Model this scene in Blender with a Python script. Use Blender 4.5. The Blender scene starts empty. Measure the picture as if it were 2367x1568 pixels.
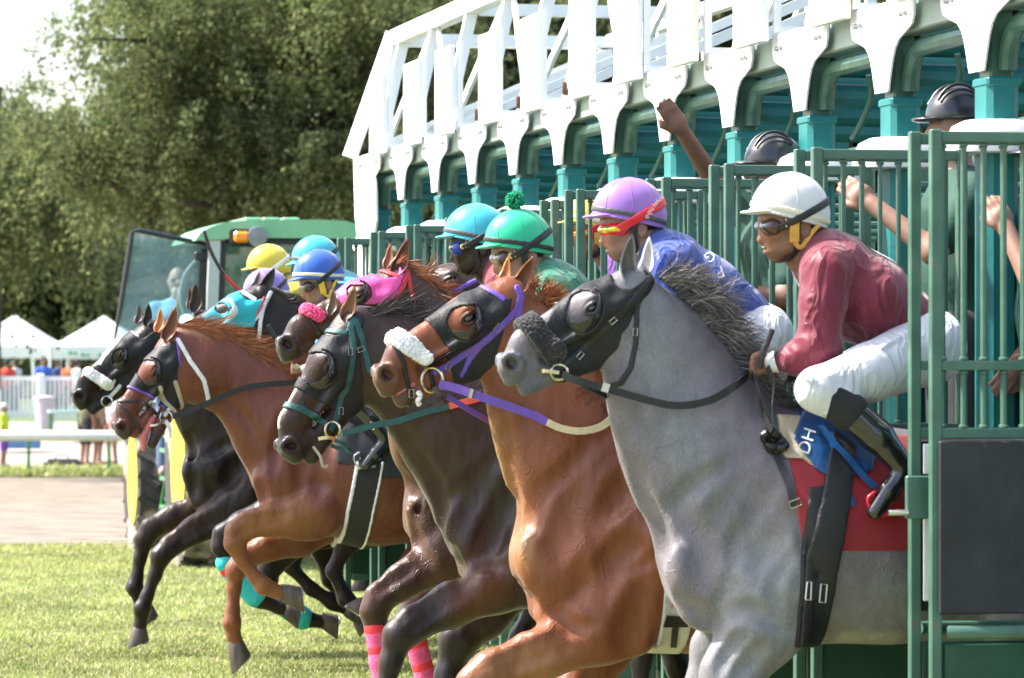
import bpy, math, random
import numpy as np
from mathutils import Vector
R = math.radians
rng = np.random.default_rng(7)
random.seed(7)
SC = bpy.context.scene
COL = SC.collection

# ------------------------------------------------------------------ camera
F = 10000.0                 # focal length in pixels of a 2367 px wide picture
PW, PH, HOR, EYE = 2367.0, 1568.0, 843.0, 1.65
TH = math.atan((PW/2 + 793.0)/F)      # the row of stalls runs along +Y, the camera is turned a little to the right of it
ST, CT = math.sin(TH), math.cos(TH)
cam = bpy.data.cameras.new('camera')
cam.sensor_width = 36; cam.lens = 36*F/PW
cam.shift_y = (HOR-PH/2)/PW
cam.clip_start = 0.5; cam.clip_end = 3000
cam.dof.use_dof = True; cam.dof.focus_distance = 17.6; cam.dof.aperture_fstop = 7.5
cam_o = bpy.data.objects.new('camera', cam); COL.objects.link(cam_o)
cam_o.location = (0, 0, EYE); cam_o.rotation_euler = (R(90), 0, -TH)
SC.camera = cam_o

# ------------------------------------------------------------------ daylight
SUN_D = Vector((-0.62, 0.22, 0.80)).normalized()       # towards the sun: high, from the left and slightly behind the gate
world = bpy.data.worlds.new('World'); SC.world = world; world.use_nodes = True
nt = world.node_tree; nt.nodes.clear()
sky = nt.nodes.new('ShaderNodeTexSky'); sky.sky_type = 'NISHITA'; sky.sun_disc = False
sky.sun_elevation = math.asin(SUN_D.z); sky.sun_rotation = math.atan2(SUN_D.x, SUN_D.y)
sky.air_density = 1.0; sky.dust_density = 3.0; sky.ozone_density = 1.0
bg = nt.nodes.new('ShaderNodeBackground'); bg.inputs['Strength'].default_value = 0.15
wo = nt.nodes.new('ShaderNodeOutputWorld')
nt.links.new(sky.outputs[0], bg.inputs[0]); nt.links.new(bg.outputs[0], wo.inputs[0])
sun = bpy.data.lights.new('sun', 'SUN'); sun.energy = 4.0; sun.angle = R(1.2); sun.color = (1.0, 0.95, 0.87)
sun_o = bpy.data.objects.new('sun', sun); COL.objects.link(sun_o)
sun_o.rotation_euler = SUN_D.to_track_quat('Z', 'Y').to_euler(); sun_o.location = (-20, 10, 40)
SC.view_settings.view_transform = 'Standard'; SC.view_settings.look = 'None'
SC.view_settings.exposure = 1.62; SC.view_settings.gamma = 1.0; SC.view_settings.use_curve_mapping = False
SC.render.engine = 'CYCLES'
SC.cycles.max_bounces = 8; SC.cycles.transparent_max_bounces = 16; SC.cycles.use_denoising = True

# ------------------------------------------------------------------ helpers: measuring
def W(px, py, Y):
    "the point on the upright plane y = Y that shows at pixel (px, py)"
    u = (px-PW/2)/F; v = (HOR-py)/F
    dx, dy = ST+CT*u, CT-ST*u
    t = Y/dy
    return np.array((dx*t, Y, EYE+v*t))
def WD(px, py, D):
    "the point at depth D from the camera that shows at pixel (px, py)"
    u = (px-PW/2)/F; v = (HOR-py)/F
    return np.array(((ST+CT*u)*D, (CT-ST*u)*D, EYE+v*D))
def WZ(px, py, z):
    "the ground point of height z that shows at pixel (px, py)"
    return WD(px, py, (EYE-z)*F/(py-HOR))
def Wf(px, py, Y):
    u = (px-PW/2)/F; t = Y/(CT-ST*u); return ((ST+CT*u)*t, Y, EYE+(HOR-py)/F*t)
CR = {'A': (0, 460.2, .33546), 'B': (591.75, 460.2, .29353), 'C': (1117.75, 328.75, .33546), 'D': (1643.75, 263.0, .37748),
      'E': (756.1, 821.9, .20968), 'Fq': (230.1, 493.1, .20968), 'G': (1643.75, 789.0, .49674), 'L': (0, 920.5, .41308),
      'M': (591.75, 854.75, .45487), 'N': (1052, 854.75, .45502), 'Q': (0, 710.1, .16773), 'S': (263, 986.25, .20963)}
def c(k, *xy):
    "positions measured on enlarged details of the picture, as pixels of the whole"
    a, b, s = CR[k]
    pts = [(a+xy[i]*s, b+xy[i+1]*s) for i in range(0, len(xy), 2)]
    return pts[0] if len(pts) == 1 else pts

# ------------------------------------------------------------------ helpers: materials
def lin(h):
    h = h.lstrip('#'); o = []
    for i in (0, 2, 4):
        v = int(h[i:i+2], 16)/255
        o.append(v/12.92 if v <= .04045 else ((v+.055)/1.055)**2.4)
    return tuple(o)
def N(t, ty, **kw):
    n = t.nodes.new(ty)
    for k, v in kw.items(): setattr(n, k, v)
    return n
MATS = {}
def mat(name, col, rough=.55, metal=0., var=.18, vscale=6., bump=.0, bscale=60., spec=.5, coat=0., stretch=(1, 1, 1), attr=False,
        sheen=0., dirt=None, dscale=3., dcut=.62, transl=0., crease=0., cscale=5.):
    if name in MATS: return MATS[name]
    m = bpy.data.materials.new(name); m.use_nodes = True; t = m.node_tree
    b = t.nodes['Principled BSDF']
    tc = N(t, 'ShaderNodeTexCoord'); mp = N(t, 'ShaderNodeMapping'); mp.inputs['Scale'].default_value = stretch
    t.links.new(tc.outputs['Object'], mp.inputs[0])
    nz = N(t, 'ShaderNodeTexNoise'); nz.inputs['Scale'].default_value = vscale; nz.inputs['Detail'].default_value = 5
    t.links.new(mp.outputs[0], nz.inputs['Vector'])
    mr = N(t, 'ShaderNodeMapRange'); mr.inputs['From Min'].default_value = .3; mr.inputs['From Max'].default_value = .7
    mr.inputs['To Min'].default_value = 1-var; mr.inputs['To Max'].default_value = 1+var
    t.links.new(nz.outputs['Fac'], mr.inputs['Value'])
    mx = N(t, 'ShaderNodeMix', data_type='RGBA', blend_type='MULTIPLY'); mx.inputs[0].default_value = 1
    if attr:
        at = N(t, 'ShaderNodeAttribute', attribute_name='Col'); t.links.new(at.outputs['Color'], mx.inputs[6])
    else: mx.inputs[6].default_value = (*col, 1)
    t.links.new(mr.outputs[0], mx.inputs[7]); out = mx.outputs[2]
    if dirt:
        n2 = N(t, 'ShaderNodeTexNoise'); n2.inputs['Scale'].default_value = dscale; n2.inputs['Detail'].default_value = 8
        t.links.new(tc.outputs['Object'], n2.inputs['Vector'])
        r2 = N(t, 'ShaderNodeMapRange'); r2.inputs['From Min'].default_value = dcut; r2.inputs['From Max'].default_value = dcut+.08
        t.links.new(n2.outputs['Fac'], r2.inputs['Value'])
        m2 = N(t, 'ShaderNodeMix', data_type='RGBA'); t.links.new(r2.outputs[0], m2.inputs[0])
        t.links.new(out, m2.inputs[6]); m2.inputs[7].default_value = (*dirt, 1); out = m2.outputs[2]
    t.links.new(out, b.inputs['Base Color'])
    b.inputs['Roughness'].default_value = rough; b.inputs['Metallic'].default_value = metal
    b.inputs['Specular IOR Level'].default_value = spec
    b.inputs['Coat Weight'].default_value = coat; b.inputs['Coat Roughness'].default_value = .08
    b.inputs['Sheen Weight'].default_value = sheen
    if bump:
        n3 = N(t, 'ShaderNodeTexNoise'); n3.inputs['Scale'].default_value = bscale; n3.inputs['Detail'].default_value = 4
        t.links.new(mp.outputs[0], n3.inputs['Vector'])
        bp = N(t, 'ShaderNodeBump'); bp.inputs['Strength'].default_value = bump; bp.inputs['Distance'].default_value = .01
        t.links.new(n3.outputs['Fac'], bp.inputs['Height']); t.links.new(bp.outputs[0], b.inputs['Normal'])
        if crease:      # folds of thin cloth: sharp ridges that wander
            n4 = N(t, 'ShaderNodeTexNoise'); n4.inputs['Scale'].default_value = cscale; n4.inputs['Detail'].default_value = 2; n4.inputs['Distortion'].default_value = 1.2
            mp4 = N(t, 'ShaderNodeMapping'); mp4.inputs['Scale'].default_value = (1.5, 1., .75); mp4.inputs['Rotation'].default_value = (0, .6, .3)
            t.links.new(tc.outputs['Object'], mp4.inputs[0]); t.links.new(mp4.outputs[0], n4.inputs['Vector'])
            s1 = N(t, 'ShaderNodeMath', operation='SUBTRACT'); s1.inputs[1].default_value = .5; t.links.new(n4.outputs['Fac'], s1.inputs[0])
            s2 = N(t, 'ShaderNodeMath', operation='ABSOLUTE'); t.links.new(s1.outputs[0], s2.inputs[0])
            s3 = N(t, 'ShaderNodeMath', operation='POWER'); s3.inputs[1].default_value = .6; t.links.new(s2.outputs[0], s3.inputs[0])
            bq = N(t, 'ShaderNodeBump'); bq.inputs['Strength'].default_value = crease; bq.inputs['Distance'].default_value = .035; bq.invert = True
            t.links.new(s3.outputs[0], bq.inputs['Height']); t.links.new(bp.outputs[0], bq.inputs['Normal']); t.links.new(bq.outputs[0], b.inputs['Normal'])
    if transl:
        tr = N(t, 'ShaderNodeBsdfTranslucent'); t.links.new(out, tr.inputs[0])
        ms = N(t, 'ShaderNodeMixShader'); ms.inputs[0].default_value = transl
        t.links.new(b.outputs[0], ms.inputs[1]); t.links.new(tr.outputs[0], ms.inputs[2])
        t.links.new(ms.outputs[0], t.nodes['Material Output'].inputs[0])
    MATS[name] = m; return m

# ------------------------------------------------------------------ helpers: objects
def empty(name, loc, label=None, cat=None, group=None, parent=None):
    o = bpy.data.objects.new(name, None); COL.objects.link(o); o.empty_display_size = .1
    o.location = loc
    if parent is not None: o.parent = parent
    tag(o, label, cat, group); return o
def tag(o, label=None, cat=None, group=None, kind=None):
    if label: o['label'] = label
    if cat: o['category'] = cat
    if group: o['group'] = group
    if kind: o['kind'] = kind
    return o
def wloc(o):
    v = Vector((0, 0, 0))
    while o is not None: v += o.location; o = o.parent
    return v
def obj(name, me, parent=None, m=None):
    if m is not None and not me.materials: me.materials.append(m)
    o = bpy.data.objects.new(name, me); COL.objects.link(o)
    if parent is not None: o.parent = parent
    return o
def mesh_np(name, V, Fq, smooth=True, sharp=None, col=None):
    "mesh from arrays; Fq is an (n,4) or (n,3) array or a list of tuples"
    me = bpy.data.meshes.new(name)
    V = np.asarray(V, np.float32)
    if isinstance(Fq, np.ndarray):
        n, k = Fq.shape
        me.vertices.add(len(V)); me.vertices.foreach_set('co', V.ravel())
        me.loops.add(n*k); me.loops.foreach_set('vertex_index', Fq.astype(np.int32).ravel())
        me.polygons.add(n); me.polygons.foreach_set('loop_start', np.arange(0, n*k, k, dtype=np.int32))
        me.polygons.foreach_set('loop_total', np.full(n, k, np.int32))
        me.update(calc_edges=True)
    else:
        me.from_pydata([tuple(map(float, v)) for v in V], [], Fq); me.update()
    if smooth:
        me.polygons.foreach_set('use_smooth', np.ones(len(me.polygons), bool))
        if sharp: me.set_sharp_from_angle(angle=R(sharp))
    if col is not None:
        a = me.attributes.new('Col', 'FLOAT_COLOR', 'POINT')
        cc = np.ones((len(V), 4), np.float32); cc[:, :3] = col
        a.data.foreach_set('color', cc.ravel())
    return me
class MB:
    "collects simple solids into one mesh"
    def __init__(s): s.v = []; s.f = []
    def add(s, V, Fc):
        n = len(s.v); s.v += [tuple(map(float, p)) for p in V]; s.f += [tuple(i+n for i in f) for f in Fc]; return s
    def box(s, lo, hi, bev=0.):
        (x0, y0, z0), (x1, y1, z1) = lo, hi
        b = bev
        if b <= 0:
            V = [(x, y, z) for x in (x0, x1) for y in (y0, y1) for z in (z0, z1)]
            return s.add(V, [(0, 1, 3, 2), (4, 6, 7, 5), (0, 4, 5, 1), (2, 3, 7, 6), (0, 2, 6, 4), (1, 5, 7, 3)])
        V = []; idx = {}
        for ix, x in enumerate((x0, x1)):
            for iy, y in enumerate((y0, y1)):
                for iz, z in enumerate((z0, z1)):
                    sx, sy, sz = 1-2*ix, 1-2*iy, 1-2*iz
                    for a, p in enumerate(((x, y+sy*b, z+sz*b), (x+sx*b, y, z+sz*b), (x+sx*b, y+sy*b, z))):
                        idx[ix, iy, iz, a] = len(V); V.append(p)
        Fc = []
        g = lambda i, j, k, a: idx[i, j, k, a]
        for i in (0, 1):
            q = [g(i, 0, 0, 0), g(i, 0, 1, 0), g(i, 1, 1, 0), g(i, 1, 0, 0)]; Fc.append(q if i == 0 else q[::-1])
            q = [g(0, i, 0, 1), g(1, i, 0, 1), g(1, i, 1, 1), g(0, i, 1, 1)]; Fc.append(q if i == 0 else q[::-1])
            q = [g(0, 0, i, 2), g(0, 1, i, 2), g(1, 1, i, 2), g(1, 0, i, 2)]; Fc.append(q if i == 0 else q[::-1])
        for i in (0, 1):
            for j in (0, 1):
                for (A, B) in (((i, j, 0), (i, j, 1)),):
                    Fc.append([g(*A, 0), g(*A, 1), g(*B, 1), g(*B, 0)])
                for (A, B) in (((i, 0, j), (i, 1, j)),):
                    Fc.append([g(*A, 0), g(*A, 2), g(*B, 2), g(*B, 0)])
                for (A, B) in (((0, i, j), (1, i, j)),):
                    Fc.append([g(*A, 1), g(*A, 2), g(*B, 2), g(*B, 1)])
                for k in (0, 1): Fc.append([g(i, j, k, 0), g(i, j, k, 1), g(i, j, k, 2)])
        return s.add(V, Fc)
    def bar(s, a, b, wx, wy, up=(0, 0, 1), bev=0.):
        "a square bar between two points"
        a, b = Vector(a), Vector(b); d = (b-a).normalized(); u = Vector(up)
        if abs(d.dot(u)) > .98: u = Vector((1, 0, 0))
        sd = d.cross(u).normalized(); u2 = sd.cross(d).normalized()
        V = []
        for p in (a, b):
            for i, j in ((-1, -1), (1, -1), (1, 1), (-1, 1)): V.append(p+sd*i*wx/2+u2*j*wy/2)
        return s.add(V, [(3, 2, 1, 0), (4, 5, 6, 7), (0, 1, 5, 4), (1, 2, 6, 5), (2, 3, 7, 6), (3, 0, 4, 7)])
    def tube(s, pts, r, n=8, cap=True, closed=False, rr=None):
        P = [Vector(p) for p in pts]; m = len(P); V = []; prev = None
        for i, p in enumerate(P):
            if closed: d = (P[(i+1) % m]-P[i-1]).normalized()
            else: d = (P[min(i+1, m-1)]-P[max(i-1, 0)]).normalized()
            if prev is None:
                u = Vector((0, 0, 1)) if abs(d.z) < .9 else Vector((1, 0, 0))
                u = (u-d*u.dot(d)).normalized()
            else: u = (prev-d*prev.dot(d)).normalized()
            prev = u; w = d.cross(u)
            ri = rr[i] if rr is not None else r
            for k in range(n):
                a = 2*math.pi*k/n; V.append(p+(u*math.cos(a)+w*math.sin(a))*ri)
        Fc = []
        for i in range(m if closed else m-1):
            j = (i+1) % m
            for k in range(n):
                k2 = (k+1) % n; Fc.append((i*n+k, i*n+k2, j*n+k2, j*n+k))
        if cap and not closed: Fc += [tuple(range(n-1, -1, -1)), tuple((m-1)*n+k for k in range(n))]
        return s.add(V, Fc)
    def prism(s, poly, axis, lo, hi):
        "polygon (list of 2d points) extruded along axis 'x', 'y' or 'z'"
        n = len(poly)
        def mk(a, b, t): return {'x': (t, a, b), 'y': (a, t, b), 'z': (a, b, t)}[axis]
        V = [mk(a, b, lo) for a, b in poly]+[mk(a, b, hi) for a, b in poly]
        Fc = [tuple(range(n-1, -1, -1)), tuple(range(n, 2*n))]+[(i, (i+1) % n, n+(i+1) % n, n+i) for i in range(n)]
        return s.add(V, Fc)
    def lathe(s, prof, ctr, axis=(0, 0, 1), n=24):
        ax = Vector(axis).normalized(); u = Vector((0, 0, 1)) if abs(ax.z) < .9 else Vector((1, 0, 0))
        u = (u-ax*u.dot(ax)).normalized(); w = ax.cross(u); cc = Vector(ctr); m = len(prof); V = []
        for r, h in prof:
            for k in range(n):
                a = 2*math.pi*k/n; V.append(cc+ax*h+(u*math.cos(a)+w*math.sin(a))*r)
        Fc = [(i*n+k, i*n+(k+1) % n, (i+1)*n+(k+1) % n, (i+1)*n+k) for i in range(m-1) for k in range(n)]
        if prof[0][0] > 1e-6: Fc.append(tuple(range(n-1, -1, -1)))
        if prof[-1][0] > 1e-6: Fc.append(tuple((m-1)*n+k for k in range(n)))
        return s.add(V, Fc)
    def strip(s, pts, wid, side, th=.004):
        "a strap: pts centre line, side = width direction (one or per point), flat with thickness"
        P = [Vector(p) for p in pts]; V = []; m = len(P)
        for i, p in enumerate(P):
            d = (P[min(i+1, m-1)]-P[max(i-1, 0)]).normalized()
            sd = Vector(side[i]) if isinstance(side, list) else Vector(side)
            sd = (sd-d*sd.dot(d)).normalized(); nn = d.cross(sd)
            wi = wid[i] if isinstance(wid, (list, tuple)) else wid
            for i2, j2 in ((-1, -1), (1, -1), (1, 1), (-1, 1)): V.append(p+sd*i2*wi/2+nn*j2*th/2)
        Fc = [(3, 2, 1, 0), tuple(4*(m-1)+k for k in range(4))]
        for i in range(m-1):
            for k in range(4):
                k2 = (k+1) % 4; Fc.append((4*i+k, 4*i+k2, 4*i+4+k2, 4*i+4+k))
        return s.add(V, Fc)
    def mesh(s, name, base=(0, 0, 0), sharp=35, fix=True):
        V = np.array(s.v)-np.array(base); me = mesh_np(name, V, s.f, True, sharp)
        if fix:
            import bmesh
            bm = bmesh.new(); bm.from_mesh(me); bmesh.ops.recalc_face_normals(bm, faces=bm.faces); bm.to_mesh(me); bm.free()
        return me
    def obj(s, name, m, parent=None, base=None, sharp=35):
        if base is None: base = wloc(parent) if parent is not None else (0, 0, 0)
        return obj(name, s.mesh(name, base, sharp), parent, m)
def smooth_path(pts, n=6):
    "Catmull-Rom through the points"
    P = [np.array(p, float) for p in pts]
    if len(P) < 3: return [P[0]+(P[-1]-P[0])*i/n for i in range(n+1)]
    out = []; Q = [2*P[0]-P[1]]+P+[2*P[-1]-P[-2]]
    for i in range(1, len(Q)-2):
        for k in range(n):
            t = k/n; a, b, c_, d = Q[i-1], Q[i], Q[i+1], Q[i+2]
            out.append(.5*((2*b)+(-a+c_)*t+(2*a-5*b+4*c_-d)*t*t+(-a+3*b-3*c_+d)*t**3))
    out.append(P[-1]); return out

# ------------------------------------------------------------------ helpers: blended solids (distance fields turned into one skin)
class Frame:
    "local axes: a (forward), b (up or down), w (to the side); s = size of one unit in metres"
    def __init__(s, O, ea, eb, ew, sc=1.):
        s.O = np.array(O, float); s.s = sc
        s.M = np.array([ea, eb, ew], float)
        for i in range(3): s.M[i] /= np.linalg.norm(s.M[i])
    def to(s, p): return (np.asarray(p, float)-s.O) @ s.M.T/s.s
    def out(s, q): return s.O+(np.asarray(q, float)*s.s) @ s.M
    def hit(s, px, py, w=0.):
        "where the line of sight through a pixel meets the plane w"
        o = np.array((0, 0, EYE)); d = WD(px, py, 1.)-o
        wv = s.M[2]; t = ((s.O+wv*w*s.s-o) @ wv)/(d @ wv)
        return s.to(o+d*t)
WORLD = Frame((0, 0, 0), (1, 0, 0), (0, 0, 1), (0, 1, 0))
def smin(a, b, k):
    if k <= 0: return np.minimum(a, b)
    h = np.maximum(k-np.abs(a-b), 0)/k
    return np.minimum(a, b)-h*h*k*.25
BND = {}
class Solid:
    def __init__(s): s.ops = []; s.fr = WORLD
    def copy(s): n = Solid(); n.ops = list(s.ops); n.fr = s.fr; return n
    def cone(s, p, q, r0, r1, sy=1., k=.03, sub=False, fr=None):
        s.ops.append(('c', fr or s.fr, np.array(p, float), np.array(q, float), r0, r1, sy, k, sub)); return s
    def ball(s, p, r, sy=1., k=.03, sub=False, fr=None): return s.cone(p, p, r, r, sy, k, sub, fr)
    def ell(s, p, rad, k=.03, sub=False, rot=0., fr=None):
        "ellipsoid, turned by rot in the a-b plane"
        s.ops.append(('e', fr or s.fr, np.array(p, float), np.array(rad, float), rot, 0, 1, k, sub)); return s
    def chain(s, pts, rs, sy=1., k=.03, fr=None):
        for i in range(len(pts)-1):
            s.cone(pts[i], pts[i+1], rs[i], rs[i+1], sy if not isinstance(sy, (list, tuple)) else (sy[i]+sy[i+1])/2, k, False, fr)
        return s
    def fn(s, f, k=0., mode='and'):
        s.ops.append(('f', None, f, mode, 0, 0, 1, k, False)); return s
    @staticmethod
    def prim(op, p):
        ty, fr = op[0], op[1]; q = fr.to(p)
        if ty == 'c':
            _, _, a, b, r0, r1, sy, k, sub = op
            a = a.copy(); b = b.copy()
            if sy != 1.:
                mid = (a[2]+b[2])/2; q[..., 2] = mid+(q[..., 2]-mid)/sy; a[2] = mid+(a[2]-mid)/sy; b[2] = mid+(b[2]-mid)/sy
            ba = b-a; L = ba @ ba
            pa = q-a
            if L < 1e-12: return (np.sqrt((pa*pa).sum(-1))-r0)*fr.s
            h = np.clip(pa @ ba/L, 0, 1)
            dd = pa-h[..., None]*ba
            return (np.sqrt((dd*dd).sum(-1))-(r0+(r1-r0)*h))*fr.s
        _, _, ctr, rad, rot, *_ = op
        q = q-ctr
        if rot:
            cs, sn = math.cos(rot), math.sin(rot)
            q = np.stack((cs*q[..., 0]+sn*q[..., 1], -sn*q[..., 0]+cs*q[..., 1], q[..., 2]), -1)
        k0 = np.sqrt(((q/rad)**2).sum(-1)); k1 = np.sqrt(((q/(rad*rad))**2).sum(-1))+1e-9
        return np.where(k0 < 1e-6, -min(rad), k0*(k0-1)/k1)*fr.s
    @staticmethod
    def bounds(op):
        ty, fr = op[0], op[1]
        if ty == 'c':
            _, _, a, b, r0, r1, sy, k, sub = op
            e = np.array((1, 1, max(sy, 1)))
            lo = np.minimum(a-r0*e, b-r1*e); hi = np.maximum(a+r0*e, b+r1*e)
        else:
            rad = op[3]; m = rad if not op[4] else np.array((max(rad[0], rad[1]),)*2+(rad[2],))
            lo, hi = op[2]-m, op[2]+m
        cs = np.array([(x, y, z) for x in (lo[0], hi[0]) for y in (lo[1], hi[1]) for z in (lo[2], hi[2])])
        wv = fr.out(cs); return wv.min(0), wv.max(0)
    def at(s, P):
        P = np.asarray(P, float); d = np.full(P.shape[:-1], 9.)
        for op in s.ops:
            if op[0] == 'f':
                e = op[2](P); d = np.maximum(d, e) if op[3] == 'and' else np.minimum(d, e); continue
            e = s.prim(op, P); k = op[7]*op[1].s
            d = -smin(-d, e, k) if op[8] else smin(d, e, k)
        return d
    def box(s):
        lo = np.full(3, 1e9); hi = -lo
        for op in s.ops:
            if op[0] == 'f' or op[8]: continue
            a, b = s.bounds(op); lo = np.minimum(lo, a); hi = np.maximum(hi, b)
        return lo, hi
    def skin(s, h, lo=None, hi=None, extra=None, inflate=0.):
        "returns vertices and quads of the surface, grid step h; extra(P, d) may change the field"
        l, u = s.box()
        if lo is not None: l = np.maximum(l, lo)
        if hi is not None: u = np.minimum(u, hi)
        l = l-3*h-inflate; u = u+3*h+inflate
        n = np.maximum(((u-l)/h).astype(int)+1, 4)
        ax = [l[i]+h*np.arange(n[i]) for i in range(3)]
        D = np.full(n, .5, np.float32)
        for op in s.ops:
            if op[0] == 'f':
                continue
            k = op[7]*op[1].s; pad = k+2.5*h+inflate
            a, b = s.bounds(op)
            i0 = np.clip(((a-pad-l)/h).astype(int), 0, n); i1 = np.clip(((b+pad-l)/h).astype(int)+2, 0, n)
            if np.any(i1 <= i0): continue
            sl = tuple(slice(i0[j], i1[j]) for j in range(3))
            X = np.stack(np.meshgrid(*[ax[j][sl[j]] for j in range(3)], indexing='ij'), -1)
            e = s.prim(op, X).astype(np.float32); d = D[sl]
            D[sl] = -smin(-d, e, k) if op[8] else smin(d, e, k)
        D -= inflate
        fs = [op for op in s.ops if op[0] == 'f']
        if fs or extra:
            X = np.stack(np.meshgrid(*ax, indexing='ij'), -1)
            for op in fs:
                e = op[2](X).astype(np.float32); D = np.maximum(D, e) if op[3] == 'and' else np.minimum(D, e)
            if extra: D = extra(X, D)
        return nets(D, ax)
    def normal(s, P, e=.004):
        P = np.asarray(P, float); g = []
        for i in range(3):
            o = np.zeros(3); o[i] = e; g.append(s.at(P+o)-s.at(P-o))
        g = np.stack(g, -1); return g/(np.linalg.norm(g, axis=-1, keepdims=True)+1e-9)
    def near(s, pts, Y0, back=.6, off=.0):
        "the points of the skin that show at these pixels (marching along the line of sight from in front of the plane Y0)"
        pts = np.asarray(pts, float)
        O = np.array([W(x, y, Y0-back) for x, y in pts]); E = np.array([W(x, y, Y0+back) for x, y in pts])
        d = E-O; L = np.linalg.norm(d, axis=1); d /= L[:, None]; t = np.zeros(len(pts))
        lo, hi = np.minimum(O, E).min(0)-.12, np.maximum(O, E).max(0)+.12; T_ = Solid(); T_.fr = s.fr
        for op in s.ops:
            if op[0] != 'f':
                b = BND.get(id(op))
                if b is None or b[2] is not op: b = (*s.bounds(op), op); BND[id(op)] = b
                if (b[0] > hi).any() or (b[1] < lo).any(): continue
            T_.ops.append(op)
        s = T_
        best = np.full(len(pts), 9.); bt = t.copy()
        for _ in range(70):
            v = s.at(O+d*t[:, None])-off
            m = v < best; best = np.where(m, v, best); bt = np.where(m, t, bt)
            t = np.minimum(t+np.clip(v*.45, -.02, .05), L)
        return O+d*np.where(np.abs(s.at(O+d*t[:, None])-off) < .004, t, bt)[:, None]
def nets(D, ax):
    I = D < 0
    n = np.array(D.shape)
    cnt = np.zeros(n-1, np.int8)
    for dx in (0, 1):
        for dy in (0, 1):
            for dz in (0, 1): cnt += I[dx:n[0]-1+dx, dy:n[1]-1+dy, dz:n[2]-1+dz]
    act = (cnt > 0) & (cnt < 8)
    ii = np.argwhere(act); idx = np.full(n-1, -1, np.int32); idx[act] = np.arange(len(ii))
    if len(ii) == 0: return np.zeros((0, 3)), np.zeros((0, 4), int)
    acc = np.zeros((len(ii), 3)); num = np.zeros(len(ii))
    cv = {}
    for dx in (0, 1):
        for dy in (0, 1):
            for dz in (0, 1): cv[dx, dy, dz] = D[ii[:, 0]+dx, ii[:, 1]+dy, ii[:, 2]+dz].astype(float)
    for a in range(3):
        for u in (0, 1):
            for v in (0, 1):
                p0 = [0, 0, 0]; p1 = [0, 0, 0]; o = [i for i in range(3) if i != a]
                p0[o[0]] = p1[o[0]] = u; p0[o[1]] = p1[o[1]] = v; p1[a] = 1
                f0, f1 = cv[tuple(p0)], cv[tuple(p1)]; m = (f0 < 0) != (f1 < 0)
                t = np.where(m, f0/(f0-f1+1e-20), 0)
                q = np.zeros((len(ii), 3)); q[:, o[0]] = u; q[:, o[1]] = v; q[:, a] = t
                acc[m] += q[m]; num[m] += 1
    loc = acc/np.maximum(num, 1)[:, None]
    h = np.array([a[1]-a[0] for a in ax]); org = np.array([a[0] for a in ax])
    V = org+(ii+loc)*h
    Q = []
    for a in range(3):
        s0 = [slice(None)]*3; s1 = [slice(None)]*3; s0[a] = slice(0, -1); s1[a] = slice(1, None)
        A, B = I[tuple(s0)], I[tuple(s1)]; ch = np.argwhere(A != B)
        o = [i for i in range(3) if i != a]
        ch = ch[(ch[:, o[0]] > 0) & (ch[:, o[1]] > 0) & (ch[:, o[0]] < n[o[0]]-1) & (ch[:, o[1]] < n[o[1]]-1)]
        if len(ch) == 0: continue
        def cell(u, v):
            e = ch.copy(); e[:, o[0]] -= u; e[:, o[1]] -= v; return idx[e[:, 0], e[:, 1], e[:, 2]]
        q = np.stack((cell(1, 1), cell(0, 1), cell(0, 0), cell(1, 0)), 1)
        ins = A[ch[:, 0], ch[:, 1], ch[:, 2]]
        flip = ins if a != 1 else ~ins
        q[~flip] = q[~flip][:, ::-1]; Q.append(q)
    Q = np.concatenate(Q); Q = Q[(Q >= 0).all(1)]
    return V, Q
def poly_sd(P2, poly):
    "signed distance to a polygon (negative inside); P2 (...,2)"
    poly = np.asarray(poly, float); d = np.full(P2.shape[:-1], 1e9); ins = np.zeros(P2.shape[:-1], bool)
    x, y = P2[..., 0], P2[..., 1]; n = len(poly)
    for i in range(n):
        a, b = poly[i], poly[(i+1) % n]; e = b-a; wx, wy = x-a[0], y-a[1]
        h = np.clip((wx*e[0]+wy*e[1])/(e @ e+1e-12), 0, 1)
        d = np.minimum(d, (wx-e[0]*h)**2+(wy-e[1]*h)**2)
        cnd = (a[1] > y) != (b[1] > y)
        with np.errstate(divide='ignore', invalid='ignore'):
            xi = (b[0]-a[0])*(y-a[1])/(b[1]-a[1]+1e-20)+a[0]
        ins ^= cnd & (x < xi)
    d = np.sqrt(d); return np.where(ins, -d, d)
def line_sd(P2, pts, wd):
    "distance to a polyline of half width wd (number or one per point)"
    d = np.full(P2.shape[:-1], 1e9); x, y = P2[..., 0], P2[..., 1]
    for i in range(len(pts)-1):
        a, b = np.asarray(pts[i], float), np.asarray(pts[i+1], float); e = b-a; wx, wy = x-a[0], y-a[1]
        h = np.clip((wx*e[0]+wy*e[1])/(e @ e+1e-12), 0, 1)
        w0, w1 = (wd[i], wd[i+1]) if isinstance(wd, (list, tuple)) else (wd, wd)
        d = np.minimum(d, np.sqrt((wx-e[0]*h)**2+(wy-e[1]*h)**2)-(w0+(w1-w0)*h))
    return d
from mathutils import noise as mnoise
def fluff(V, Q, amp, sc):
    "pushes a skin in and out in small tufts"
    me = mesh_np('t', V, Q); n = np.empty(len(V)*3, np.float32); me.vertices.foreach_get('normal', n); n = n.reshape(-1, 3); bpy.data.meshes.remove(me)
    d = np.array([mnoise.noise(Vector(v)*sc)+.6*mnoise.noise(Vector(v)*sc*2.3) for v in V])
    return V+n*(d*amp)[:, None]
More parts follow.
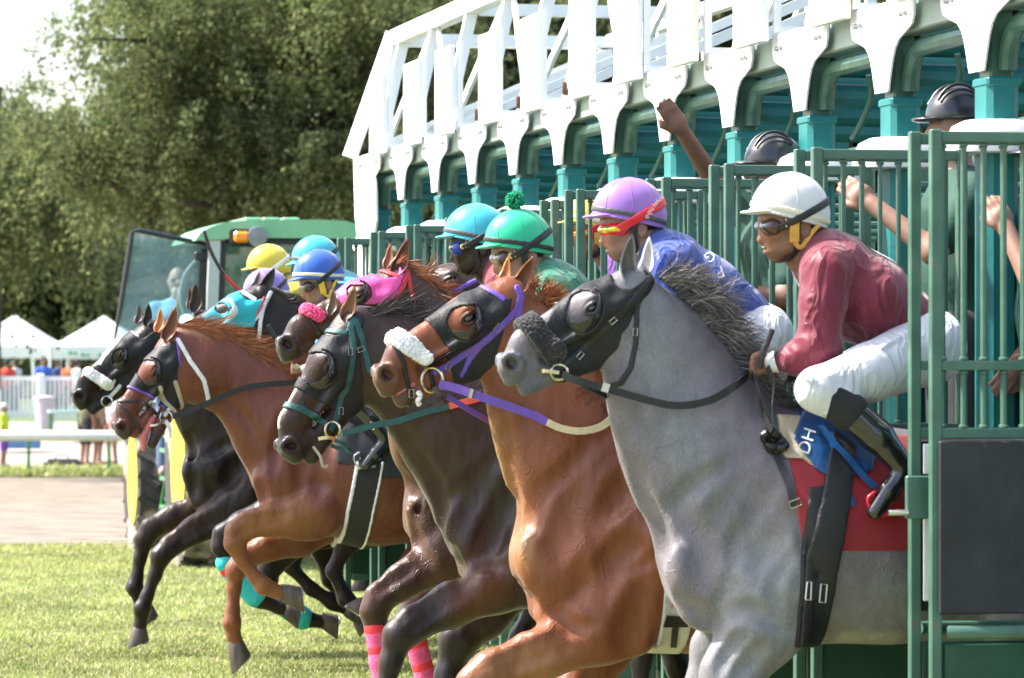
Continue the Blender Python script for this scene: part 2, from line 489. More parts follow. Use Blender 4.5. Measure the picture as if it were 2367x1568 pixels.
def skin_obj(name, VQ, parent, m, col=None):
    V, Q = VQ
    if 'fleece' in name or 'pompom' in name or 'shadow_roll' in name: V = fluff(V, Q, .0055, 150.)
    return obj(name, mesh_np(name, V-np.array(wloc(parent) if parent is not None else (0, 0, 0)), Q, True, None, col), parent, m)

# =================================================================== the ground
def CW(cx, D, z=0.):      # camera-aligned ground coordinates
    return (cx*CT+D*ST, D*CT-cx*ST, z)
def ground_z(D):
    return float(np.interp(D, [0, 39.5, 60, 80, 95, 108, 130, 3000], [0, 0, -.28, -.48, -.5, .22, .05, 0]))
def sheet(name, D0, D1, halfw, m, dz=0., nD=12, nx=8):
    V = []; Fc = []
    for i in range(nD+1):
        D = D0+(D1-D0)*i/nD
        for j in range(nx+1):
            V.append(CW(-halfw+2*halfw*j/nx, D, ground_z(D)+dz))
    for i in range(nD):
        for j in range(nx):
            a = i*(nx+1)+j; Fc.append((a, a+1, a+nx+2, a+nx+1))
    o = obj(name, mesh_np(name, V, Fc), None, m); o['kind'] = 'structure'; return o
M_soil = mat('soil_under_grass', (.17, .18, .075), .9, var=.5, vscale=3., bump=.4, bscale=40)
M_dirt = mat('harrowed_dirt', (.195, .158, .118), .95, var=.36, vscale=2.2, bump=.35, bscale=6, stretch=(.9, .9, 1), dirt=(.13, .104, .078), dscale=1.7, dcut=.52)
M_verge = mat('verge_grass', (.17, .20, .05), .9, var=.35, vscale=4., bump=.5, bscale=30)
M_path = mat('pale_path', (.30, .265, .225), .9, var=.2, vscale=.8)
M_far = mat('far_lawn', (.09, .13, .04), .9, var=.3, vscale=1.)
sheet('turf', -30, 39.2, 60, M_soil, 0, 14, 24)
sheet('dirt_track', 39.0, 82, 90, M_dirt, .004, 40, 12)
sheet('grass_verge', 81.5, 85.5, 90, M_verge, .03, 3, 8)
sheet('path', 85.4, 109, 120, M_path, .0, 16, 8)
sheet('ground', 108.8, 2600, 2500, M_far, .0, 10, 8)

# short turf blades, nobody could count them
def blades(n, c0, c1, D0, D1, h0, h1, seed, thin=1.):
    g = np.random.default_rng(seed)
    u = g.random(n); D = 1/(1/D0+u*(1/D1-1/D0)); cx = g.uniform(c0, c1, n)*D
    x = cx*CT+D*ST; y = D*CT-cx*ST
    patch = .5+.28*np.sin(x*2.1+np.sin(y*1.7)*1.3)*np.sin(y*1.3+np.sin(x*.9)*2)+.22*np.sin(x*7.3+2*np.sin(y*3.1))*np.sin(y*5.1+1.5*np.sin(x*4.7))
    h = g.uniform(h0, h1, n)*(.65+.6*patch)
    a = g.uniform(0, 2*np.pi, n); w = g.uniform(.004, .009, n)*thin
    lean = g.uniform(.1, .9, n)*h; la = g.uniform(0, 2*np.pi, n)
    B = np.stack((x, y, np.zeros(n)), 1); s = np.stack((np.cos(a)*w, np.sin(a)*w, 0*w), 1)
    L = np.stack((np.cos(la)*lean, np.sin(la)*lean, h), 1)
    mid = B+L*np.array((.35, .35, .6))
    V = np.stack((B-s, B+s, mid+s*.8, mid-s*.8, B+L), 1).reshape(-1, 3)
    i = np.arange(n)*5
    T = np.concatenate((np.stack((i, i+1, i+2), 1), np.stack((i, i+2, i+3), 1), np.stack((i+3, i+2, i+4), 1)))
    green = np.array(((.32, .37, .115), (.41, .44, .17), (.22, .28, .075), (.58, .52, .33)))
    pk = g.choice(4, n, p=(.38, .30, .16, .16)); col = green[pk]*g.uniform(.75, 1.25, (n, 1))
    col *= (.68+.6*patch)[:, None]
    return V, T, np.repeat(col, 5, 0)
M_blade = mat('grass_blades', (1, 1, 1), .6, attr=True, var=.12, vscale=.7, spec=.3, transl=.45)
V, T, cc = blades(300000, -.128, .128, 22.2, 39.6, .018, .046, 3, .85)
o = obj('grass', mesh_np('grass', V, T, False, None, cc), None, M_blade)
tag(o, 'short sunlit green turf under the horses', 'grass', kind='stuff')
V, T, cc = blades(16000, -.14, .14, 81.6, 85.6, .08, .2, 5, 4)
V[:, 2] -= .47
o = obj('verge_grass', mesh_np('verge_grass', V, T, False, None, cc), None, M_blade)
tag(o, 'yellow green grass strip along the far edge of the dirt track', 'grass', kind='stuff')

# =================================================================== the starting gate
GX, GY, GP = 4.47, 14.253, 1.172
KS = list(range(-2, 12))
def py_(k): return GY+GP*k
M_green = mat('gate_green_paint', (.060, .135, .098), .36, var=.22, vscale=9, bump=.08, bscale=50, dirt=(.13, .13, .105), dscale=9, dcut=.64)
M_pale = mat('gate_sunlit_green_paint', (.26, .33, .28), .45, var=.1, vscale=6, dirt=(.2, .2, .16), dscale=5, dcut=.7)  # gate green made paler, sunlight on the top beam put into its colour
M_white = mat('gate_white_paint', (.80, .80, .79), .42, var=.06, vscale=5, dirt=(.45, .40, .34), dscale=4, dcut=.72)
M_teal = mat('teal_vinyl_padding', (.007, .15, .145), .48, var=.14, vscale=7, bump=.5, bscale=9)
M_dteal = mat('dark_teal_padding', (.008, .13, .125), .5, var=.2, vscale=6, bump=.4, bscale=8)
M_dgreen = mat('dark_green_panel', (.012, .06, .038), .4, var=.25, vscale=5, dirt=(.09, .085, .06), dscale=30, dcut=.72)
M_rubber = mat('black_rubber_panel', (.022, .023, .027), .6, var=.35, vscale=5, bump=.4, bscale=16, dirt=(.075, .072, .07), dscale=22, dcut=.70)
M_rust = mat('rusty_iron', (.16, .06, .035), .8, var=.4, vscale=20)
M_cap = mat('white_cap_vinyl', (.82, .82, .81), .5, var=.05, vscale=5, bump=.2, bscale=10)
M_steel = mat('bright_steel', (.62, .62, .62), .22, metal=1., var=.1)
M_bolt = mat('zinc_bolts', (.3, .3, .3), .45, metal=.6)
M_board = mat('white_number_board', (.80, .795, .78), .5, var=.07, vscale=3)
M_board_b = mat('cream_number_board', (.78, .73, .58), .55, var=.08, vscale=4, stretch=(1, 1, 6))
gate = empty('starting_gate', (GX, GY, 0), 'long green and white racecourse starting gate with its front doors swung open', 'starting gate')
def gobj(mb, name, m, k=None, parent=None, sharp=35):
    return mb.obj(name, m, parent or gate, None, sharp)
def gcopy(src, dY, parent=None, dX=0.):
    o = src.copy(); COL.objects.link(o); o.parent = parent or src.parent; o.location = src.location+Vector((dX, dY, 0)); return o
# one of each, then copies along the row
Y0 = py_(0)
b = MB().box((GX, Y0-.063, 0.1), (GX+.085, Y0+.063, 2.90), .008); post = gobj(b, 'post', M_green)
b = MB().box((GX-.014, Y0-.085, .95), (GX+.10, Y0+.085, 2.63), .02)
b.box((GX-.018, Y0-.089, 2.60), (GX+.104, Y0+.089, 2.635), .008); pad = gobj(b, 'post_padding', M_teal)
half = [(.42, 2.985), (.42, 2.912), (.395, 2.88), (.31, 2.858), (.225, 2.838), (.172, 2.808), (.142, 2.77), (.115, 2.72), (.085, 2.655)]
poly = [(-a+Y0, z) for a, z in half][::-1]; poly = [(a+Y0, z) for a, z in half]+poly
b = MB().prism(poly, 'x', GX-.03, GX-.022); b.prism([(Y0+(y-Y0)*.35, z) for y, z in poly if z < 2.8], 'x', GX-.022, GX-.004)
gus = gobj(b, 'gusset_plate', M_white)
for y in (-.33, -.27, .27, .33): MB().lathe([(.0, -.016), (.010, -.014), (.010, 0)], (GX-.03, Y0+y, 2.925), (1, 0, 0), 6).obj('bolt', M_bolt, gus)
pts = [(GX+.06, Y0-.075, 2.655), (GX+.06, Y0-.075, 2.665)]
for i in range(1, 9):
    a = math.pi/2*i/8; pts.append((GX+.06, Y0-.075-.15*(1-math.cos(a)), 2.665+.145*math.sin(a)))
pts += [(GX+.06, Y0-GP+.06, 2.81)]
arch = gobj(MB().tube(pts, .034, 10), 'arch_pipe', M_green)
b = MB().tube(smooth_path([(GX+.17, Y0-.30, 2.78), (GX+.19, Y0-.27, 2.70), (GX+.17, Y0-.20, 2.60), (GX+.15, Y0-.13, 2.54)], 5), .012, 7)
hose = gobj(b, 'hose', M_green)
b = MB().lathe([(.05, 2.37), (1., 2.375), (1.04, 2.395), (1., 2.43), (.86, 2.468), (.6, 2.487), (0, 2.49)], (0, 0, 0), (0, 0, 1), 28)
b.v = [(GX+.06+x*.185*(abs(x)+.001)**-.25, Y0+y*.17*(abs(y)+.001)**-.25, z) for x, y, z in b.v]
cap = gobj(b, 'white_cap', M_cap)
rail = gobj(MB().tube([(GX+.10, Y0, 2.86), (GX+1.35, Y0, 2.84)], .070, 12), 'padded_rail', M_dteal)
rail2 = gobj(MB().tube([(GX+.10, Y0+.02, 2.72), (GX+1.15, Y0+.02, 2.70)], .048, 10), 'padded_rail', M_dteal)
b = MB().box((GX+.12, Y0-.055, .55), (GX+2.5, Y0+.055, 1.98), .03); part_p = gobj(b, 'partition_panel', M_dteal)
b = MB()
for i in range(5): b.tube([(GX+.35+.45*i, Y0, 1.95), (GX+.35+.45*i, Y0, 2.36)], .018, 8)
b.tube([(GX+.3, Y0, 2.36), (GX+2.3, Y0, 2.36)], .02, 8)
parts_u = gobj(b, 'partition_frame', M_green)
b = MB().box((GX+2.5, Y0-.05, .1), (GX+2.62, Y0+.05, 2.88), .01)
b if True else b.tube([(GX+2.56, Y0, 2.55)]+[(GX+2.56, Y0-.25*(1-math.cos(math.pi/2*i/6)), 2.58+.2*math.sin(math.pi/2*i/6)) for i in range(7)]+[(GX+2.56, Y0-GP+.05, 2.79)], .03, 8)
rear = gobj(b, 'rear_post', M_green)
b = MB().box((GX-.075, Y0-GP/2-.25, 2.955), (GX-.045, Y0-GP/2+.23, 3.45), .004)
board = gobj(b, 'number_board', M_board)
b = MB().bar((GX-.03, Y0-GP/2-.24, 2.99), (GX-.03, Y0-GP/2-.24, 3.47), .025, .03); b.bar((GX-.02, Y0-GP/2-.24, 3.0), (GX+.06, Y0-GP/2-.24, 3.0), .03, .03)
bfr = gobj(b, 'board_bracket', M_white)
b = MB().bar((GX-.05, Y0-.29, 3.0), (GX-.02, Y0-.20, 3.012), .03, .028).bar((GX-.055, Y0-.30, 2.995), (GX-.06, Y0-.32, 3.05), .02, .02)
latch = gobj(b, 'rusty_latch', M_rust)
tx = .19      # the truss leans back by this much at its top
b = MB().bar((GX+.03, Y0, 2.99), (GX+tx, Y0, 3.70), .065, .065, (1, 0, 0)); tpost = gobj(b, 'truss_post', M_white)
b = MB().bar((GX+.06, Y0-.08, 3.02), (GX+tx+.0, Y0-GP+.10, 3.69), .06, .02, (1, 0, 0)); dia = gobj(b, 'truss_brace', M_white)
b = MB().bar((GX+.06, Y0-GP+.08, 3.02), (GX+tx+.0, Y0-.10, 3.69), .06, .02, (1, 0, 0)); dib = gobj(b, 'truss_brace', M_white)
b = MB().bar((GX+tx+.05, Y0, 3.72), (GX+1.6, Y0, 3.72), .06, .07).bar((GX+.1, Y0, 3.03), (GX+1.55, Y0, 3.66), .04, .05)
cross = gobj(b, 'truss_cross_member', M_white)
b = MB().bar((GX+1.6, Y0, 3.0), (GX+1.6, Y0, 3.72), .05, .05).bar((GX+1.6, Y0, 3.03), (GX+1.6, Y0-GP, 3.70), .03, .05)
rpost = gobj(b, 'rear_truss_post', M_white)
rs = random.Random(4)
# doors
M_bar = M_green
def door_meshes(L=.55):
    fr = MB()
    for x in (-L, -.035): fr.box((x, -.017, .32), (x+.035, .017, 2.385), .003)
    for z0, z1 in ((2.345, 2.38), (1.632, 1.662), (1.418, 1.45)): fr.box((-L+.035, -.0155, z0), (-.035, .0155, z1), .003)
    fr.box((-L+.045, -.018, .40), (-.045, .018, .44), .003)
    bar = MB().tube([(0, 0, 1.45), (0, 0, 1.632)], .0085, 8).tube([(0, 0, 1.662), (0, 0, 2.345)], .0085, 8)
    for z in (1.455, 1.625, 1.668, 2.338): bar.lathe([(.009, -.006), (.014, -.003), (.014, .003), (.009, .006)], (0, 0, z), (0, 0, 1), 8)
    pan = MB().box((-L+.02, -.034, .87), (-.0, -.022, 1.412), .005)
    bump = MB().tube([(-L+.045, -.045, .815), (-L+.075, -.06, .815), (-.0, -.06, .815)], .021, 10)
    low = MB().box((-L+.045, -.012, .44), (-.045, .012, .775), .003)
    return {'frame': fr.mesh('frame'), 'bar': bar.mesh('bar'), 'panel': pan.mesh('panel'), 'bumper': bump.mesh('bumper'), 'low': low.mesh('low')}
DM = door_meshes()
for k_, m_ in (('frame', M_green), ('bar', M_bar), ('panel', M_rubber), ('bumper', M_green), ('low', M_dgreen)): DM[k_].materials.append(m_)
LM = MB().box((-.575, -.055, 1.165), (-.495, -.035, 1.30), .004).mesh('latch'); LM.materials.append(M_green)
TM = MB().box((-.512, -.03, .905), (-.482, -.024, 1.163), .002).box((-.512, -.03, 1.305), (-.482, -.024, 1.40), .002).mesh('tape'); TM.materials.append(M_white)
RM = MB().tube([(-.635, -.055, 1.185), (-.57, -.055, 1.185)], .010, 10).mesh('bolt'); RM.materials.append(M_steel)
HM = MB().tube([(-.10, -.065, 1.16), (-.05, -.065, 1.16)], .011, 10).mesh('bolt'); HM.materials.append(M_steel)
def door(k, side, ang):
    e = empty('front_door', (-.017-DX.get(k, 0)-(.026 if side > 0 else 0), py_(k)-GY+side*.07, 0), parent=gate); e.rotation_euler = (0, 0, R(ang))
    obj('door_frame', DM['frame'], e); f = obj('rubber_panel', DM['panel'], e)
    if side > 0: f.scale = (1, -1, 1)
    f = obj('bumper_tube', DM['bumper'], e)
    if side > 0: f.scale = (1, -1, 1)
    obj('kick_panel', DM['low'], e)
    for i in range(6):
        o = obj('bar', DM['bar'], e); o.location.x = -.55+.045+(.46/7)*(i+1)
    if side < 0:
        obj('latch_bolt', HM, e)
    else:
        obj('latch_plate', LM, e); obj('latch_bolt', RM, e); obj('white_tape', TM, e)
DX = {0: .07, 1: .075, 2: .04, 3: .125}
DA = {-1: (0, 0), 0: (2, 3), 1: (-1, 1), 2: (1, -2), 3: (-3, 0), 4: (2, 4), 5: (0, 2), 6: (3, 1), 7: (-2, 2), 8: (1, 3), 9: (0, 2), 10: (3, 5)}
for k in KS:
    dY = GP*k
    if k:
        for s_ in (post, pad): gcopy(s_, dY)
        gp_ = gcopy(gus, dY)
        for ch in list(gus.children): gcopy(ch, 0, gp_)
        if k > -2: [gcopy(s_, dY) for s_ in (arch, hose)]
        for s_ in (cap, rail, rail2, part_p, parts_u, rear): gcopy(s_, dY)
        if k > -2:
            nb = gcopy(board, dY); nb.location.x += rs.uniform(-.03, .03)
            if k in (2, 4, -1): nb.data = nb.data.copy(); nb.data.materials[0] = M_board_b
            for s_ in (bfr, latch): gcopy(s_, dY)
        gcopy(tpost, dY); gcopy(rpost, dY) if k > -2 else None
        gcopy(cross, dY) if k % 2 else None
    if k > -2 and k != 0:
        gcopy(dia if k % 2 else dib, dY)
    if k >= -1 and k < 10:
        a = DA.get(k, (0, 0)); door(k, -1, a[0]); door(k, 1, a[1])
bpy.data.objects.remove(dia)
y0, y1 = py_(-2)-.3, py_(11)+.25
gobj(MB().box((GX-.0, y0, 2.862), (GX+.11, y1, 2.978), .006), 'top_beam', M_pale)
gobj(MB().bar((GX+tx, y0, 3.745), (GX+tx, y1, 3.745), .09, .10), 'truss_top_chord', M_white)
gobj(MB().bar((GX+1.6, y0, 3.745), (GX+1.6, y1, 3.745), .07, .08), 'rear_truss_chord', M_white)
gobj(MB().bar((GX+2.56, y0, 2.90), (GX+2.56, y1, 2.90), .1, .08), 'rear_beam', M_green)
gobj(MB().box((GX+.3, y1-.05, 3.0), (GX+2.6, y1, 3.06)).bar((GX+.05, y1, 3.0), (GX+tx, y1, 3.72), .08, .06, (1, 0, 0)).bar((GX-.10, y1+.10, 2.98), (GX+tx-.02, y1+.02, 3.78), .05, .09, (1, 0, 0))
     .bar((GX+.1, y1, 3.05), (GX+1.6, y1, 3.7), .05, .05).bar((GX+tx, y1, 3.72), (GX+1.6, y1, 3.72), .05, .06), 'end_frame', M_white)
e_ = [(y1+.36, 2.99), (y1-.36, 2.99), (y1-.40, 2.90), (y1-.46, 2.84), (y1-.52, 2.72), (y1-.54, 2.55), (y1-.1, 2.05), (y1+.15, 1.92), (y1+.20, 2.45), (y1+.30, 2.62)]
gobj(MB().prism(e_, 'x', GX-.035, GX-.02).box((GX-.02, y1+.02, .4), (GX+.12, y1+.15, 2.95), .01), 'end_plate', M_white)
gobj(MB().box((GX+.05, y0, .32), (GX+.10, y1, .44), .006), 'ground_beam', M_dgreen)
gobj(MB().box((GX+.30, y0, .28), (GX+.36, y1, .74), .006), 'foot_board', M_dgreen)
for yw in (y0+.4, y1-.5):
    w = MB().lathe([(.15, -.12), (.36, -.12), (.40, -.07), (.40, .07), (.36, .12), (.15, .12)], (GX+1.5, yw, .40), (0, 1, 0), 20)
    gobj(w, 'tyre', mat('tyre_rubber', (.028, .027, .026), .8, var=.3, dirt=(.16, .13, .10), dscale=6, dcut=.5))

# =================================================================== horses
def coat_mat(name, rough=.42, dapple=0., vein=.5, wrinkle=.25, spec=.36):
    m = bpy.data.materials.new(name); m.use_nodes = True; t = m.node_tree; b = t.nodes['Principled BSDF']; L = t.links.new
    tc = N(t, 'ShaderNodeTexCoord'); P = tc.outputs['Object']
    at = N(t, 'ShaderNodeAttribute', attribute_name='Col')
    n1 = N(t, 'ShaderNodeTexNoise'); n1.inputs['Scale'].default_value = 4.; n1.inputs['Detail'].default_value = 5; L(P, n1.inputs['Vector'])
    r1 = N(t, 'ShaderNodeMapRange'); r1.inputs['From Min'].default_value = .3; r1.inputs['From Max'].default_value = .7
    r1.inputs['To Min'].default_value = .82; r1.inputs['To Max'].default_value = 1.17; L(n1.outputs['Fac'], r1.inputs['Value'])
    mx = N(t, 'ShaderNodeMix', data_type='RGBA', blend_type='MULTIPLY'); mx.inputs[0].default_value = 1
    L(at.outputs['Color'], mx.inputs[6]); L(r1.outputs[0], mx.inputs[7]); out = mx.outputs[2]
    # fine flecks of hair
    mp = N(t, 'ShaderNodeMapping'); mp.inputs['Scale'].default_value = (1, 1, .35); mp.inputs['Rotation'].default_value = (0, R(35), 0); L(P, mp.inputs[0])
    n2 = N(t, 'ShaderNodeTexNoise'); n2.inputs['Scale'].default_value = 240.; n2.inputs['Detail'].default_value = 2; L(mp.outputs[0], n2.inputs['Vector'])
    r2 = N(t, 'ShaderNodeMapRange'); r2.inputs['From Min'].default_value = .3; r2.inputs['From Max'].default_value = .7
    r2.inputs['To Min'].default_value = 1-.12-dapple*.14; r2.inputs['To Max'].default_value = 1.12+dapple*.14; L(n2.outputs['Fac'], r2.inputs['Value'])
    m2 = N(t, 'ShaderNodeMix', data_type='RGBA', blend_type='MULTIPLY'); m2.inputs[0].default_value = 1
    L(out, m2.inputs[6]); L(r2.outputs[0], m2.inputs[7]); out = m2.outputs[2]
    if dapple:
        vo = N(t, 'ShaderNodeTexVoronoi', feature='SMOOTH_F1'); vo.inputs['Scale'].default_value = 17.
        nw = N(t, 'ShaderNodeTexNoise'); nw.inputs['Scale'].default_value = 9.; L(P, nw.inputs['Vector'])
        vm = N(t, 'ShaderNodeVectorMath', operation='MULTIPLY_ADD'); vm.inputs[1].default_value = (.10, .10, .10)
        L(nw.outputs['Color'], vm.inputs[0]); L(P, vm.inputs[2]); L(vm.outputs[0], vo.inputs['Vector'])
        r3 = N(t, 'ShaderNodeMapRange'); r3.inputs['From Min'].default_value = .15; r3.inputs['From Max'].default_value = .6
        r3.inputs['To Min'].default_value = 1+.22*dapple; r3.inputs['To Max'].default_value = 1-.22*dapple; L(vo.outputs['Distance'], r3.inputs['Value'])
        m3 = N(t, 'ShaderNodeMix', data_type='RGBA', blend_type='MULTIPLY'); m3.inputs[0].default_value = 1
        L(out, m3.inputs[6]); L(r3.outputs[0], m3.inputs[7]); out = m3.outputs[2]
    L(out, b.inputs['Base Color'])
    rn = N(t, 'ShaderNodeMapRange'); rn.inputs['From Min'].default_value = .3; rn.inputs['From Max'].default_value = .7
    rn.inputs['To Min'].default_value = rough-.08; rn.inputs['To Max'].default_value = rough+.10; L(n1.outputs['Fac'], rn.inputs['Value'])
    L(rn.outputs[0], b.inputs['Roughness'])
    b.inputs['Specular IOR Level'].default_value = spec; b.inputs['Sheen Weight'].default_value = .08; b.inputs['Sheen Roughness'].default_value = .4
    # veins: thin raised lines that wander under the skin
    nv = N(t, 'ShaderNodeTexNoise'); nv.inputs['Scale'].default_value = 9.; nv.inputs['Detail'].default_value = 2; nv.inputs['Distortion'].default_value = .3; L(P, nv.inputs['Vector'])
    ab = N(t, 'ShaderNodeMath', operation='SUBTRACT'); ab.inputs[1].default_value = .5; L(nv.outputs['Fac'], ab.inputs[0])
    a2 = N(t, 'ShaderNodeMath', operation='ABSOLUTE'); L(ab.outputs[0], a2.inputs[0])
    rv = N(t, 'ShaderNodeMapRange', interpolation_type='SMOOTHSTEP'); rv.inputs['From Min'].default_value = 0; rv.inputs['From Max'].default_value = .016
    rv.inputs['To Min'].default_value = 1; rv.inputs['To Max'].default_value = 0; L(a2.outputs[0], rv.inputs['Value'])
    nm = N(t, 'ShaderNodeTexNoise'); nm.inputs['Scale'].default_value = 3.1; L(P, nm.inputs['Vector'])
    rm = N(t, 'ShaderNodeMapRange'); rm.inputs['From Min'].default_value = .5; rm.inputs['From Max'].default_value = .6; L(nm.outputs['Fac'], rm.inputs['Value'])
    mv = N(t, 'ShaderNodeMath', operation='MULTIPLY'); L(rv.outputs[0], mv.inputs[0]); L(rm.outputs[0], mv.inputs[1])
    b1 = N(t, 'ShaderNodeBump'); b1.inputs['Strength'].default_value = vein; b1.inputs['Distance'].default_value = .0018; L(mv.outputs[0], b1.inputs['Height'])
    # muscles that ripple under it, along the shoulder
    mp2 = N(t, 'ShaderNodeMapping'); mp2.inputs['Scale'].default_value = (1, 1, .38); mp2.inputs['Rotation'].default_value = (0, R(-32), 0); L(P, mp2.inputs[0])
    nr = N(t, 'ShaderNodeTexNoise'); nr.inputs['Scale'].default_value = 9.; nr.inputs['Detail'].default_value = 2; L(mp2.outputs[0], nr.inputs['Vector'])
    b2 = N(t, 'ShaderNodeBump'); b2.inputs['Strength'].default_value = wrinkle; b2.inputs['Distance'].default_value = .06; L(nr.outputs['Fac'], b2.inputs['Height']); L(b1.outputs[0], b2.inputs['Normal'])
    b3 = N(t, 'ShaderNodeBump'); b3.inputs['Strength'].default_value = .38; b3.inputs['Distance'].default_value = .004; L(n2.outputs['Fac'], b3.inputs['Height']); L(b2.outputs[0], b3.inputs['Normal'])
    L(b3.outputs[0], b.inputs['Normal'])
    return m
C_grey = coat_mat('grey_coat', .46, .45, .8, .3)
C_chest = coat_mat('chestnut_coat', .36, 0, .7, .38)
C_bay = coat_mat('dark_bay_coat', .34, 0, .7, .4)
C_black = coat_mat('black_coat', .36, 0, .3, .4, .3)
M_eye = mat('horse_eye', (.006, .004, .003), .06, var=.0, spec=.8, coat=.6)
M_hoof = mat('hoof_horn', (.085, .066, .055), .6, var=.5, vscale=30, stretch=(1, 1, .2), bump=.3, bscale=40)
M_shoe = mat('horseshoe', (.5, .5, .5), .35, metal=.9)
M_hood = mat('black_mesh_hood', (.0135, .0135, .0145), .56, var=.3, vscale=9, spec=.32, bump=.75, bscale=26, stretch=(1, 1, .5))
M_hoodpink = mat('pink_hood', (.62, .06, .26), .5, var=.08, bump=.5, bscale=22)
M_hoodturq = mat('turquoise_hood', (.015, .40, .45), .5, var=.08, bump=.5, bscale=22)
M_cup = mat('blinker_cup_plastic', (.012, .012, .013), .18, var=.2, coat=.4)
M_cupw = mat('white_blinker_cup', (.75, .75, .74), .4, var=.06)
M_lblack = mat('black_leather', (.008, .0075, .008), .42, var=.3, vscale=30, bump=.2, bscale=120)
M_lbrown = mat('dark_brown_leather', (.03, .018, .016), .45, var=.3, vscale=30, bump=.2, bscale=120)
M_lwhite = mat('white_bridle_web', (.72, .71, .69), .55, var=.12, vscale=40, bump=.2, bscale=150)
M_lpurple = mat('purple_bridle_web', (.14, .07, .38), .5, var=.12, vscale=40, bump=.25, bscale=150)
M_lgreen = mat('green_bridle_web', (.010, .075, .07), .45, var=.2, vscale=40, bump=.25, bscale=150)
M_lred = mat('red_bridle_web', (.62, .03, .05), .5, var=.12, vscale=40, bump=.2, bscale=150)
M_orange = mat('orange_rein_rubber', (.72, .09, .04), .55, var=.1, vscale=60, bump=.3, bscale=200)
M_cream = mat('cream_rein_rubber', (.66, .55, .33), .6, var=.1, vscale=60, bump=.3, bscale=200)
M_brass = mat('worn_brass_bit', (.62, .55, .36), .25, metal=1.)
M_fleecew = mat('white_fleece', (.80, .79, .77), .95, var=.1, vscale=60, bump=1., bscale=70, sheen=.4)
M_fleeceb = mat('black_fleece', (.020, .017, .018), .95, var=.4, vscale=90, bump=1., bscale=110, sheen=.3)
M_pom = mat('pink_pompom_yarn', (.85, .05, .16), .9, var=.25, vscale=80, bump=1., bscale=120, sheen=.3)
M_tongue = mat('wet_pink_mouth', (.50, .13, .12), .3, var=.2, vscale=30)
M_teeth = mat('horse_teeth', (.6, .52, .36), .35, var=.15, vscale=30)
M_bpink = mat('pink_leg_bandage', (.78, .10, .24), .8, var=.15, vscale=50, bump=.4, bscale=90)
M_bred = mat('red_bandage_tape', (.75, .035, .05), .6, var=.1)
M_bturq = mat('turquoise_leg_bandage', (.03, .50, .50), .8, var=.12, vscale=50, bump=.4, bscale=90)

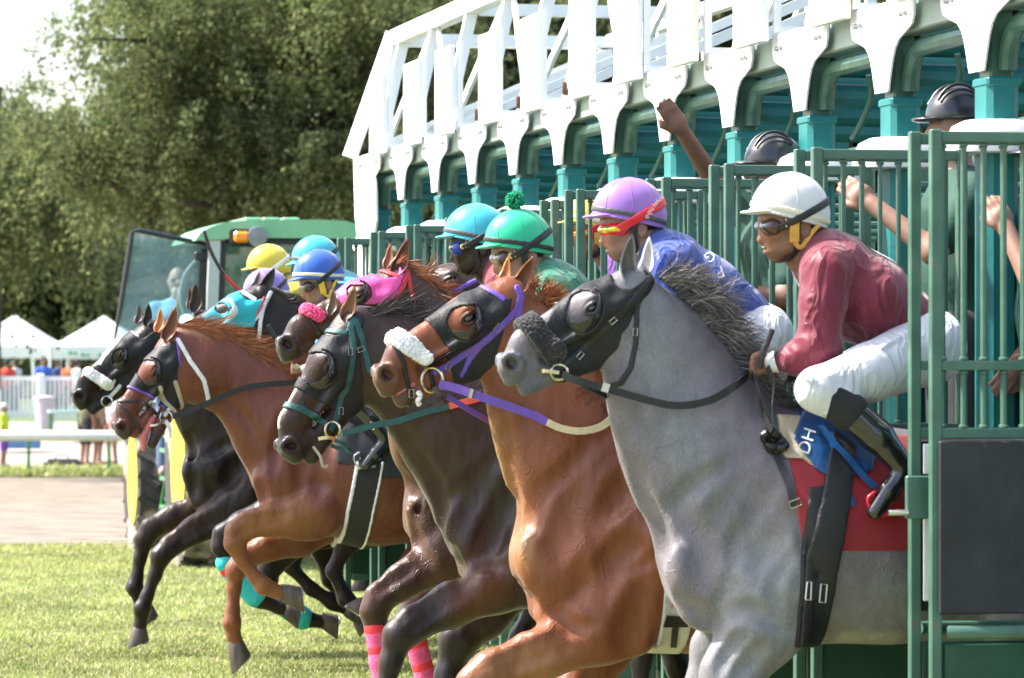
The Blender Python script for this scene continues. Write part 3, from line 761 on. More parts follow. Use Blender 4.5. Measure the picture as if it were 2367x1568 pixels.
COATK = .56
class Horse:
    def __init__(s, name_label, Y, poll, tip, coat, base, group='racehorses bursting out of the starting gate', yaw=0., h=.009, mouth=0., hs=1.):
        s.Y = Y; s.mat = coat; s.base = tuple(np.array(base)*COATK); s.h = h; s.S = Solid(); s.H = Solid(); s.paints = []; s.hoofs = []; s.furs = []
        p0 = W(*poll, Y); p1 = W(*tip, Y)
        d = p1-p0; s.mpp = np.linalg.norm(W(poll[0]+100, poll[1], Y)-p0)/100
        ang = math.atan2(-d[2], -d[0])-math.atan(.13); cy = math.cos(R(yaw)); sy = math.sin(R(yaw))
        ca, sa = math.cos(ang), math.sin(ang)
        s.hf = Frame(p0, (-ca*cy, -ca*sy, -sa), (sa*cy, sa*sy, -ca), (-sy, cy, 0), np.linalg.norm(d)/1.008*hs)
        gp = W(poll[0]+350, 1000, Y)
        s.root = empty('racehorse', (gp[0], Y, 0), name_label, 'horse', group)
        s.head(mouth)
    def P(s, px, py, dy=0.): return WORLD.to(W(px, py, s.Y+dy))
    def chain(s, pts, dy=0., sy=1., k=.05, S=None):
        (S or s.S).chain([s.P(p[0], p[1], dy) for p in pts], [p[2]*s.mpp for p in pts], sy, k, WORLD)
    def blob(s, px, py, r, dy=0., sy=1., k=.05, S=None):
        (S or s.S).ball(s.P(px, py, dy), r*s.mpp, sy, k, False, WORLD)
    def both(s, pts, dy, sy=1., k=.05):
        for q in (-dy, dy): s.chain(pts, q, sy, k)
    def groove(s, pts, dy, r, k=.03):
        r = r*1.12
        for q in (-1, 1):
            for a, b in zip(pts[:-1], pts[1:]):
                s.S.cone(s.P(*a, q*dy), s.P(*b, q*dy), r*s.mpp, r*s.mpp, 1, k, True, WORLD)
    def furrow(s, *lines, r=22, dep=.012, k=.035):
        "valleys between the muscles, laid on the near flank (and mirrored on the far one)"
        for l in lines: s.furs.append((l, r, dep, k, True))
    def ridge(s, *lines, r=16, dep=.007, k=.03):
        for l in lines: s.furs.append((l, r, dep, k, False))
    def carve(s):
        T = Solid(); T.ops = list(s.S.ops); A_ = []
        for l, r, dep, k, sub_ in s.furs:
            pp = [p[:2] for p in smooth_path([(*p, 0) for p in l], 3)]
            q = T.near(pp, s.Y, .75, 0.); n = T.normal(q, .012); rr = r*s.mpp
            dep = dep*.78; ends = np.array([min(1, 2.2*min(i, len(q)-1-i)/max(len(q)-1, 1)) for i in range(len(q))])
            c_ = q+n*((rr-dep*ends)[:, None]) if sub_ else q-n*((rr-dep*ends)[:, None])
            for i in range(len(c_)-1):
                for m_ in (0, 1):
                    a, b = c_[i].copy(), c_[i+1].copy()
                    if m_: a[1] = 2*s.Y-a[1]; b[1] = 2*s.Y-b[1]
                    s.S.cone(WORLD.to(a), WORLD.to(b), rr, rr, 1, k, sub_, WORLD)
    def head(s, mo):
        H = s.H; f = s.hf; k = .06
        H.fr = f
        H.cone((.08, .11, 0), (.36, .115, 0), .125, .14, .98, k)
        H.cone((.36, .11, 0), (.78, .105, 0), .132, .092, .66, k)
        H.cone((.78, .11, 0), (.91, .165, 0), .088, .074, .80, .05)
        H.cone((.935, .185, 0), (.945, .235, 0), .062, .048, 1.05, .04)
        H.cone((.935, .235, 0), (.80, .235, 0), .050, .048, 1.05, .04)
        for q in (-1, 1):
            H.cone((.52, .145, q*.128), (.74, .14, q*.112), .030, .026, 1, .05, True)
            H.cone((.56, .255, q*.115), (.74, .25, q*.10), .024, .02, 1, .05, True)
        for q in (-1, 1):
            H.ball((.345, .055, q*.112), .048, 1, .05)
            H.cone((.36, .135, q*.118), (.15, .15, q*.10), .03, .032, 1, .05)
            H.cone((.43, .19, q*.102), (.66, .19, q*.070), .024, .016, 1, .04)
            for t_ in np.linspace(0, 2*math.pi, 10, endpoint=False):
                H.ball((.918+.034*math.cos(t_)-.022*math.sin(t_), .155+.050*math.sin(t_)+.012*math.cos(t_), q*(.066+.012*math.cos(t_+2.6))), .021, 1, .022)
        H.ell((.25, .27, 0), (.20, .19, .122), .06)
        H.cone((.16, .30, 0), (.30, .36, 0), .10, .085, .9, .05)
        def J(u, v):        # the lower jaw turns about its hinge
            c0, s0 = math.cos(mo), math.sin(mo); du, dv = u-.25, v-.25
            return (.25+du*c0-dv*s0, .25+du*s0+dv*c0, 0)
        H.cone(J(.34, .335), J(.75, .315), .105, .062, .62, .06)
        H.cone(J(.76, .32), J(.90, .325), .054, .047, .98, .03)
        for q in (-1, 1):
            H.ball((.37, .085, q*.172), .038, 1, .03, True)
            H.ball((.22, .055, q*.165), .045, 1, .05, True)
            H.ell((.922, .155, q*.090), (.026, .043, .05), .008, True, .42)
        m = J(.98, .29)
        H.cone((1.01, .283, 0), (.74, .295, 0), .012+mo*.05, .008, 14, .010, True)
        H.cone((.66, .275, 0), (.90, .285, 0), .045, .040, .95, .012)
        s.J = J; s.mo = mo
    def uv(s, pts, w=-.11): return [tuple(s.hf.hit(x, y, w)[:2]) for x, y in pts]
    def paint(s, col, pts, soft=20., r=0.):
        "coat colour of its own, and sunlit edges painted in, along a line of (px, py, radius px)"
        s.paints.append((np.array(col)*COATK, pts, soft))
    def topx(s, V):
        X, Z = V[:, 0], V[:, 2]; D = X*ST+s.Y*CT; xc = X*CT-s.Y*ST
        return np.stack((PW/2+F*xc/D, HOR-F*(Z-EYE)/D), 1)
    def finish(s, hoof_mat=None, head_dark=None, blaze=None):
        s.carve()
        A = Solid(); A.ops = s.S.ops+s.H.ops
        s.A = A
        V, Q = A.skin(s.h)
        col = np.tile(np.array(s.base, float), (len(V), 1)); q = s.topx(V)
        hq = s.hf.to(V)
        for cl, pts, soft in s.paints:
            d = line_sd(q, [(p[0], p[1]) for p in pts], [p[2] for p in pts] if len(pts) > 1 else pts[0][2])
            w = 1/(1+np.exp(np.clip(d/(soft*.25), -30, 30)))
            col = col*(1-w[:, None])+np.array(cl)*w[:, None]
        inh = (hq[:, 0] > -.2) & (hq[:, 0] < 1.2) & (np.abs(hq[:, 2]) < .3) & (hq[:, 1] > -.2) & (hq[:, 1] < .6)
        if head_dark is not None:       # dark skin of the muzzle
            w = np.clip((hq[:, 0]-.70-.10*np.sin(hq[:, 1]*9))/.17, 0, 1)*inh
            w = w*w*(3-2*w); col = col*(1-w[:, None])+np.array(head_dark)*COATK*w[:, None]
        if blaze is not None:
            w = np.clip((blaze[1]-np.abs(hq[:, 2]+.004*np.sin(hq[:, 0]*25)))/.012, 0, 1)*(hq[:, 1] < .12)*(hq[:, 0] > blaze[2])*(hq[:, 0] < blaze[3])*inh
            col = col*(1-w[:, None])+np.array(blaze[0])*w[:, None]
        for q_ in (-1, 1):      # dark skin round the eye
            d = np.linalg.norm((hq-np.array((.37, .085, q_*.14)))/np.array((1.25, 1, 1)), axis=1)
            w = np.clip((.062-d)/.03, 0, 1)*inh*.8; col = col*(1-w[:, None])+np.array((.018, .012, .010))*w[:, None]
        # inside of the nostrils and mouth
        for q_ in (-1, 1):
            d = np.linalg.norm((hq-np.array((.938, .155, q_*.075)))/np.array((1, 1, 1)), axis=1)
            w = np.clip((.036-d)/.010, 0, 1)*inh; col = col*(1-w[:, None])+np.array((.05, .018, .016))*w[:, None]
        if s.mo > .06:
            w = ((hq[:, 0] > .70) & (hq[:, 0] < .985) & (hq[:, 1] > .262) & (hq[:, 1] < .285+s.mo*(hq[:, 0]-.45)*.8) & (np.abs(hq[:, 2]) < .074) & inh).astype(float)*.8
            col = col*(1-w[:, None])+np.array((.22, .06, .05))*w[:, None]
        s.body = skin_obj('body', (V, Q), s.root, s.mat)
        a = s.body.data.attributes.new('Col', 'FLOAT_COLOR', 'POINT'); cc = np.ones((len(V), 4), np.float32); cc[:, :3] = col
        a.data.foreach_set('color', cc.ravel())
        for q_ in (-1, 1):
            m = MB().lathe([(0, -.036), (.014, -.034), (.026, -.025), (.034, -.010), (.036, 0), (.034, .010), (.026, .025), (.014, .034), (0, .036)], (0, 0, 0), (0, 0, 1), 16)
            m.v = [tuple(s.hf.out((.37+x*1.12, .088+y*.80, q_*.130+z*.9))) for x, y, z in m.v]
            m.obj('eye', M_eye, s.root)
            ld = MB()
            for sg in (-1, 1):
                pts = [s.hf.out((.37+.043*math.cos(t)*1.15, .088+sg*.026*math.sin(t)-(.004 if sg < 0 else 0), q_*(.152-.020*abs(math.cos(t))))) for t in np.linspace(.0, math.pi, 9)]
                ld.tube(pts, (.0095 if sg < 0 else .007)*s.hf.s/.6, 6)
            lo = ld.mesh('eyelid', wloc(s.root)); s.colour(lo, np.array(s.base)*.5); obj('eyelid', lo, s.root, s.mat)
        for top, toe, dy in s.hoofs: s.hoof(top, toe, dy)
        return s
    def colour(s, me, col):
        a = me.attributes.new('Col', 'FLOAT_COLOR', 'POINT'); n = len(me.vertices)
        cc = np.ones((n, 4), np.float32); cc[:, :3] = col; a.data.foreach_set('color', cc.ravel())
    def hoof(s, top, toe, dy, r=.043):
        a = np.array(W(*top, s.Y+dy)); b = np.array(W(*toe, s.Y+dy)); d = b-a; L = np.linalg.norm(d); d /= L
        n = 16; side = np.array((0, 1., 0)); fw = np.cross(side, d); V = []
        if fw[0] > 0: fw = -fw
        rows = [(-.22, .74), (-.06, .90), (.10, 1.0), (.95, 1.22), (1.0, 1.20)]
        for t, q in rows:
            for k in range(n):
                an = 2*math.pi*k/n; cf, sf = math.cos(an), math.sin(an)
                cut = (.52 if t > .5 else .12)*(1-cf)*.5*max(t, 0)
                V.append(a+d*L*(t-cut)+fw*(cf*r*q*1.12)+side*(sf*r*q))
        Fc = [(i*n+k, i*n+(k+1) % n, (i+1)*n+(k+1) % n, (i+1)*n+k) for i in range(4) for k in range(n)]+[tuple(range(4*n, 5*n))]
        m = MB(); m.add(V, Fc); h = m.obj('hoof', M_hoof, s.root, sharp=50)
        e = np.array(V[4*n:5*n]); c0 = e.mean(0)
        MB().tube([c0+(p-c0)*.93+d*.004 for p in e[:n//2+4]]+[], .0055, 6).obj('horseshoe', M_shoe, s.root)
    def ear(s, base, tip, dy, front, wdt=.19, col=None, inner=None, twist=0.):
        "cupped ear: base and tip in pixels, front = pixel direction its hollow faces, dy its distance from the middle"
        a = np.array(W(*base, s.Y+dy)); b = np.array(W(*tip, s.Y+dy*1.1)); ax = b-a; L = np.linalg.norm(ax); ax /= L
        fr = W(base[0]+front[0], base[1]+front[1], s.Y+dy)-a; fr = fr+np.array((0, twist*np.linalg.norm(fr), 0))
        fr = fr-ax*(fr @ ax); fr /= np.linalg.norm(fr); sd = np.cross(ax, fr)
        nt_, na = 14, 13; V = []; cl = []
        bc = np.array(col if col is not None else s.base); ic = np.array(inner if inner is not None else bc*.35)
        for layer in (0, 1):
            for i in range(nt_+1):
                t = i/nt_; w = L*wdt*(math.sin(math.pi*min(1, (t*.80+.20)**.85))**.8+.02)*(1.0 if t < .97 else .6)
                if t < .2: w *= .85+.15*t/.2
                opn = R(45+85*min(1, t*2.2))*(1-.25*t)
                w = max(w-layer*.006, .001)
                for j in range(na+1):
                    ph = opn+(2*math.pi-2*opn)*j/na
                    bend = fr*(.10*L*t*t)
                    V.append(a+ax*(L*t-layer*.004*(t > .9))+fr*math.cos(ph)*w*.80+sd*math.sin(ph)*w+bend)
                    e = abs(j/na-.5)*2
                    cl.append((bc*(1-.35*t*t)) if layer == 0 else ic*(1+1.2*(e > .75)))
        W_ = na+1; n0 = (nt_+1)*W_; Fc = []
        for i in range(nt_):
            for j in range(na):
                p = i*W_+j; Fc.append((p, p+1, p+W_+1, p+W_)); q = n0+p; Fc.append((q, q+W_, q+W_+1, q+1))
            for j in (0, na):
                p = i*W_+j; Fc.append((p, p+W_, n0+p+W_, n0+p))
        for j in range(na):
            p = nt_*W_+j; Fc.append((p, p+1, n0+p+1, n0+p))
        m = MB(); m.add(V, Fc); me = m.mesh('ear', wloc(s.root), 60)
        at = me.attributes.new('Col', 'FLOAT_COLOR', 'POINT'); cc = np.ones((len(V), 4), np.float32); cc[:, :3] = np.array(cl)
        at.data.foreach_set('color', cc.ravel())
        return obj('ear', me, s.root, s.mat)
    # ---- things worn: layers that follow the skin
    def layer(s, name, m, infl, polys=(), lines=(), S=None, holes=(), fr=None, w=-.11, h=.005, dyhalf=.24, parent=None, edge=0.):
        if 'fleece' in name or 'pompom' in name or 'shadow' in name: h = .004
        "polys / lines are pixel outlines; lines = (pts, half width px); made as a thin coat over the body"
        hd = fr is None; S = S or s.H
        if hd:
            fr_ = s.hf; conv = lambda pts: s.uv(pts, w); scl = fr_.s; px = s.mpp/fr_.s
        else:
            fr_ = WORLD; conv = lambda pts: [tuple(WORLD.to(W(x, y, s.Y+w))[:2]) for x, y in pts]; scl = 1.; px = s.mpp
        pp = [np.array(conv(p)) for p in polys]; hh = [np.array(conv(p)) for p in holes]
        ll = [(np.array(conv(p)), ([q*px for q in r] if isinstance(r, (list, tuple)) else r*px)) for p, r in lines]
        allp = np.concatenate(pp+[l[0] for l in ll]); mr = max([np.max(l[1]) for l in ll]+[0])
        cs = []
        for a in (allp[:, 0].min()-mr, allp[:, 0].max()+mr):
            for b in (allp[:, 1].min()-mr, allp[:, 1].max()+mr):
                for c_ in (-dyhalf/scl, dyhalf/scl):
                    cs.append(fr_.out((a, b, c_ if hd else c_+s.Y)))
        cs = np.array(cs); lo, hi = cs.min(0), cs.max(0)
        if ('strap' in name or 'band' in name or 'billet' in name) and 'fleece' not in name and h <= .005 and s.Y < 17: h = .0034
        def ex(X, D):
            q = fr_.to(X)[..., :2]; mk = np.full(D.shape, 9.)
            for p in pp: mk = np.minimum(mk, poly_sd(q, p))
            for p, r in ll: mk = np.minimum(mk, line_sd(q, p, r))
            for p in hh: mk = np.maximum(mk, -poly_sd(q, p))
            return np.maximum(D, (mk*scl).astype(np.float32))
        VQ = S.skin(h, lo, hi, ex, infl)
        if len(VQ[0]) == 0: return None
        return skin_obj(name, VQ, parent or s.root, m)
    def on(s, pts, off=.004, S=None):
        "surface points of the near side under these pixels"
        return (S or s.A).near(pts, s.Y, .75, off)
    def strap(s, name, m, pts, wpx, off=.006, S=None, n=6, parent=None, th=.005):
        pp = smooth_path([(*p, 0) for p in pts], n); q = s.on([p[:2] for p in pp], off, S); nn = (S or s.A).normal(q)
        side = []
        for i in range(len(q)):
            d = q[min(i+1, len(q)-1)]-q[max(i-1, 0)]; side.append(Vector(np.cross(nn[i], d)).normalized())
        return MB().strip(q, wpx*s.mpp, side, th).obj(name, m, parent or s.root)
    def ring(s, name, m, ctr, rx, off=.012, r=.0045, parent=None, ry=None, S=None):
        p = s.on([ctr], off, S)[0]; rx *= s.mpp; ry = (ry*s.mpp if ry else rx)
        pts = [p+np.array((rx*math.cos(t), -.006*math.cos(2*t), ry*math.sin(t))) for t in np.linspace(0, 2*math.pi, 28, endpoint=False)]
        return MB().tube(pts, r, 8, closed=True).obj(name, m, parent or s.root)
    def buckle(s, ctr, ang, wpx, m=None, parent=None, off=.013, S=None):
        p = s.on([ctr], off, S)[0]; a = R(ang); w = wpx*s.mpp; pts = []
        for x, y in ((-.6, -1), (.6, -1), (.6, 1), (-.6, 1)):
            pts.append(p+np.array(((x*math.cos(a)-y*math.sin(a))*w, 0, -(x*math.sin(a)+y*math.cos(a))*w)))
        return MB().tube(pts, .0022, 6, closed=True).obj('buckle', m or M_steel, parent or s.root)
    def cup(s, ctr, rx, ry, tilt=0., m=None, a0=-60, a1=150, depth=.045, rim=True):
        "the half cup sewn round the eye of a blinker hood; angles from the right, turning downwards"
        c0 = s.hf.hit(*ctr, -.14); cu, cv = c0[:2]; px = s.mpp/s.hf.s; g = []
        al = math.atan2(s.hf.M[0][2], s.hf.M[0][0])
        def uvp(t, q):
            x, y = rx*math.cos(t)*q, ry*math.sin(t)*q
            ct, st = math.cos(R(tilt)), math.sin(R(tilt)); x, y = x*ct-y*st, x*st+y*ct
            return s.hf.hit(ctr[0]+x, ctr[1]+y, -.14)[:2]
        na, nr = 22, 6; V = []
        for lay in (0, 1):
            for i in range(na+1):
                t = R(a0+(a1-a0)*i/na); en = math.sin(math.pi*i/na)**.5
                for j in range(nr+1):
                    q = 1.10-.74*(j/nr)**1.2*en
                    u, v = uvp(t, q); dep = -.152-lay*.006/s.hf.s-depth*.75/s.hf.s*(math.sin(j/nr*math.pi/2))*en
                    V.append(s.hf.out((u, v, dep)))
        Wd = nr+1; n0 = (na+1)*Wd; Fc = []
        for i in range(na):
            for j in range(nr):
                p = i*Wd+j; Fc.append((p, p+1, p+Wd+1, p+Wd)); Fc.append((n0+p, n0+p+Wd, n0+p+Wd+1, n0+p+1))
            p = i*Wd+nr; Fc.append((p, p+Wd, n0+p+Wd, n0+p))
        mb = MB(); mb.add(V, Fc); cp = mb.obj('blinker_cup', m or M_cup, s.root, sharp=60)
        if rim:
            pts = [s.hf.out((*uvp(t, 1.12), -.160)) for t in np.linspace(R(a0-12), R(a1+12), 26)]
            MB().tube(pts, .0045, 6).obj('cup_rim', m or M_cup, cp)
        return cp
    def mane(s, crest, flow, n, ln, m, wd=.008, dy=.03, seed=1, curl=.5, name='mane', fall=0., spread=14.):
        "locks from the crest line (px) streaming along flow = pixel directions at its two ends"
        g = random.Random(seed); path = [tuple(p) for p in smooth_path([(*p, 0) for p in crest], 8)]; K = 7; per = 16; PT = []; WQ = []; SD = []
        for cl in range(max(int(n*3.4/per), 4)):
            t0 = g.random(); ca = g.gauss(0, spread); cl_l = ln*(.55+.6*g.random()); cb = g.gauss(0, curl)*.5; cy = g.uniform(-dy, dy); cy1 = cy+g.uniform(-.05, .02)-fall
            for i in range(per):
                t = min(max(t0+g.gauss(0, .018), 0), 1); x = t*(len(path)-1); j = min(int(x), len(path)-2); fx = x-j
                pa, pb = path[j], path[j+1]; p = (pa[0]+(pb[0]-pa[0])*fx, pa[1]+(pb[1]-pa[1])*fx)
                f0 = (flow[0][0]*(1-t)+flow[1][0]*t, flow[0][1]*(1-t)+flow[1][1]*t)
                wild = g.random() < .06
                an = math.atan2(f0[1], f0[0])+R(ca+g.gauss(0, 3.5 if not wild else 16)); l = cl_l*(.7+.35*g.random())
                y0 = s.Y+cy+g.gauss(0, .008); y1 = s.Y+cy1+g.gauss(0, .012)
                px_, py_0 = p[0]+g.uniform(-4, 4), p[1]+g.uniform(-3, 8)
                bend = cb+g.gauss(0, .12); row = []
                for q in range(K+1):
                    r_ = q/K; a2 = an+bend*r_*1.3
                    row.append(Wf(px_+math.cos(a2)*l*r_, py_0+math.sin(a2)*l*r_+(fall*2.0+.22)*l*r_*r_, y0+(y1-y0)*r_))
                PT.append(row); WQ.append(wd*.32*g.uniform(.5, 1.2)); SD.append((g.uniform(-.5, .5), g.uniform(-.6, .6), 1.))
        PT = np.array(PT); WQ = np.array(WQ)[:, None]; SD = np.array(SD)[:, None, :]; ns = len(PT)
        d = np.empty_like(PT); d[:, 1:-1] = PT[:, 2:]-PT[:, :-2]; d[:, 0] = PT[:, 1]-PT[:, 0]; d[:, -1] = PT[:, -1]-PT[:, -2]
        sv = np.cross(np.cross(d, np.broadcast_to(SD, d.shape)), d); sv /= np.linalg.norm(sv, axis=-1, keepdims=True)+1e-9
        w_ = WQ*(1-(np.arange(K+1)/K)[None, :]**1.6)*.5+.0004
        V = np.stack((PT-sv*w_[..., None], PT+sv*w_[..., None]), 2).reshape(-1, 3)
        b0 = (np.arange(ns)*2*(K+1))[:, None]+2*np.arange(K)[None, :]; b0 = b0.ravel()
        Fc = np.stack((b0, b0+1, b0+3, b0+2), 1)
        Fc = np.array(Fc)
        me = mesh_np(name, np.array(V)-np.array(wloc(s.root)), Fc)
        return obj(name, me, s.root, m)
    def stream(s, name, m, pts, wpx, dys, th=.005, n=6, up=(0, 0, 1), parent=None):
        "a strap hanging free in the air: pixel points, each with its own distance from the middle of the horse"
        q = smooth_path([W(p[0], p[1], s.Y+d) for p, d in zip(pts, dys)], n)
        return MB().strip(q, wpx*s.mpp, up, th).obj(name, m, parent or s.root)
M_hairg = mat('grey_mane_hair', (.045, .043, .045), .5, var=.6, vscale=40)
M_hairc = mat('chestnut_mane_hair', (.24, .075, .02), .42, var=.45, vscale=30)
M_hairb = mat('black_mane_hair', (.025, .016, .013), .4, var=.4, vscale=30)
M_hairp = mat('pale_mane_hair', (.20, .17, .15), .5, var=.5, vscale=30)
M_hairblk = mat('dark_flame_hair', (.10, .035, .015), .45, var=.4, vscale=30)
SY = lambda k: GY+GP*(k-.5)

# ---- the grey in the nearest stall
g1 = Horse('grey horse with a black hood, black bridle and red saddle cloth, nearest to the camera', SY(0), (1470, 612), (1141, 846), C_grey, (.262, .226, .247), h=.0085, yaw=3)
g1.chain([(1470, 745, 95), (1512, 800, 118), (1552, 890, 146), (1594, 980, 168), (1642, 1060, 190), (1700, 1130, 222)], 0, [.55, .46, .42, .45, .5, .58], .06)
g1.chain([(1656, 1318, 126), (1690, 1350, 120)], 0, .95, .08)
g1.chain([(1740, 1190, 215), (1870, 1222, 250), (2050, 1240, 233), (2250, 1242, 224), (2430, 1215, 218), (2580, 1235, 185)], 0, [.70, .74, .78, .78, .8, .8], .08)
g1.both([(1780, 1050, 60), (1715, 1170, 80), (1625, 1315, 78)], .115, .55, .06)
g1.both([(1790, 1180, 90), (1800, 1330, 105)], .14, .5, .06)
g1.both([(1604, 1310, 54), (1625, 1400, 54)], .09, .8, .06)
g1.groove([(1500, 1010), (1545, 1130), (1572, 1235)], .165, 20, .05)
g1.groove([(1700, 1255), (1745, 1160), (1812, 1040)], .255, 22, .06)
g1.groove([(1560, 1225), (1640, 1160), (1720, 1060)], .235, 20, .06)
g1.groove([(1690, 1385), (1740, 1310), (1790, 1270)], .275, 18, .05)
g1.groove([(1850, 1200), (1890, 1330), (1850, 1440)], .275, 16, .05)
g1.chain([(1790, 1360, 112), (1762, 1440, 98), (1690, 1560, 67), (1645, 1670, 46), (1600, 1790, 29), (1568, 1880, 27), (1550, 1920, 32), (1520, 1960, 24)], -.15, [.75, .7, .75, .9, 1, 1, 1, 1], .04)
g1.blob(1832, 1440, 34, -.16, 1, .05)
g1.chain([(1740, 1370, 100), (1672, 1500, 72), (1640, 1590, 54), (1570, 1700, 40), (1500, 1800, 28), (1450, 1880, 26), (1430, 1905, 30), (1400, 1930, 24)], .17, [.75, .75, .8, .9, 1, 1, 1, 1], .04)
for dy in (-.15, .15): g1.chain([(2480, 1260, 190), (2400, 1430, 120), (2500, 1620, 62), (2570, 1740, 40), (2520, 1880, 27), (2490, 1950, 32)], dy, .7, .05)
g1.hoofs = [((1515, 1965), (1490, 2008), -.15), ((1396, 1935), (1365, 1975), .17)]
g1.paint((.30, .30, .31), [(1470, 700, 70), (1520, 900, 60), (1600, 1150, 60)], 90)
g1.paint((.34, .34, .345), [(1760, 1350, 130), (1690, 1560, 90)], 90)
g1.paint((.32, .32, .33), [(2020, 1380, 90), (2300, 1400, 120)], 80)
g1.paint((.12, .12, .13), [(1780, 985, 40), (1690, 860, 20), (1560, 690, 12)], 50)
g1.paint((.5, .48, .44), [(1930, 1470, 14), (2050, 1470, 12)], 14)
g1.paint((.12, .115, .12), [(1640, 1700, 46), (1560, 1900, 50)], 60)
g1.furrow([(1464, 1069), (1489, 1146), (1525, 1232), (1533, 1292)], [(1689, 1073), (1598, 1130), (1546, 1182)], [(1575, 1389), (1621, 1419), (1662, 1464)], [(1675, 1426), (1735, 1412), (1821, 1455)], r=20, dep=.015)
g1.furrow([(1725, 1110), (1666, 1191), (1644, 1246)], [(1794, 1137), (1730, 1228), (1705, 1278)], [(1821, 1173), (1771, 1255), (1753, 1337)], [(1598, 1201), (1625, 1264), (1616, 1346)], r=32, dep=.012, k=.05)
g1.furrow([(1725, 1460), (1689, 1505), (1662, 1555)], [(1762, 1492), (1725, 1537), (1707, 1565)], [(1821, 1292), (1789, 1351), (1798, 1414)], r=13, dep=.007)
g1.finish(head_dark=(.17, .17, .18))
# ---- the chestnut beside it
g2 = Horse('chestnut horse with a purple bridle, black hood and white fleece noseband', SY(1), (1186, 634), (852, 872), C_chest, (.335, .103, .038), h=.009, yaw=4)
g2.chain([(1195, 770, 92), (1222, 815, 108), (1258, 895, 130), (1296, 980, 152), (1352, 1080, 180), (1400, 1150, 212)], 0, [.55, .46, .42, .45, .52, .60], .06)
g2.chain([(1310, 1285, 132), (1335, 1355, 116)], 0, .95, .08)
g2.chain([(1440, 1190, 200), (1520, 1235, 250), (1650, 1250, 248), (1850, 1245, 238), (2050, 1220, 225), (2200, 1240, 180)], 0, [.70, .75, .78, .78, .8, .8], .08)
g2.both([(1460, 1050, 60), (1390, 1160, 82), (1290, 1300, 78)], .115, .55, .06)
g2.both([(1480, 1190, 90), (1470, 1340, 100)], .14, .5, .06)
g2.both([(1255, 1290, 62), (1275, 1390, 58)], .10, .8, .04)
g2.groove([(1160, 985), (1195, 1100), (1232, 1215)], .165, 18, .05)
g2.groove([(1380, 1240), (1425, 1150), (1485, 1040)], .25, 20, .06)
g2.groove([(1230, 1210), (1310, 1150), (1390, 1060)], .225, 18, .06)
g2.groove([(1360, 1390), (1400, 1310), (1450, 1270)], .27, 16, .05)
g2.groove([(1530, 1180), (1570, 1320), (1540, 1430)], .275, 14, .05)
g2.chain([(1455, 1385, 106), (1390, 1448, 84), (1250, 1510, 58), (1135, 1552, 44), (1098, 1585, 40), (1070, 1690, 25), (1055, 1745, 30), (1035, 1790, 23)], -.15, [.75, .7, .75, .9, .9, 1, 1, 1], .04)
g2.blob(1470, 1475, 40, -.16, 1, .05)
g2.chain([(1460, 1400, 95), (1380, 1520, 62), (1330, 1600, 48), (1310, 1700, 26), (1300, 1790, 29), (1290, 1830, 22)], .17, [.75, .75, .85, 1, 1, 1], .04)
for dy in (-.15, .15): g2.chain([(2100, 1270, 180), (2020, 1430, 110), (2120, 1600, 58), (2180, 1720, 38), (2140, 1840, 26), (2110, 1900, 30)], dy, .7, .05)
g2.hoofs = [((1030, 1800), (1005, 1838), -.15), ((1288, 1838), (1270, 1880), .17)]
g2.paint((.50, .24, .085), [(1138, 980, 12), (1165, 1120, 16), (1195, 1280, 22)], 40)  # golden strip down the chest front: the sun's rim light painted in
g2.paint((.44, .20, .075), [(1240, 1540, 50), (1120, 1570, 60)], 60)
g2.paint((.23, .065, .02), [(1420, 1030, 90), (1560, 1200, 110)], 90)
g2.furrow([(1161, 946), (1184, 1110), (1189, 1205), (1183, 1242)], [(1384, 1005), (1307, 1091), (1252, 1132)], [(1202, 1351), (1209, 1396), (1257, 1439)], [(1291, 1419), (1316, 1446), (1343, 1455)], r=20, dep=.014)
g2.furrow([(1443, 1128), (1361, 1191), (1289, 1255)], [(1507, 1146), (1439, 1260), (1416, 1355)], [(1484, 1351), (1458, 1442), (1444, 1501)], [(1371, 1110), (1307, 1201), (1266, 1301)], r=34, dep=.013, k=.05)
g2.furrow([(1366, 1446), (1243, 1494), (1138, 1537)], [(1343, 1487), (1234, 1526), (1166, 1551)], [(1398, 1310), (1462, 1314), (1507, 1292)], r=13, dep=.007)
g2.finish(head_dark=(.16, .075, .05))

# ---- the dark bay with the green bridle
g3 = Horse('dark bay horse with a green bridle and black hood, head tucked low', SY(2), (800, 712), (637, 1050), C_bay, (.062, .029, .019), h=.010, yaw=8)
g3.chain([(845, 790, 80), (905, 830, 104), (960, 866, 116), (1030, 928, 142), (1095, 995, 168), (1160, 1075, 200)], 0, [.55, .48, .45, .48, .54, .62], .06)
g3.chain([(1132, 1232, 104), (1145, 1290, 88)], 0, .98, .08)
g3.chain([(1230, 1110, 180), (1330, 1165, 218), (1500, 1180, 224), (1680, 1180, 214), (1850, 1165, 205), (1980, 1190, 165)], 0, [.70, .75, .78, .78, .8, .8], .08)
g3.both([(1240, 1000, 52), (1185, 1100, 72), (1110, 1225, 70)], .115, .55, .06)
g3.both([(1260, 1120, 76), (1235, 1270, 86)], .14, .5, .06)
g3.both([(1085, 1215, 54), (1095, 1290, 50)], .095, .8, .04)
g3.groove([(930, 960), (975, 1050), (1030, 1150)], .165, 16, .05)
g3.groove([(1180, 1170), (1215, 1090), (1260, 1000)], .25, 17, .06)
g3.groove([(1165, 1320), (1200, 1250), (1240, 1210)], .27, 14, .05)
g3.chain([(1215, 1290, 92), (1150, 1345, 70), (1040, 1400, 49), (955, 1443, 39), (922, 1470, 34), (903, 1530, 23), (885, 1620, 22), (874, 1665, 27), (862, 1700, 21)], -.15, [.75, .7, .75, .9, .9, 1, 1, 1, 1], .035)
g3.blob(1222, 1372, 32, -.16, 1, .05)
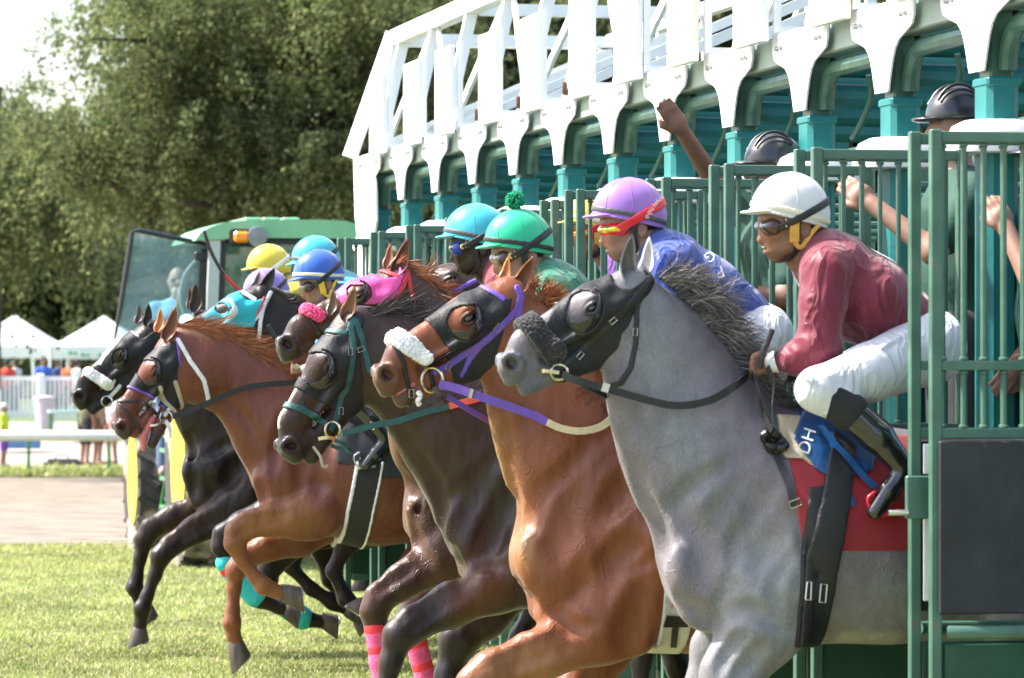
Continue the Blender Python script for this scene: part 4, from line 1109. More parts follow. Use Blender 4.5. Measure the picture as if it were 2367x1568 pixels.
g3.chain([(1200, 1310, 84), (1120, 1420, 56), (1060, 1480, 43), (1035, 1560, 28), (1015, 1650, 26), (1000, 1690, 22)], .17, [.75, .75, .85, 1, 1, 1], .035)
g3.chain([(1830, 1210, 170), (1700, 1340, 96), (1560, 1410, 50), (1500, 1452, 34), (1482, 1530, 20), (1478, 1640, 21), (1474, 1690, 26), (1465, 1730, 20)], -.14, .75, .04)
g3.chain([(1830, 1210, 170), (1740, 1340, 96), (1600, 1400, 50), (1536, 1450, 36), (1562, 1540, 22), (1590, 1640, 20), (1596, 1690, 25), (1590, 1730, 20)], .17, .75, .04)
g3.hoofs = [((860, 1706), (842, 1745), -.15), ((998, 1696), (980, 1735), .17), ((1464, 1738), (1450, 1775), -.14), ((1590, 1738), (1578, 1775), .17)]
g3.paint((.022, .018, .017), [(1000, 1420, 40), (930, 1460, 50), (890, 1620, 45), (860, 1720, 50)], 50)
g3.paint((.022, .018, .017), [(1060, 1500, 40), (1010, 1690, 40)], 50)
g3.paint((.05, .045, .046), [(1480, 1440, 50), (1480, 1720, 40)], 40)
g3.paint((.015, .012, .012), [(1550, 1440, 40), (1590, 1720, 40)], 40)
g3.paint((.17, .065, .028), [(1060, 1385, 40), (1110, 1330, 40)], 60)
g3.paint((.032, .026, .026), [(1120, 1120, 40), (1200, 1180, 60)], 120)
g3.furrow([(928, 991), (992, 1091), (1017, 1155), (1022, 1232)], [(1024, 1255), (1042, 1305), (1074, 1338)], [(1160, 1046), (1092, 1109), (1038, 1155)], r=17, dep=.014)
g3.furrow([(1128, 1109), (1083, 1173), (1051, 1246)], [(1174, 1137), (1138, 1210), (1128, 1282)], r=28, dep=.013, k=.05)
g3.furrow([(1092, 1339), (1001, 1391), (940, 1430)], [(1074, 1373), (992, 1423), (956, 1455)], [(1106, 1312), (1133, 1305), (1160, 1314)], r=11, dep=.007)
g3.finish(head_dark=(.035, .026, .022), blaze=((.45, .40, .36), .025, .55, .86))

# ---- the bay in the pink hood
g4 = Horse('bay horse in a bright pink hood with a red bridle and pink leg bandages', SY(3), (930, 612), (633, 800), C_bay, (.115, .046, .026), h=.011, mouth=.16)
g4.chain([(958, 700, 72), (990, 760, 88), (1008, 840, 110), (1030, 930, 128), (1050, 1000, 145), (1090, 1060, 165)], 0, [.55, .48, .46, .5, .55, .62], .06)
g4.chain([(1040, 1195, 108), (1050, 1230, 96)], 0, .98, .08)
g4.chain([(1150, 1090, 165), (1260, 1110, 195), (1420, 1120, 205), (1600, 1120, 190), (1720, 1130, 150)], 0, [.70, .75, .78, .8, .8], .08)
g4.both([(990, 1180, 52), (1000, 1260, 48)], .095, .8, .03)
g4.groove([(940, 1010), (965, 1110), (972, 1180)], .10, 13, .04)
g4.chain([(1090, 1240, 78), (1020, 1290, 58), (930, 1345, 40), (878, 1382, 33), (865, 1415, 30), (868, 1450, 21), (880, 1530, 19), (893, 1600, 23), (895, 1635, 18)], -.14, [.75, .72, .8, .9, .9, 1, 1, 1, 1], .03)
g4.chain([(1090, 1280, 66), (1020, 1350, 44), (965, 1398, 33), (950, 1430, 30), (962, 1480, 21), (985, 1570, 19), (995, 1620, 22), (998, 1650, 18)], .13, [.75, .72, .85, .9, 1, 1, 1, 1], .03)
g4.chain([(1640, 1150, 150), (1500, 1270, 80), (1380, 1330, 40), (1320, 1360, 28), (1280, 1440, 18), (1240, 1500, 22)], -.14, .8, .04)
g4.chain([(1640, 1150, 150), (1480, 1290, 80), (1330, 1370, 40), (1240, 1400, 28), (1200, 1470, 19), (1180, 1520, 22)], .14, .8, .04)
g4.hoofs = [((896, 1640), (885, 1675), -.14), ((998, 1655), (988, 1688), .13), ((1238, 1505), (1215, 1530), -.14), ((1178, 1525), (1160, 1550), .14)]
g4.paint((.20, .085, .032), [(905, 1000, 20), (925, 1200, 24)], 40)  # brighter front edge of the chest, sunlight put into the coat colour
g4.paint((.07, .03, .022), [(930, 1360, 40), (868, 1420, 40)], 40)
g4.paint((.02, .016, .015), [(1380, 1330, 40), (1200, 1480, 60)], 40)
g4.furrow([(937, 1100), (957, 1164), (961, 1219)], [(956, 1232), (969, 1273), (992, 1310)], r=13, dep=.014)
g4.furrow([(956, 1314), (910, 1341), (874, 1369)], r=9, dep=.006)
g4.finish(head_dark=(.055, .042, .04))

# ---- the brown one, late out of the gate
g5 = Horse('plain brown horse with a purple cheek strap, half hidden behind the riders', SY(4), (1144, 594), (834, 715), C_bay, (.075, .042, .030), h=.012)
g5.chain([(1180, 670, 70), (1230, 720, 88), (1290, 790, 110), (1350, 870, 140)], 0, [.55, .48, .5, .6], .06)
g5.chain([(1400, 950, 150), (1520, 990, 178), (1700, 1000, 180), (1860, 990, 165)], 0, .78, .08)
g5.chain([(1330, 1050, 90), (1370, 1080, 90)], 0, .95, .08)
for dy in (-.14, .14):
    g5.chain([(1400, 1120, 70), (1360, 1210, 44), (1330, 1290, 26), (1320, 1380, 16), (1310, 1440, 20)], dy, .85, .04)
    g5.chain([(1800, 1040, 130), (1780, 1150, 80), (1830, 1250, 36), (1820, 1360, 20), (1800, 1440, 22)], dy, .85, .04)
g5.hoofs = [((1306, 1450), (1296, 1482), -.14), ((1306, 1450), (1296, 1482), .14), ((1797, 1450), (1785, 1482), -.14), ((1797, 1450), (1785, 1482), .14)]
g5.finish(head_dark=(.04, .03, .028))

# ---- the chestnut with the white bridle
g6 = Horse('light chestnut horse with a white bridle, foreleg folded high off the turf', SY(7), (398, 768), (258, 998), C_chest, (.235, .066, .034), h=.011, yaw=8, mouth=.22)
g6.chain([(425, 822, 66), (455, 845, 80), (505, 862, 80), (552, 886, 78), (610, 940, 96), (656, 992, 118), (700, 1040, 132)], 0, [.55, .5, .46, .46, .5, .55, .62], .06)
g6.chain([(664, 1098, 82), (676, 1136, 74)], 0, .98, .06)
g6.chain([(735, 1060, 130), (800, 1085, 152), (870, 1094, 163), (1000, 1092, 160), (1140, 1080, 150), (1230, 1100, 120)], 0, [.70, .75, .78, .78, .8, .8], .06)
g6.both([(730, 990, 38), (700, 1050, 52), (650, 1120, 50)], .115, .55, .05)
g6.both([(622, 1110, 38), (635, 1160, 36)], .095, .8, .03)
g6.groove([(520, 955), (560, 1020), (592, 1080)], .145, 11, .04)
g6.groove([(700, 1110), (725, 1060), (755, 1000)], .235, 12, .05)
g6.groove([(660, 1170), (690, 1140), (730, 1120)], .24, 11, .04)
g6.chain([(735, 1180, 66), (690, 1196, 52), (630, 1200, 40), (575, 1213, 31), (548, 1230, 27), (543, 1256, 24), (560, 1295, 16), (590, 1335, 14.5), (610, 1355, 20), (635, 1366, 15), (655, 1372, 16)], -.15, [.75, .75, .8, .9, .9, .9, 1, 1, 1, 1, 1], .025)
g6.blob(722, 1222, 26, -.15, 1, .04)
g6.chain([(750, 1190, 70), (690, 1240, 48), (620, 1264, 34), (565, 1290, 27), (545, 1318, 23), (541, 1360, 15.5), (538, 1410, 15), (536, 1440, 20), (540, 1470, 15), (548, 1490, 17)], .15, [.75, .75, .85, .9, .9, 1, 1, 1, 1, 1], .025)
for dy in (-.14, .14): g6.chain([(1160, 1110, 130), (1080, 1200, 70), (1000, 1260, 36), (960, 1290, 26), (900, 1350, 16), (860, 1390, 18), (840, 1400, 15)], dy, .8, .04)
g6.hoofs = [((657, 1370), (712, 1392), -.15), ((546, 1492), (562, 1552), .15), ((842, 1398), (815, 1420), -.14), ((842, 1398), (815, 1420), .14)]
g6.paint((.40, .155, .045), [(670, 1190, 40), (560, 1225, 40), (590, 1335, 40), (650, 1370, 30)], 60)
g6.paint((.33, .11, .04), [(600, 1270, 40), (540, 1330, 30), (540, 1480, 34)], 40)
g6.paint((.55, .35, .2), [(430, 758, 10), (480, 776, 6)], 10)
g6.furrow([(598, 1120), (603, 1137), (611, 1160)], [(500, 905), (560, 960), (592, 1020)], [(655, 960), (640, 1030), (632, 1090)], r=13, dep=.012)
g6.furrow([(740, 960), (705, 1030), (690, 1100)], [(770, 1000), (745, 1080), (735, 1150)], r=20, dep=.012, k=.045)
g6.furrow([(657, 1190), (598, 1200), (550, 1210)], [(651, 1206), (577, 1223), (552, 1234)], r=8, dep=.006)
g6.finish(head_dark=(.075, .045, .035))

# ---- the black in the turquoise hood
g7 = Horse('black horse in a turquoise hood with turquoise leg bandages', SY(8), (612, 652), (395, 798), C_black, (.026, .016, .013), h=.012)
g7.chain([(625, 720, 56), (655, 770, 70), (690, 850, 88), (720, 920, 104), (750, 980, 120)], 0, [.55, .48, .5, .55, .62], .06)
g7.chain([(715, 1080, 78), (800, 1040, 130), (900, 1060, 140), (1050, 1055, 138), (1150, 1050, 110)], 0, [.9, .72, .78, .8, .8], .06)
g7.chain([(700, 1140, 60), (630, 1185, 40), (560, 1212, 30), (518, 1236, 25), (511, 1262, 22), (530, 1310, 15), (575, 1365, 15), (600, 1385, 20), (645, 1405, 14), (665, 1412, 15)], -.14, [.8, .8, .85, .9, .9, 1, 1, 1, 1, 1], .025)
g7.chain([(760, 1180, 62), (690, 1240, 40), (625, 1310, 28), (612, 1340, 22), (645, 1390, 15), (690, 1424, 17), (712, 1432, 18), (740, 1437, 14), (752, 1438, 16)], .14, [.8, .8, .85, .9, 1, 1, 1, 1, 1], .025)
for dy in (-.13, .13): g7.chain([(1080, 1080, 110), (960, 1170, 60), (850, 1230, 34), (800, 1255, 24), (770, 1320, 15), (800, 1385, 17), (830, 1405, 13)], dy, .8, .04)
g7.hoofs = [((664, 1410), (700, 1432), -.14), ((750, 1434), (790, 1456), .14), ((832, 1402), (860, 1420), -.13), ((832, 1402), (860, 1420), .13)]
g7.finish(head_dark=(.03, .025, .023))

# ---- the dark bay with the white shadow roll, furthest forward
g8 = Horse('blackish brown horse with a white shadow roll, leftmost of the field', SY(9), (345, 742), (163, 924), C_black, (.030, .017, .012), h=.012)
g8.chain([(365, 800, 58), (400, 840, 70), (455, 895, 76), (500, 960, 88), (540, 1020, 102)], 0, [.55, .48, .48, .52, .6], .06)
g8.chain([(500, 1090, 80), (512, 1128, 70)], 0, .98, .06)
g8.both([(455, 1090, 36), (470, 1150, 34)], .09, .8, .02)
g8.chain([(590, 1060, 118), (680, 1085, 138), (800, 1085, 140), (930, 1075, 132), (1020, 1090, 105)], 0, [.70, .76, .78, .8, .8], .06)
g8.groove([(436, 1010), (448, 1080), (452, 1140)], .075, 11, .03)
g8.groove([(560, 1110), (585, 1050), (615, 990)], .23, 11, .05)
g8.chain([(575, 1150, 60), (530, 1182, 46), (450, 1226, 32), (395, 1262, 25), (372, 1285, 23), (358, 1330, 15), (340, 1378, 14), (329, 1408, 19), (325, 1440, 13.5), (322, 1456, 15)], -.15, [.75, .75, .85, .9, .9, 1, 1, 1, 1, 1], .025)
g8.chain([(540, 1140, 56), (470, 1172, 42), (400, 1196, 30), (350, 1222, 25), (334, 1248, 22), (324, 1290, 14.5), (316, 1335, 14), (311, 1358, 19), (323, 1390, 13), (336, 1412, 14)], .15, [.75, .75, .85, .9, .9, 1, 1, 1, 1, 1], .025)
g8.chain([(960, 1100, 105), (870, 1180, 60), (760, 1230, 34), (690, 1262, 24), (672, 1310, 15), (720, 1362, 14), (770, 1392, 17), (805, 1412, 13)], -.13, .8, .04)
g8.chain([(960, 1100, 105), (880, 1190, 60), (790, 1240, 34), (745, 1270, 25), (760, 1340, 15), (800, 1390, 16), (830, 1430, 13)], .13, .8, .04)
g8.hoofs = [((322, 1458), (318, 1502), -.15), ((338, 1408), (346, 1450), .15), ((806, 1410), (840, 1425), -.13), ((830, 1432), (850, 1458), .13)]
g8.paint((.085, .035, .018), [(440, 1190, 26), (380, 1235, 12)], 40)
g8.furrow([(445, 1064), (446, 1112), (448, 1146)], [(561, 1014), (510, 1034), (473, 1055)], r=12, dep=.013)
g8.furrow([(577, 1049), (546, 1074), (525, 1112)], r=18, dep=.012, k=.045)
g8.furrow([(521, 1181), (452, 1217), (397, 1248)], [(525, 1196), (462, 1227), (410, 1259)], r=8, dep=.006)
g8.finish(head_dark=(.032, .026, .025))

# ---- the last dark one, of which an ear shows
g9 = Horse('dark brown horse hidden behind the others, one pricked ear and forehead showing', SY(10), (462, 716), (300, 850), C_black, (.022, .013, .010), h=.013)
g9.chain([(480, 770, 50), (520, 820, 62), (570, 890, 80), (620, 960, 95)], 0, [.55, .48, .52, .6], .06)
g9.chain([(600, 1040, 75), (690, 1020, 115), (800, 1030, 122), (930, 1030, 120), (1010, 1040, 100)], 0, [.9, .75, .78, .8, .8], .06)
for dy in (-.13, .13):
    g9.chain([(640, 1090, 54), (600, 1150, 34), (560, 1210, 21), (570, 1260, 13), (600, 1310, 16), (620, 1325, 12)], dy, .85, .03)
    g9.chain([(960, 1060, 95), (900, 1150, 50), (860, 1210, 24), (850, 1290, 14), (840, 1340, 16)], dy, .85, .03)
g9.hoofs = [((620, 1325), (650, 1340), -.13), ((620, 1325), (650, 1340), .13), ((838, 1346), (830, 1372), -.13), ((838, 1346), (830, 1372), .13)]
g9.finish(head_dark=(.03, .025, .023))

# =================================================================== what the horses wear
def sock(hs, pts, dy, m, name='leg_bandage', fat=1.12, parent=None, k=.02):
    B = Solid(); hs.chain([(a, b, r*fat) for a, b, r in pts], dy, 1., k, B)
    return skin_obj(name, B.skin(.006), parent or hs.root, m)
# ---- grey
g1.ear((1452, 655), (1456, 540), -.052, (8, 4), .20, (.30, .30, .31), (.10, .095, .10), -3)
g1.ear((1488, 640), (1505, 548), .065, (-8, 2), .20, (.38, .38, .385), (.42, .40, .40), -1.2)
g1.layer('hood', M_hood, .006, [[(1258, 756), (1296, 702), (1345, 668), (1396, 624), (1420, 590), (1510, 590), (1530, 640), (1486, 700), (1458, 748), (1436, 772), (1428, 830), (1420, 884), (1385, 896), (1340, 886), (1304, 846), (1308, 806)]],
         holes=[[(1420, 655), (1424, 610), (1500, 590), (1520, 618), (1484, 652), (1460, 668), (1436, 668)], [(1351+35*math.cos(t)-8*math.sin(t), 719+47*math.sin(t)+6*math.cos(t)) for t in np.linspace(0, 6.28, 22)]])
g1.cup((1352, 718), 36, 49, 18, M_cup, -75, 140, .05)
fl = g1.layer('fleece_noseband', M_fleeceb, .030, lines=[([(1226, 738), (1254, 778), (1284, 818)], 25)], h=.006)
br = empty('bridle', (0, 0, 0), parent=g1.root)
g1.layer('cheek_strap', M_lblack, .0075, lines=[([(1500, 622), (1513, 637), (1466, 691), (1426, 735), (1352, 808), (1316, 840), (1298, 858)], 8.5)], parent=br)
g1.layer('throat_strap', M_lblack, .0075, lines=[([(1480, 680), (1471, 705), (1468, 760), (1466, 800), (1456, 850), (1436, 886), (1400, 900)], 6)], parent=br, S=g1.A)
g1.layer('nose_strap', M_lblack, .0075, lines=[([(1284, 818), (1296, 850), (1300, 880)], 6), ([(1300, 866), (1322, 892), (1332, 916)], 7)], parent=br)
g1.ring('bit_ring', M_brass, (1292, 860), 19, .016, .005, br, 17)
g1.stream('bit', M_brass, [(1292, 862), (1262, 858), (1248, 858)], 8, (-.075, -.07, -.05), .012, parent=br)
for q in ((1417, 742, 50), (1341, 822, 42), (1468, 768, 5)): g1.buckle(q[:2], q[2], 8, None, br, .018)
rn = g1.stream('rein', M_lblack, [(1300, 866), (1340, 882), (1400, 898), (1470, 918), (1560, 938), (1640, 926), (1700, 892), (1728, 868)], 17, (-.09, -.12, -.13, -.14, -.165, -.17, -.15, -.09), .006)
g1.stream('keeper', M_steel, [(1392, 894), (1408, 899)], 20, (-.135, -.14), .008, 2, parent=rn)
g1.stream('rein', M_lblack, [(1318, 872), (1380, 905), (1450, 936)], 13, (-.07, -.03, .05), .006)
g1.mane([(1512, 634), (1580, 684), (1640, 762), (1700, 860), (1770, 930), (1835, 952)], [(38, -20), (42, 24)], 900, 118, M_hairg, .007, .035, 3, .45)
g1.mane([(1530, 640), (1600, 705), (1660, 795), (1720, 880)], [(36, -24), (40, 20)], 260, 138, M_hairp, .0055, .03, 9, .5)
g1.mane([(1690, 830), (1740, 905), (1800, 945), (1840, 955)], [(-14, 26), (30, 12)], 260, 70, M_hairg, .007, .03, 13, .6, fall=.06)
M_red = mat('red_saddle_cloth', (.24, .007, .014), .72, var=.12, vscale=5, bump=.6, bscale=9, stretch=(1, 1, .5), sheen=.2)
M_beige = mat('beige_saddle_pad', (.42, .35, .25), .85, var=.1, vscale=20, bump=.3, bscale=80)
M_blue = mat('blue_saddle_leather', (.009, .055, .165), .38, var=.15, vscale=20, bump=.15, bscale=80)
M_girth = mat('black_elastic_girth', (.007, .007, .008), .55, var=.2, vscale=30, bump=.3, bscale=200)
M_thread = mat('white_stitching', (.72, .71, .68), .7)
cl = g1.layer('saddle_cloth', M_red, .012, [[(1826, 1000), (1880, 975), (1960, 1000), (2000, 1006), (2260, 1010), (2260, 1272), (1935, 1273), (1888, 1250), (1886, 1262), (1859, 1278), (1846, 1210), (1838, 1140)]], S=g1.S, fr=1, w=-.24, h=.008, dyhalf=.33)
g1.layer('saddle_pad', M_beige, .024, [[(1815, 958), (1876, 962), (1850, 1000), (1846, 1027), (1866, 1056), (1880, 1086), (1852, 1060), (1812, 1058), (1808, 1022)]], S=g1.S, fr=1, w=-.2, h=.007, dyhalf=.33)
sad = g1.layer('saddle', M_blue, .030, [[(1878, 950), (1990, 950), (2040, 1010), (2010, 1090), (1960, 1100), (1930, 1066), (1908, 1102), (1880, 1084), (1856, 1044), (1839, 1012), (1846, 998)]], S=g1.S, fr=1, w=-.22, h=.007, dyhalf=.33)
gi = g1.layer('overgirth', M_girth, .036, [[(1940, 992), (1988, 1030), (1968, 1107), (1944, 1236), (1930, 1325), (1919, 1500), (1849, 1500), (1858, 1286), (1884, 1186), (1914, 1067)]], S=g1.S, fr=1, w=-.25, h=.007, dyhalf=.36)
g1.layer('girth', M_girth, .018, [[(1866, 1126), (1905, 1120), (1885, 1240), (1860, 1500), (1842, 1500), (1850, 1300)]], S=g1.S, fr=1, w=-.25, h=.008, dyhalf=.34)
GS = Solid(); GS.ops = list(g1.S.ops)
for pts in ([(1862, 1386), (1866, 1345), (1876, 1346), (1874, 1388)], [(1894, 1392), (1898, 1350), (1912, 1352), (1908, 1394)]):
    q = g1.on(pts+[pts[0]], .041, GS); MB().tube(q, .0022, 6).obj('stitching', M_thread, gi)
g1.strap('billet', M_lblack, [(1886, 1390), (1884, 1440), (1878, 1490)], 10, .042, GS, 6, gi)
g1.strap('stirrup_leather', M_blue, [(1896, 984), (1926, 1022), (1962, 1060), (2000, 1105), (2024, 1126)], 15, .052, GS, 6)
g1.strap('girth_strap', M_blue, [(1916, 1000), (1930, 1036)], 15, .050, GS, 5)
g1.strap('strap_end', M_blue, [(1962, 1140), (1970, 1160), (1968, 1172)], 13, .020, GS, 5)
def text_on(txt, pos, size, ang, hs, S, m, off, name='lettering', parent=None, shear=0., sy=1.):
    "letters laid on the near side of a skin: pos = pixel of their middle, size in px"
    cu = bpy.data.curves.new('t', 'FONT'); cu.body = txt; cu.size = 1; cu.align_x = 'CENTER'; cu.align_y = 'CENTER'; cu.resolution_u = 3
    ob = bpy.data.objects.new('t', cu); COL.objects.link(ob); dg = bpy.context.evaluated_depsgraph_get()
    me = bpy.data.meshes.new_from_object(ob.evaluated_get(dg)); bpy.data.objects.remove(ob)
    V = np.array([v.co[:] for v in me.vertices]); Fc = [tuple(p.vertices) for p in me.polygons]
    a = R(ang); x = V[:, 0]+shear*V[:, 1]; y = V[:, 1]*sy
    px = pos[0]+size*(x*math.cos(a)-y*math.sin(a)); py = pos[1]-size*(x*math.sin(a)+y*math.cos(a))
    P_ = S.near(np.stack((px, py), 1), hs.Y, .75, off)
    me2 = mesh_np(name, P_-np.array(wloc(parent or hs.root)), Fc)
    return obj(name, me2, parent or hs.root, m)
text_on('DH', (1866, 1020), 42, 72, g1, GS, M_thread, .034, 'lettering', sad)
# ---- chestnut
g2.ear((1188, 682), (1235, 594), -.05, (-8, 3), .21, (.33, .11, .03), (.09, .03, .012), -1.6)
g2.ear((1160, 655), (1178, 594), .06, (-8, 2), .22, (.40, .16, .05), (.30, .12, .04), -1.)
B = lambda *a: c('B', *a)
g2.layer('hood', M_hood, .006, [B(1362, 945, 1600, 785, 1800, 640, 2040, 600, 2100, 700, 2010, 790, 1990, 880, 1960, 1000, 1905, 1180, 1880, 1350, 1845, 1460, 1700, 1490, 1580, 1445, 1550, 1300, 1520, 1180, 1440, 1060)],
         holes=[B(1815, 690, 1830, 640, 1900, 560, 2150, 560, 2120, 730, 2040, 775, 1930, 790, 1850, 760), [(c('B', 1650, 968)[0]+38*math.cos(t), c('B', 1650, 968)[1]+39*math.sin(t)) for t in np.linspace(0, 6.28, 22)]])
g2.cup(B(1650, 966), 39, 40, 0, M_cup, -60, 150, .05)
g2.layer('fleece_noseband', M_fleecew, .030, lines=[(B(1140, 1090, 1230, 1160, 1340, 1255), [22, 22, 15])], h=.006)
br = empty('bridle', (0, 0, 0), parent=g2.root)
g2.layer('cheek_strap', M_lpurple, .0075, lines=[(B(2060, 700, 2085, 770, 2045, 880, 1900, 1030, 1770, 1150, 1520, 1320, 1435, 1368), 8)], parent=br)
g2.layer('throat_strap', M_lpurple, .0075, lines=[(B(2085, 770, 2052, 1000, 2050, 1125), 7.5)], parent=br, S=g2.A)
g2.layer('brow_band', M_lpurple, .0075, lines=[(B(1815, 690, 1870, 735, 1940, 785), 6)], parent=br)
g2.layer('billet', M_lpurple, .0075, lines=[(B(1770, 1150, 1700, 1260, 1640, 1395), [8, 7, 5])], parent=br)
g2.layer('nose_strap', M_lblack, .0075, lines=[(B(1105, 1140, 1180, 1300, 1215, 1450, 1240, 1560, 1235, 1620), 5.5), (B(1355, 1250, 1400, 1340, 1420, 1480), 5), (B(1395, 1300, 1480, 1255, 1570, 1200), 5)], parent=br)
for q in ((*B(1905, 1015), 40), (*B(1520, 1315), 35), (*B(2050, 1050), 0), (*c('E', 930, 420), 0)): g2.buckle(q[:2], q[2], 9, M_brass, br, .018)
g2.ring('bit_ring', M_brass, B(1385, 1425), 24, .016, .006, br, 27)
rn = g2.stream('rein', M_lpurple, [c('E', 1235, 315), c('E', 1430, 365), c('E', 1720, 465), c('N', 380, 225), c('N', 470, 268)], 19, (-.09, -.11, -.14, -.16, -.17), .006)
g2.stream('rein_grip', M_cream, [c('N', 466, 266), c('N', 540, 298), c('N', 640, 312), c('N', 740, 290), c('N', 800, 240), c('N', 822, 195)], 16, (-.17, -.175, -.18, -.17, -.16, -.14), .007, parent=rn)
g2.stream('keeper', M_brass, [c('E', 1570, 415), c('E', 1605, 425)], 21, (-.135, -.137), .010, 2, parent=rn)
g2.stream('rein', M_lpurple, [c('E', 1330, 455), c('E', 1550, 590), c('E', 1790, 725)], 12, (-.06, -.02, .06), .006)
g2.stream('tongue_tie', M_lwhite, [c('E', 1000, 400), c('E', 1030, 450), c('E', 1000, 500), c('E', 1020, 550)], 9, (-.085, -.095, -.09, -.085), .012)
g2.stream('curb_strap', M_lbrown, [c('E', 1180, 350), c('E', 1250, 450), c('E', 1300, 520), c('E', 1200, 545), c('E', 1140, 490)], 11, (-.085, -.10, -.09, -.06, -.05), .008)
g2.layer('mouth_lining', M_tongue, .0005, lines=[(c('E', 655, 590, 720, 500, 800, 430, 900, 370, 985, 320), [4, 4, 4, 4, 6])], h=.004)
g2.mane([(1218, 668), (1262, 700), (1310, 730), (1360, 790)], [(10, -34), (26, -24)], 260, 82, M_hairc, .006, .03, 5, .8)
g2.mane([(1390, 860), (1420, 905), (1460, 950)], [(-16, 24), (10, 30)], 260, 70, M_hairblk, .007, .03, 6, .6, fall=.08)
gw = g2.layer('girth', mat('white_girth', (.5, .49, .45), .6, var=.1, vscale=20, bump=.2, bscale=80), .014, [[(1533, 1180), (1618, 1180), (1612, 1340), (1600, 1520), (1527, 1520), (1532, 1420), (1536, 1300)]], S=g2.S, fr=1, w=-.25, h=.008, dyhalf=.34)
GS2 = Solid(); GS2.ops = list(g2.S.ops)
g2.strap('girth_elastic', M_girth, [c('N', 1068, 1280), c('N', 1120, 1282), c('N', 1185, 1282)], 28, .020, GS2, 4, gw)
g2.strap('girth_elastic', M_girth, [c('N', 1122, 1290), c('N', 1115, 1350), c('N', 1110, 1410)], 14, .022, GS2, 4, gw)
text_on('T W', c('N', 1140, 1205), 26, -8, g2, GS2, M_lred, .020, 'lettering', gw)
g2.layer('saddle_cloth', mat('white_saddle_cloth', (.75, .75, .74), .7, var=.08), .010, [[(1500, 930), (1900, 930), (1900, 1230), (1540, 1230)]], S=g2.S, fr=1, w=-.2, h=.012, dyhalf=.34)
# ---- dark bay, green bridle
g3.ear((796, 738), (823, 663), -.05, (-8, 2), .23, (.075, .036, .022), (.16, .075, .04), -1.4)
g3.ear((764, 728), (773, 667), .055, (-8, 2), .23, (.11, .06, .04), (.12, .07, .05), -1.)
Mx = lambda *a: c('M', *a)
g3.layer('hood', M_hood, .007, [[B(285, 1448), B(330, 1330), B(380, 1210), B(430, 1110), B(480, 1010), B(560, 850), B(800, 800), B(860, 960), B(800, 1100), B(830, 1350), B(890, 1500), Mx(580, 190), Mx(500, 255), Mx(340, 165), Mx(250, 110)]],
         holes=[[B(500, 1000), B(560, 850), B(640, 700), B(830, 700), B(830, 960), B(720, 1010), B(690, 1060), B(600, 1075), B(530, 1055)], [(738+36*math.cos(t), 855+40*math.sin(t)) for t in np.linspace(0, 6.28, 22)]])
g3.cup((738, 855), 37, 42, 0, M_cup, -75, 130, .05)
g3.layer('hood_patch', M_lred, .009, [B(412, 1115, 430, 1180, 362, 1352, 308, 1362, 340, 1260, 380, 1150)])
br = empty('bridle', (0, 0, 0), parent=g3.root)
g3.layer('cheek_strap', M_lgreen, .0075, lines=[([B(765, 950), B(742, 1010), B(752, 1180), B(735, 1400), B(720, 1510), Mx(450, 130), Mx(430, 230), Mx(402, 300)], 7.5)], parent=br)
g3.layer('throat_strap', M_lgreen, .0075, lines=[(B(785, 960, 830, 1130, 880, 1350), 7)], parent=br, S=g3.A)
g3.layer('brow_band', M_lgreen, .0075, lines=[(B(525, 1008, 610, 1035, 700, 1052), 6)], parent=br)
g3.layer('nose_band', M_lgreen, .0075, lines=[(Mx(140, 165, 250, 205, 370, 275), 7.5)], parent=br)
for q in ((*B(745, 1200), 0), (*B(828, 1185), 70), (*Mx(432, 210), 0)): g3.buckle(q[:2], q[2], 8, None, br, .02)
g3.ring('bit_ring', M_brass, (768, 994), 17, .016, .0055, br, 19)
g3.stream('bit', M_brass, [Mx(400, 350), Mx(360, 345), Mx(318, 352)], 8, (-.085, -.09, -.08), .012, parent=br)
g3.stream('chin_strap', M_lgreen, [Mx(400, 360), Mx(440, 375), Mx(480, 415), Mx(440, 405), Mx(380, 385)], 9, (-.08, -.08, -.06, -.04, -.04), .006, parent=br)
rn = g3.stream('rein', M_lgreen, [Mx(440, 325), Mx(590, 285), Mx(720, 260), Mx(860, 215), Mx(985, 185)], 14, (-.10, -.12, -.14, -.16, -.17), .006)
g3.stream('rein_grip', M_orange, [Mx(982, 186), Mx(1080, 160), Mx(1200, 125), Mx(1320, 90)], 15, (-.17, -.175, -.17, -.16), .007, parent=rn)
g3.buckle(Mx(592, 286), 12, 8, None, rn, .03)
g3.stream('tongue_tie', M_beige, [Mx(290, 390), Mx(325, 440), Mx(340, 490), Mx(365, 488)], 6, (-.07, -.075, -.075, -.07), .008)
g3.mane([(828, 722), (880, 735), (940, 752), (1010, 780)], [(60, -12), (60, -4)], 420, 170, M_hairb, .010, .03, 7, .35)
# ---- bay, pink hood
g4.ear((913, 636), (947, 551), -.05, (-8, 2), .22, (.15, .06, .03), (.075, .03, .02), -1.4)
g4.ear((892, 620), (905, 563), .055, (-8, 2), .22, (.17, .08, .04), (.16, .07, .035), -1.)
g4.layer('hood', M_hoodpink, .007, [B(640, 735, 750, 640, 900, 560, 980, 490, 1120, 480, 1175, 585, 1100, 770, 1060, 830, 900, 830, 680, 830)],
         holes=[B(945, 590, 960, 545, 1010, 480, 1150, 470, 1130, 575, 1075, 620, 1000, 620), [(c('B', 800, 735)[0]+24*math.cos(t), c('B', 800, 735)[1]+19*math.sin(t)) for t in np.linspace(0, 6.28, 18)]], h=.006)
g4.cup(B(800, 735), 27, 24, 10, M_cup, -80, 100, .05)
g4.layer('pompom_noseband', M_pom, .034, lines=[(B(420, 870, 500, 915), 15)], h=.007)
br = empty('bridle', (0, 0, 0), parent=g4.root)
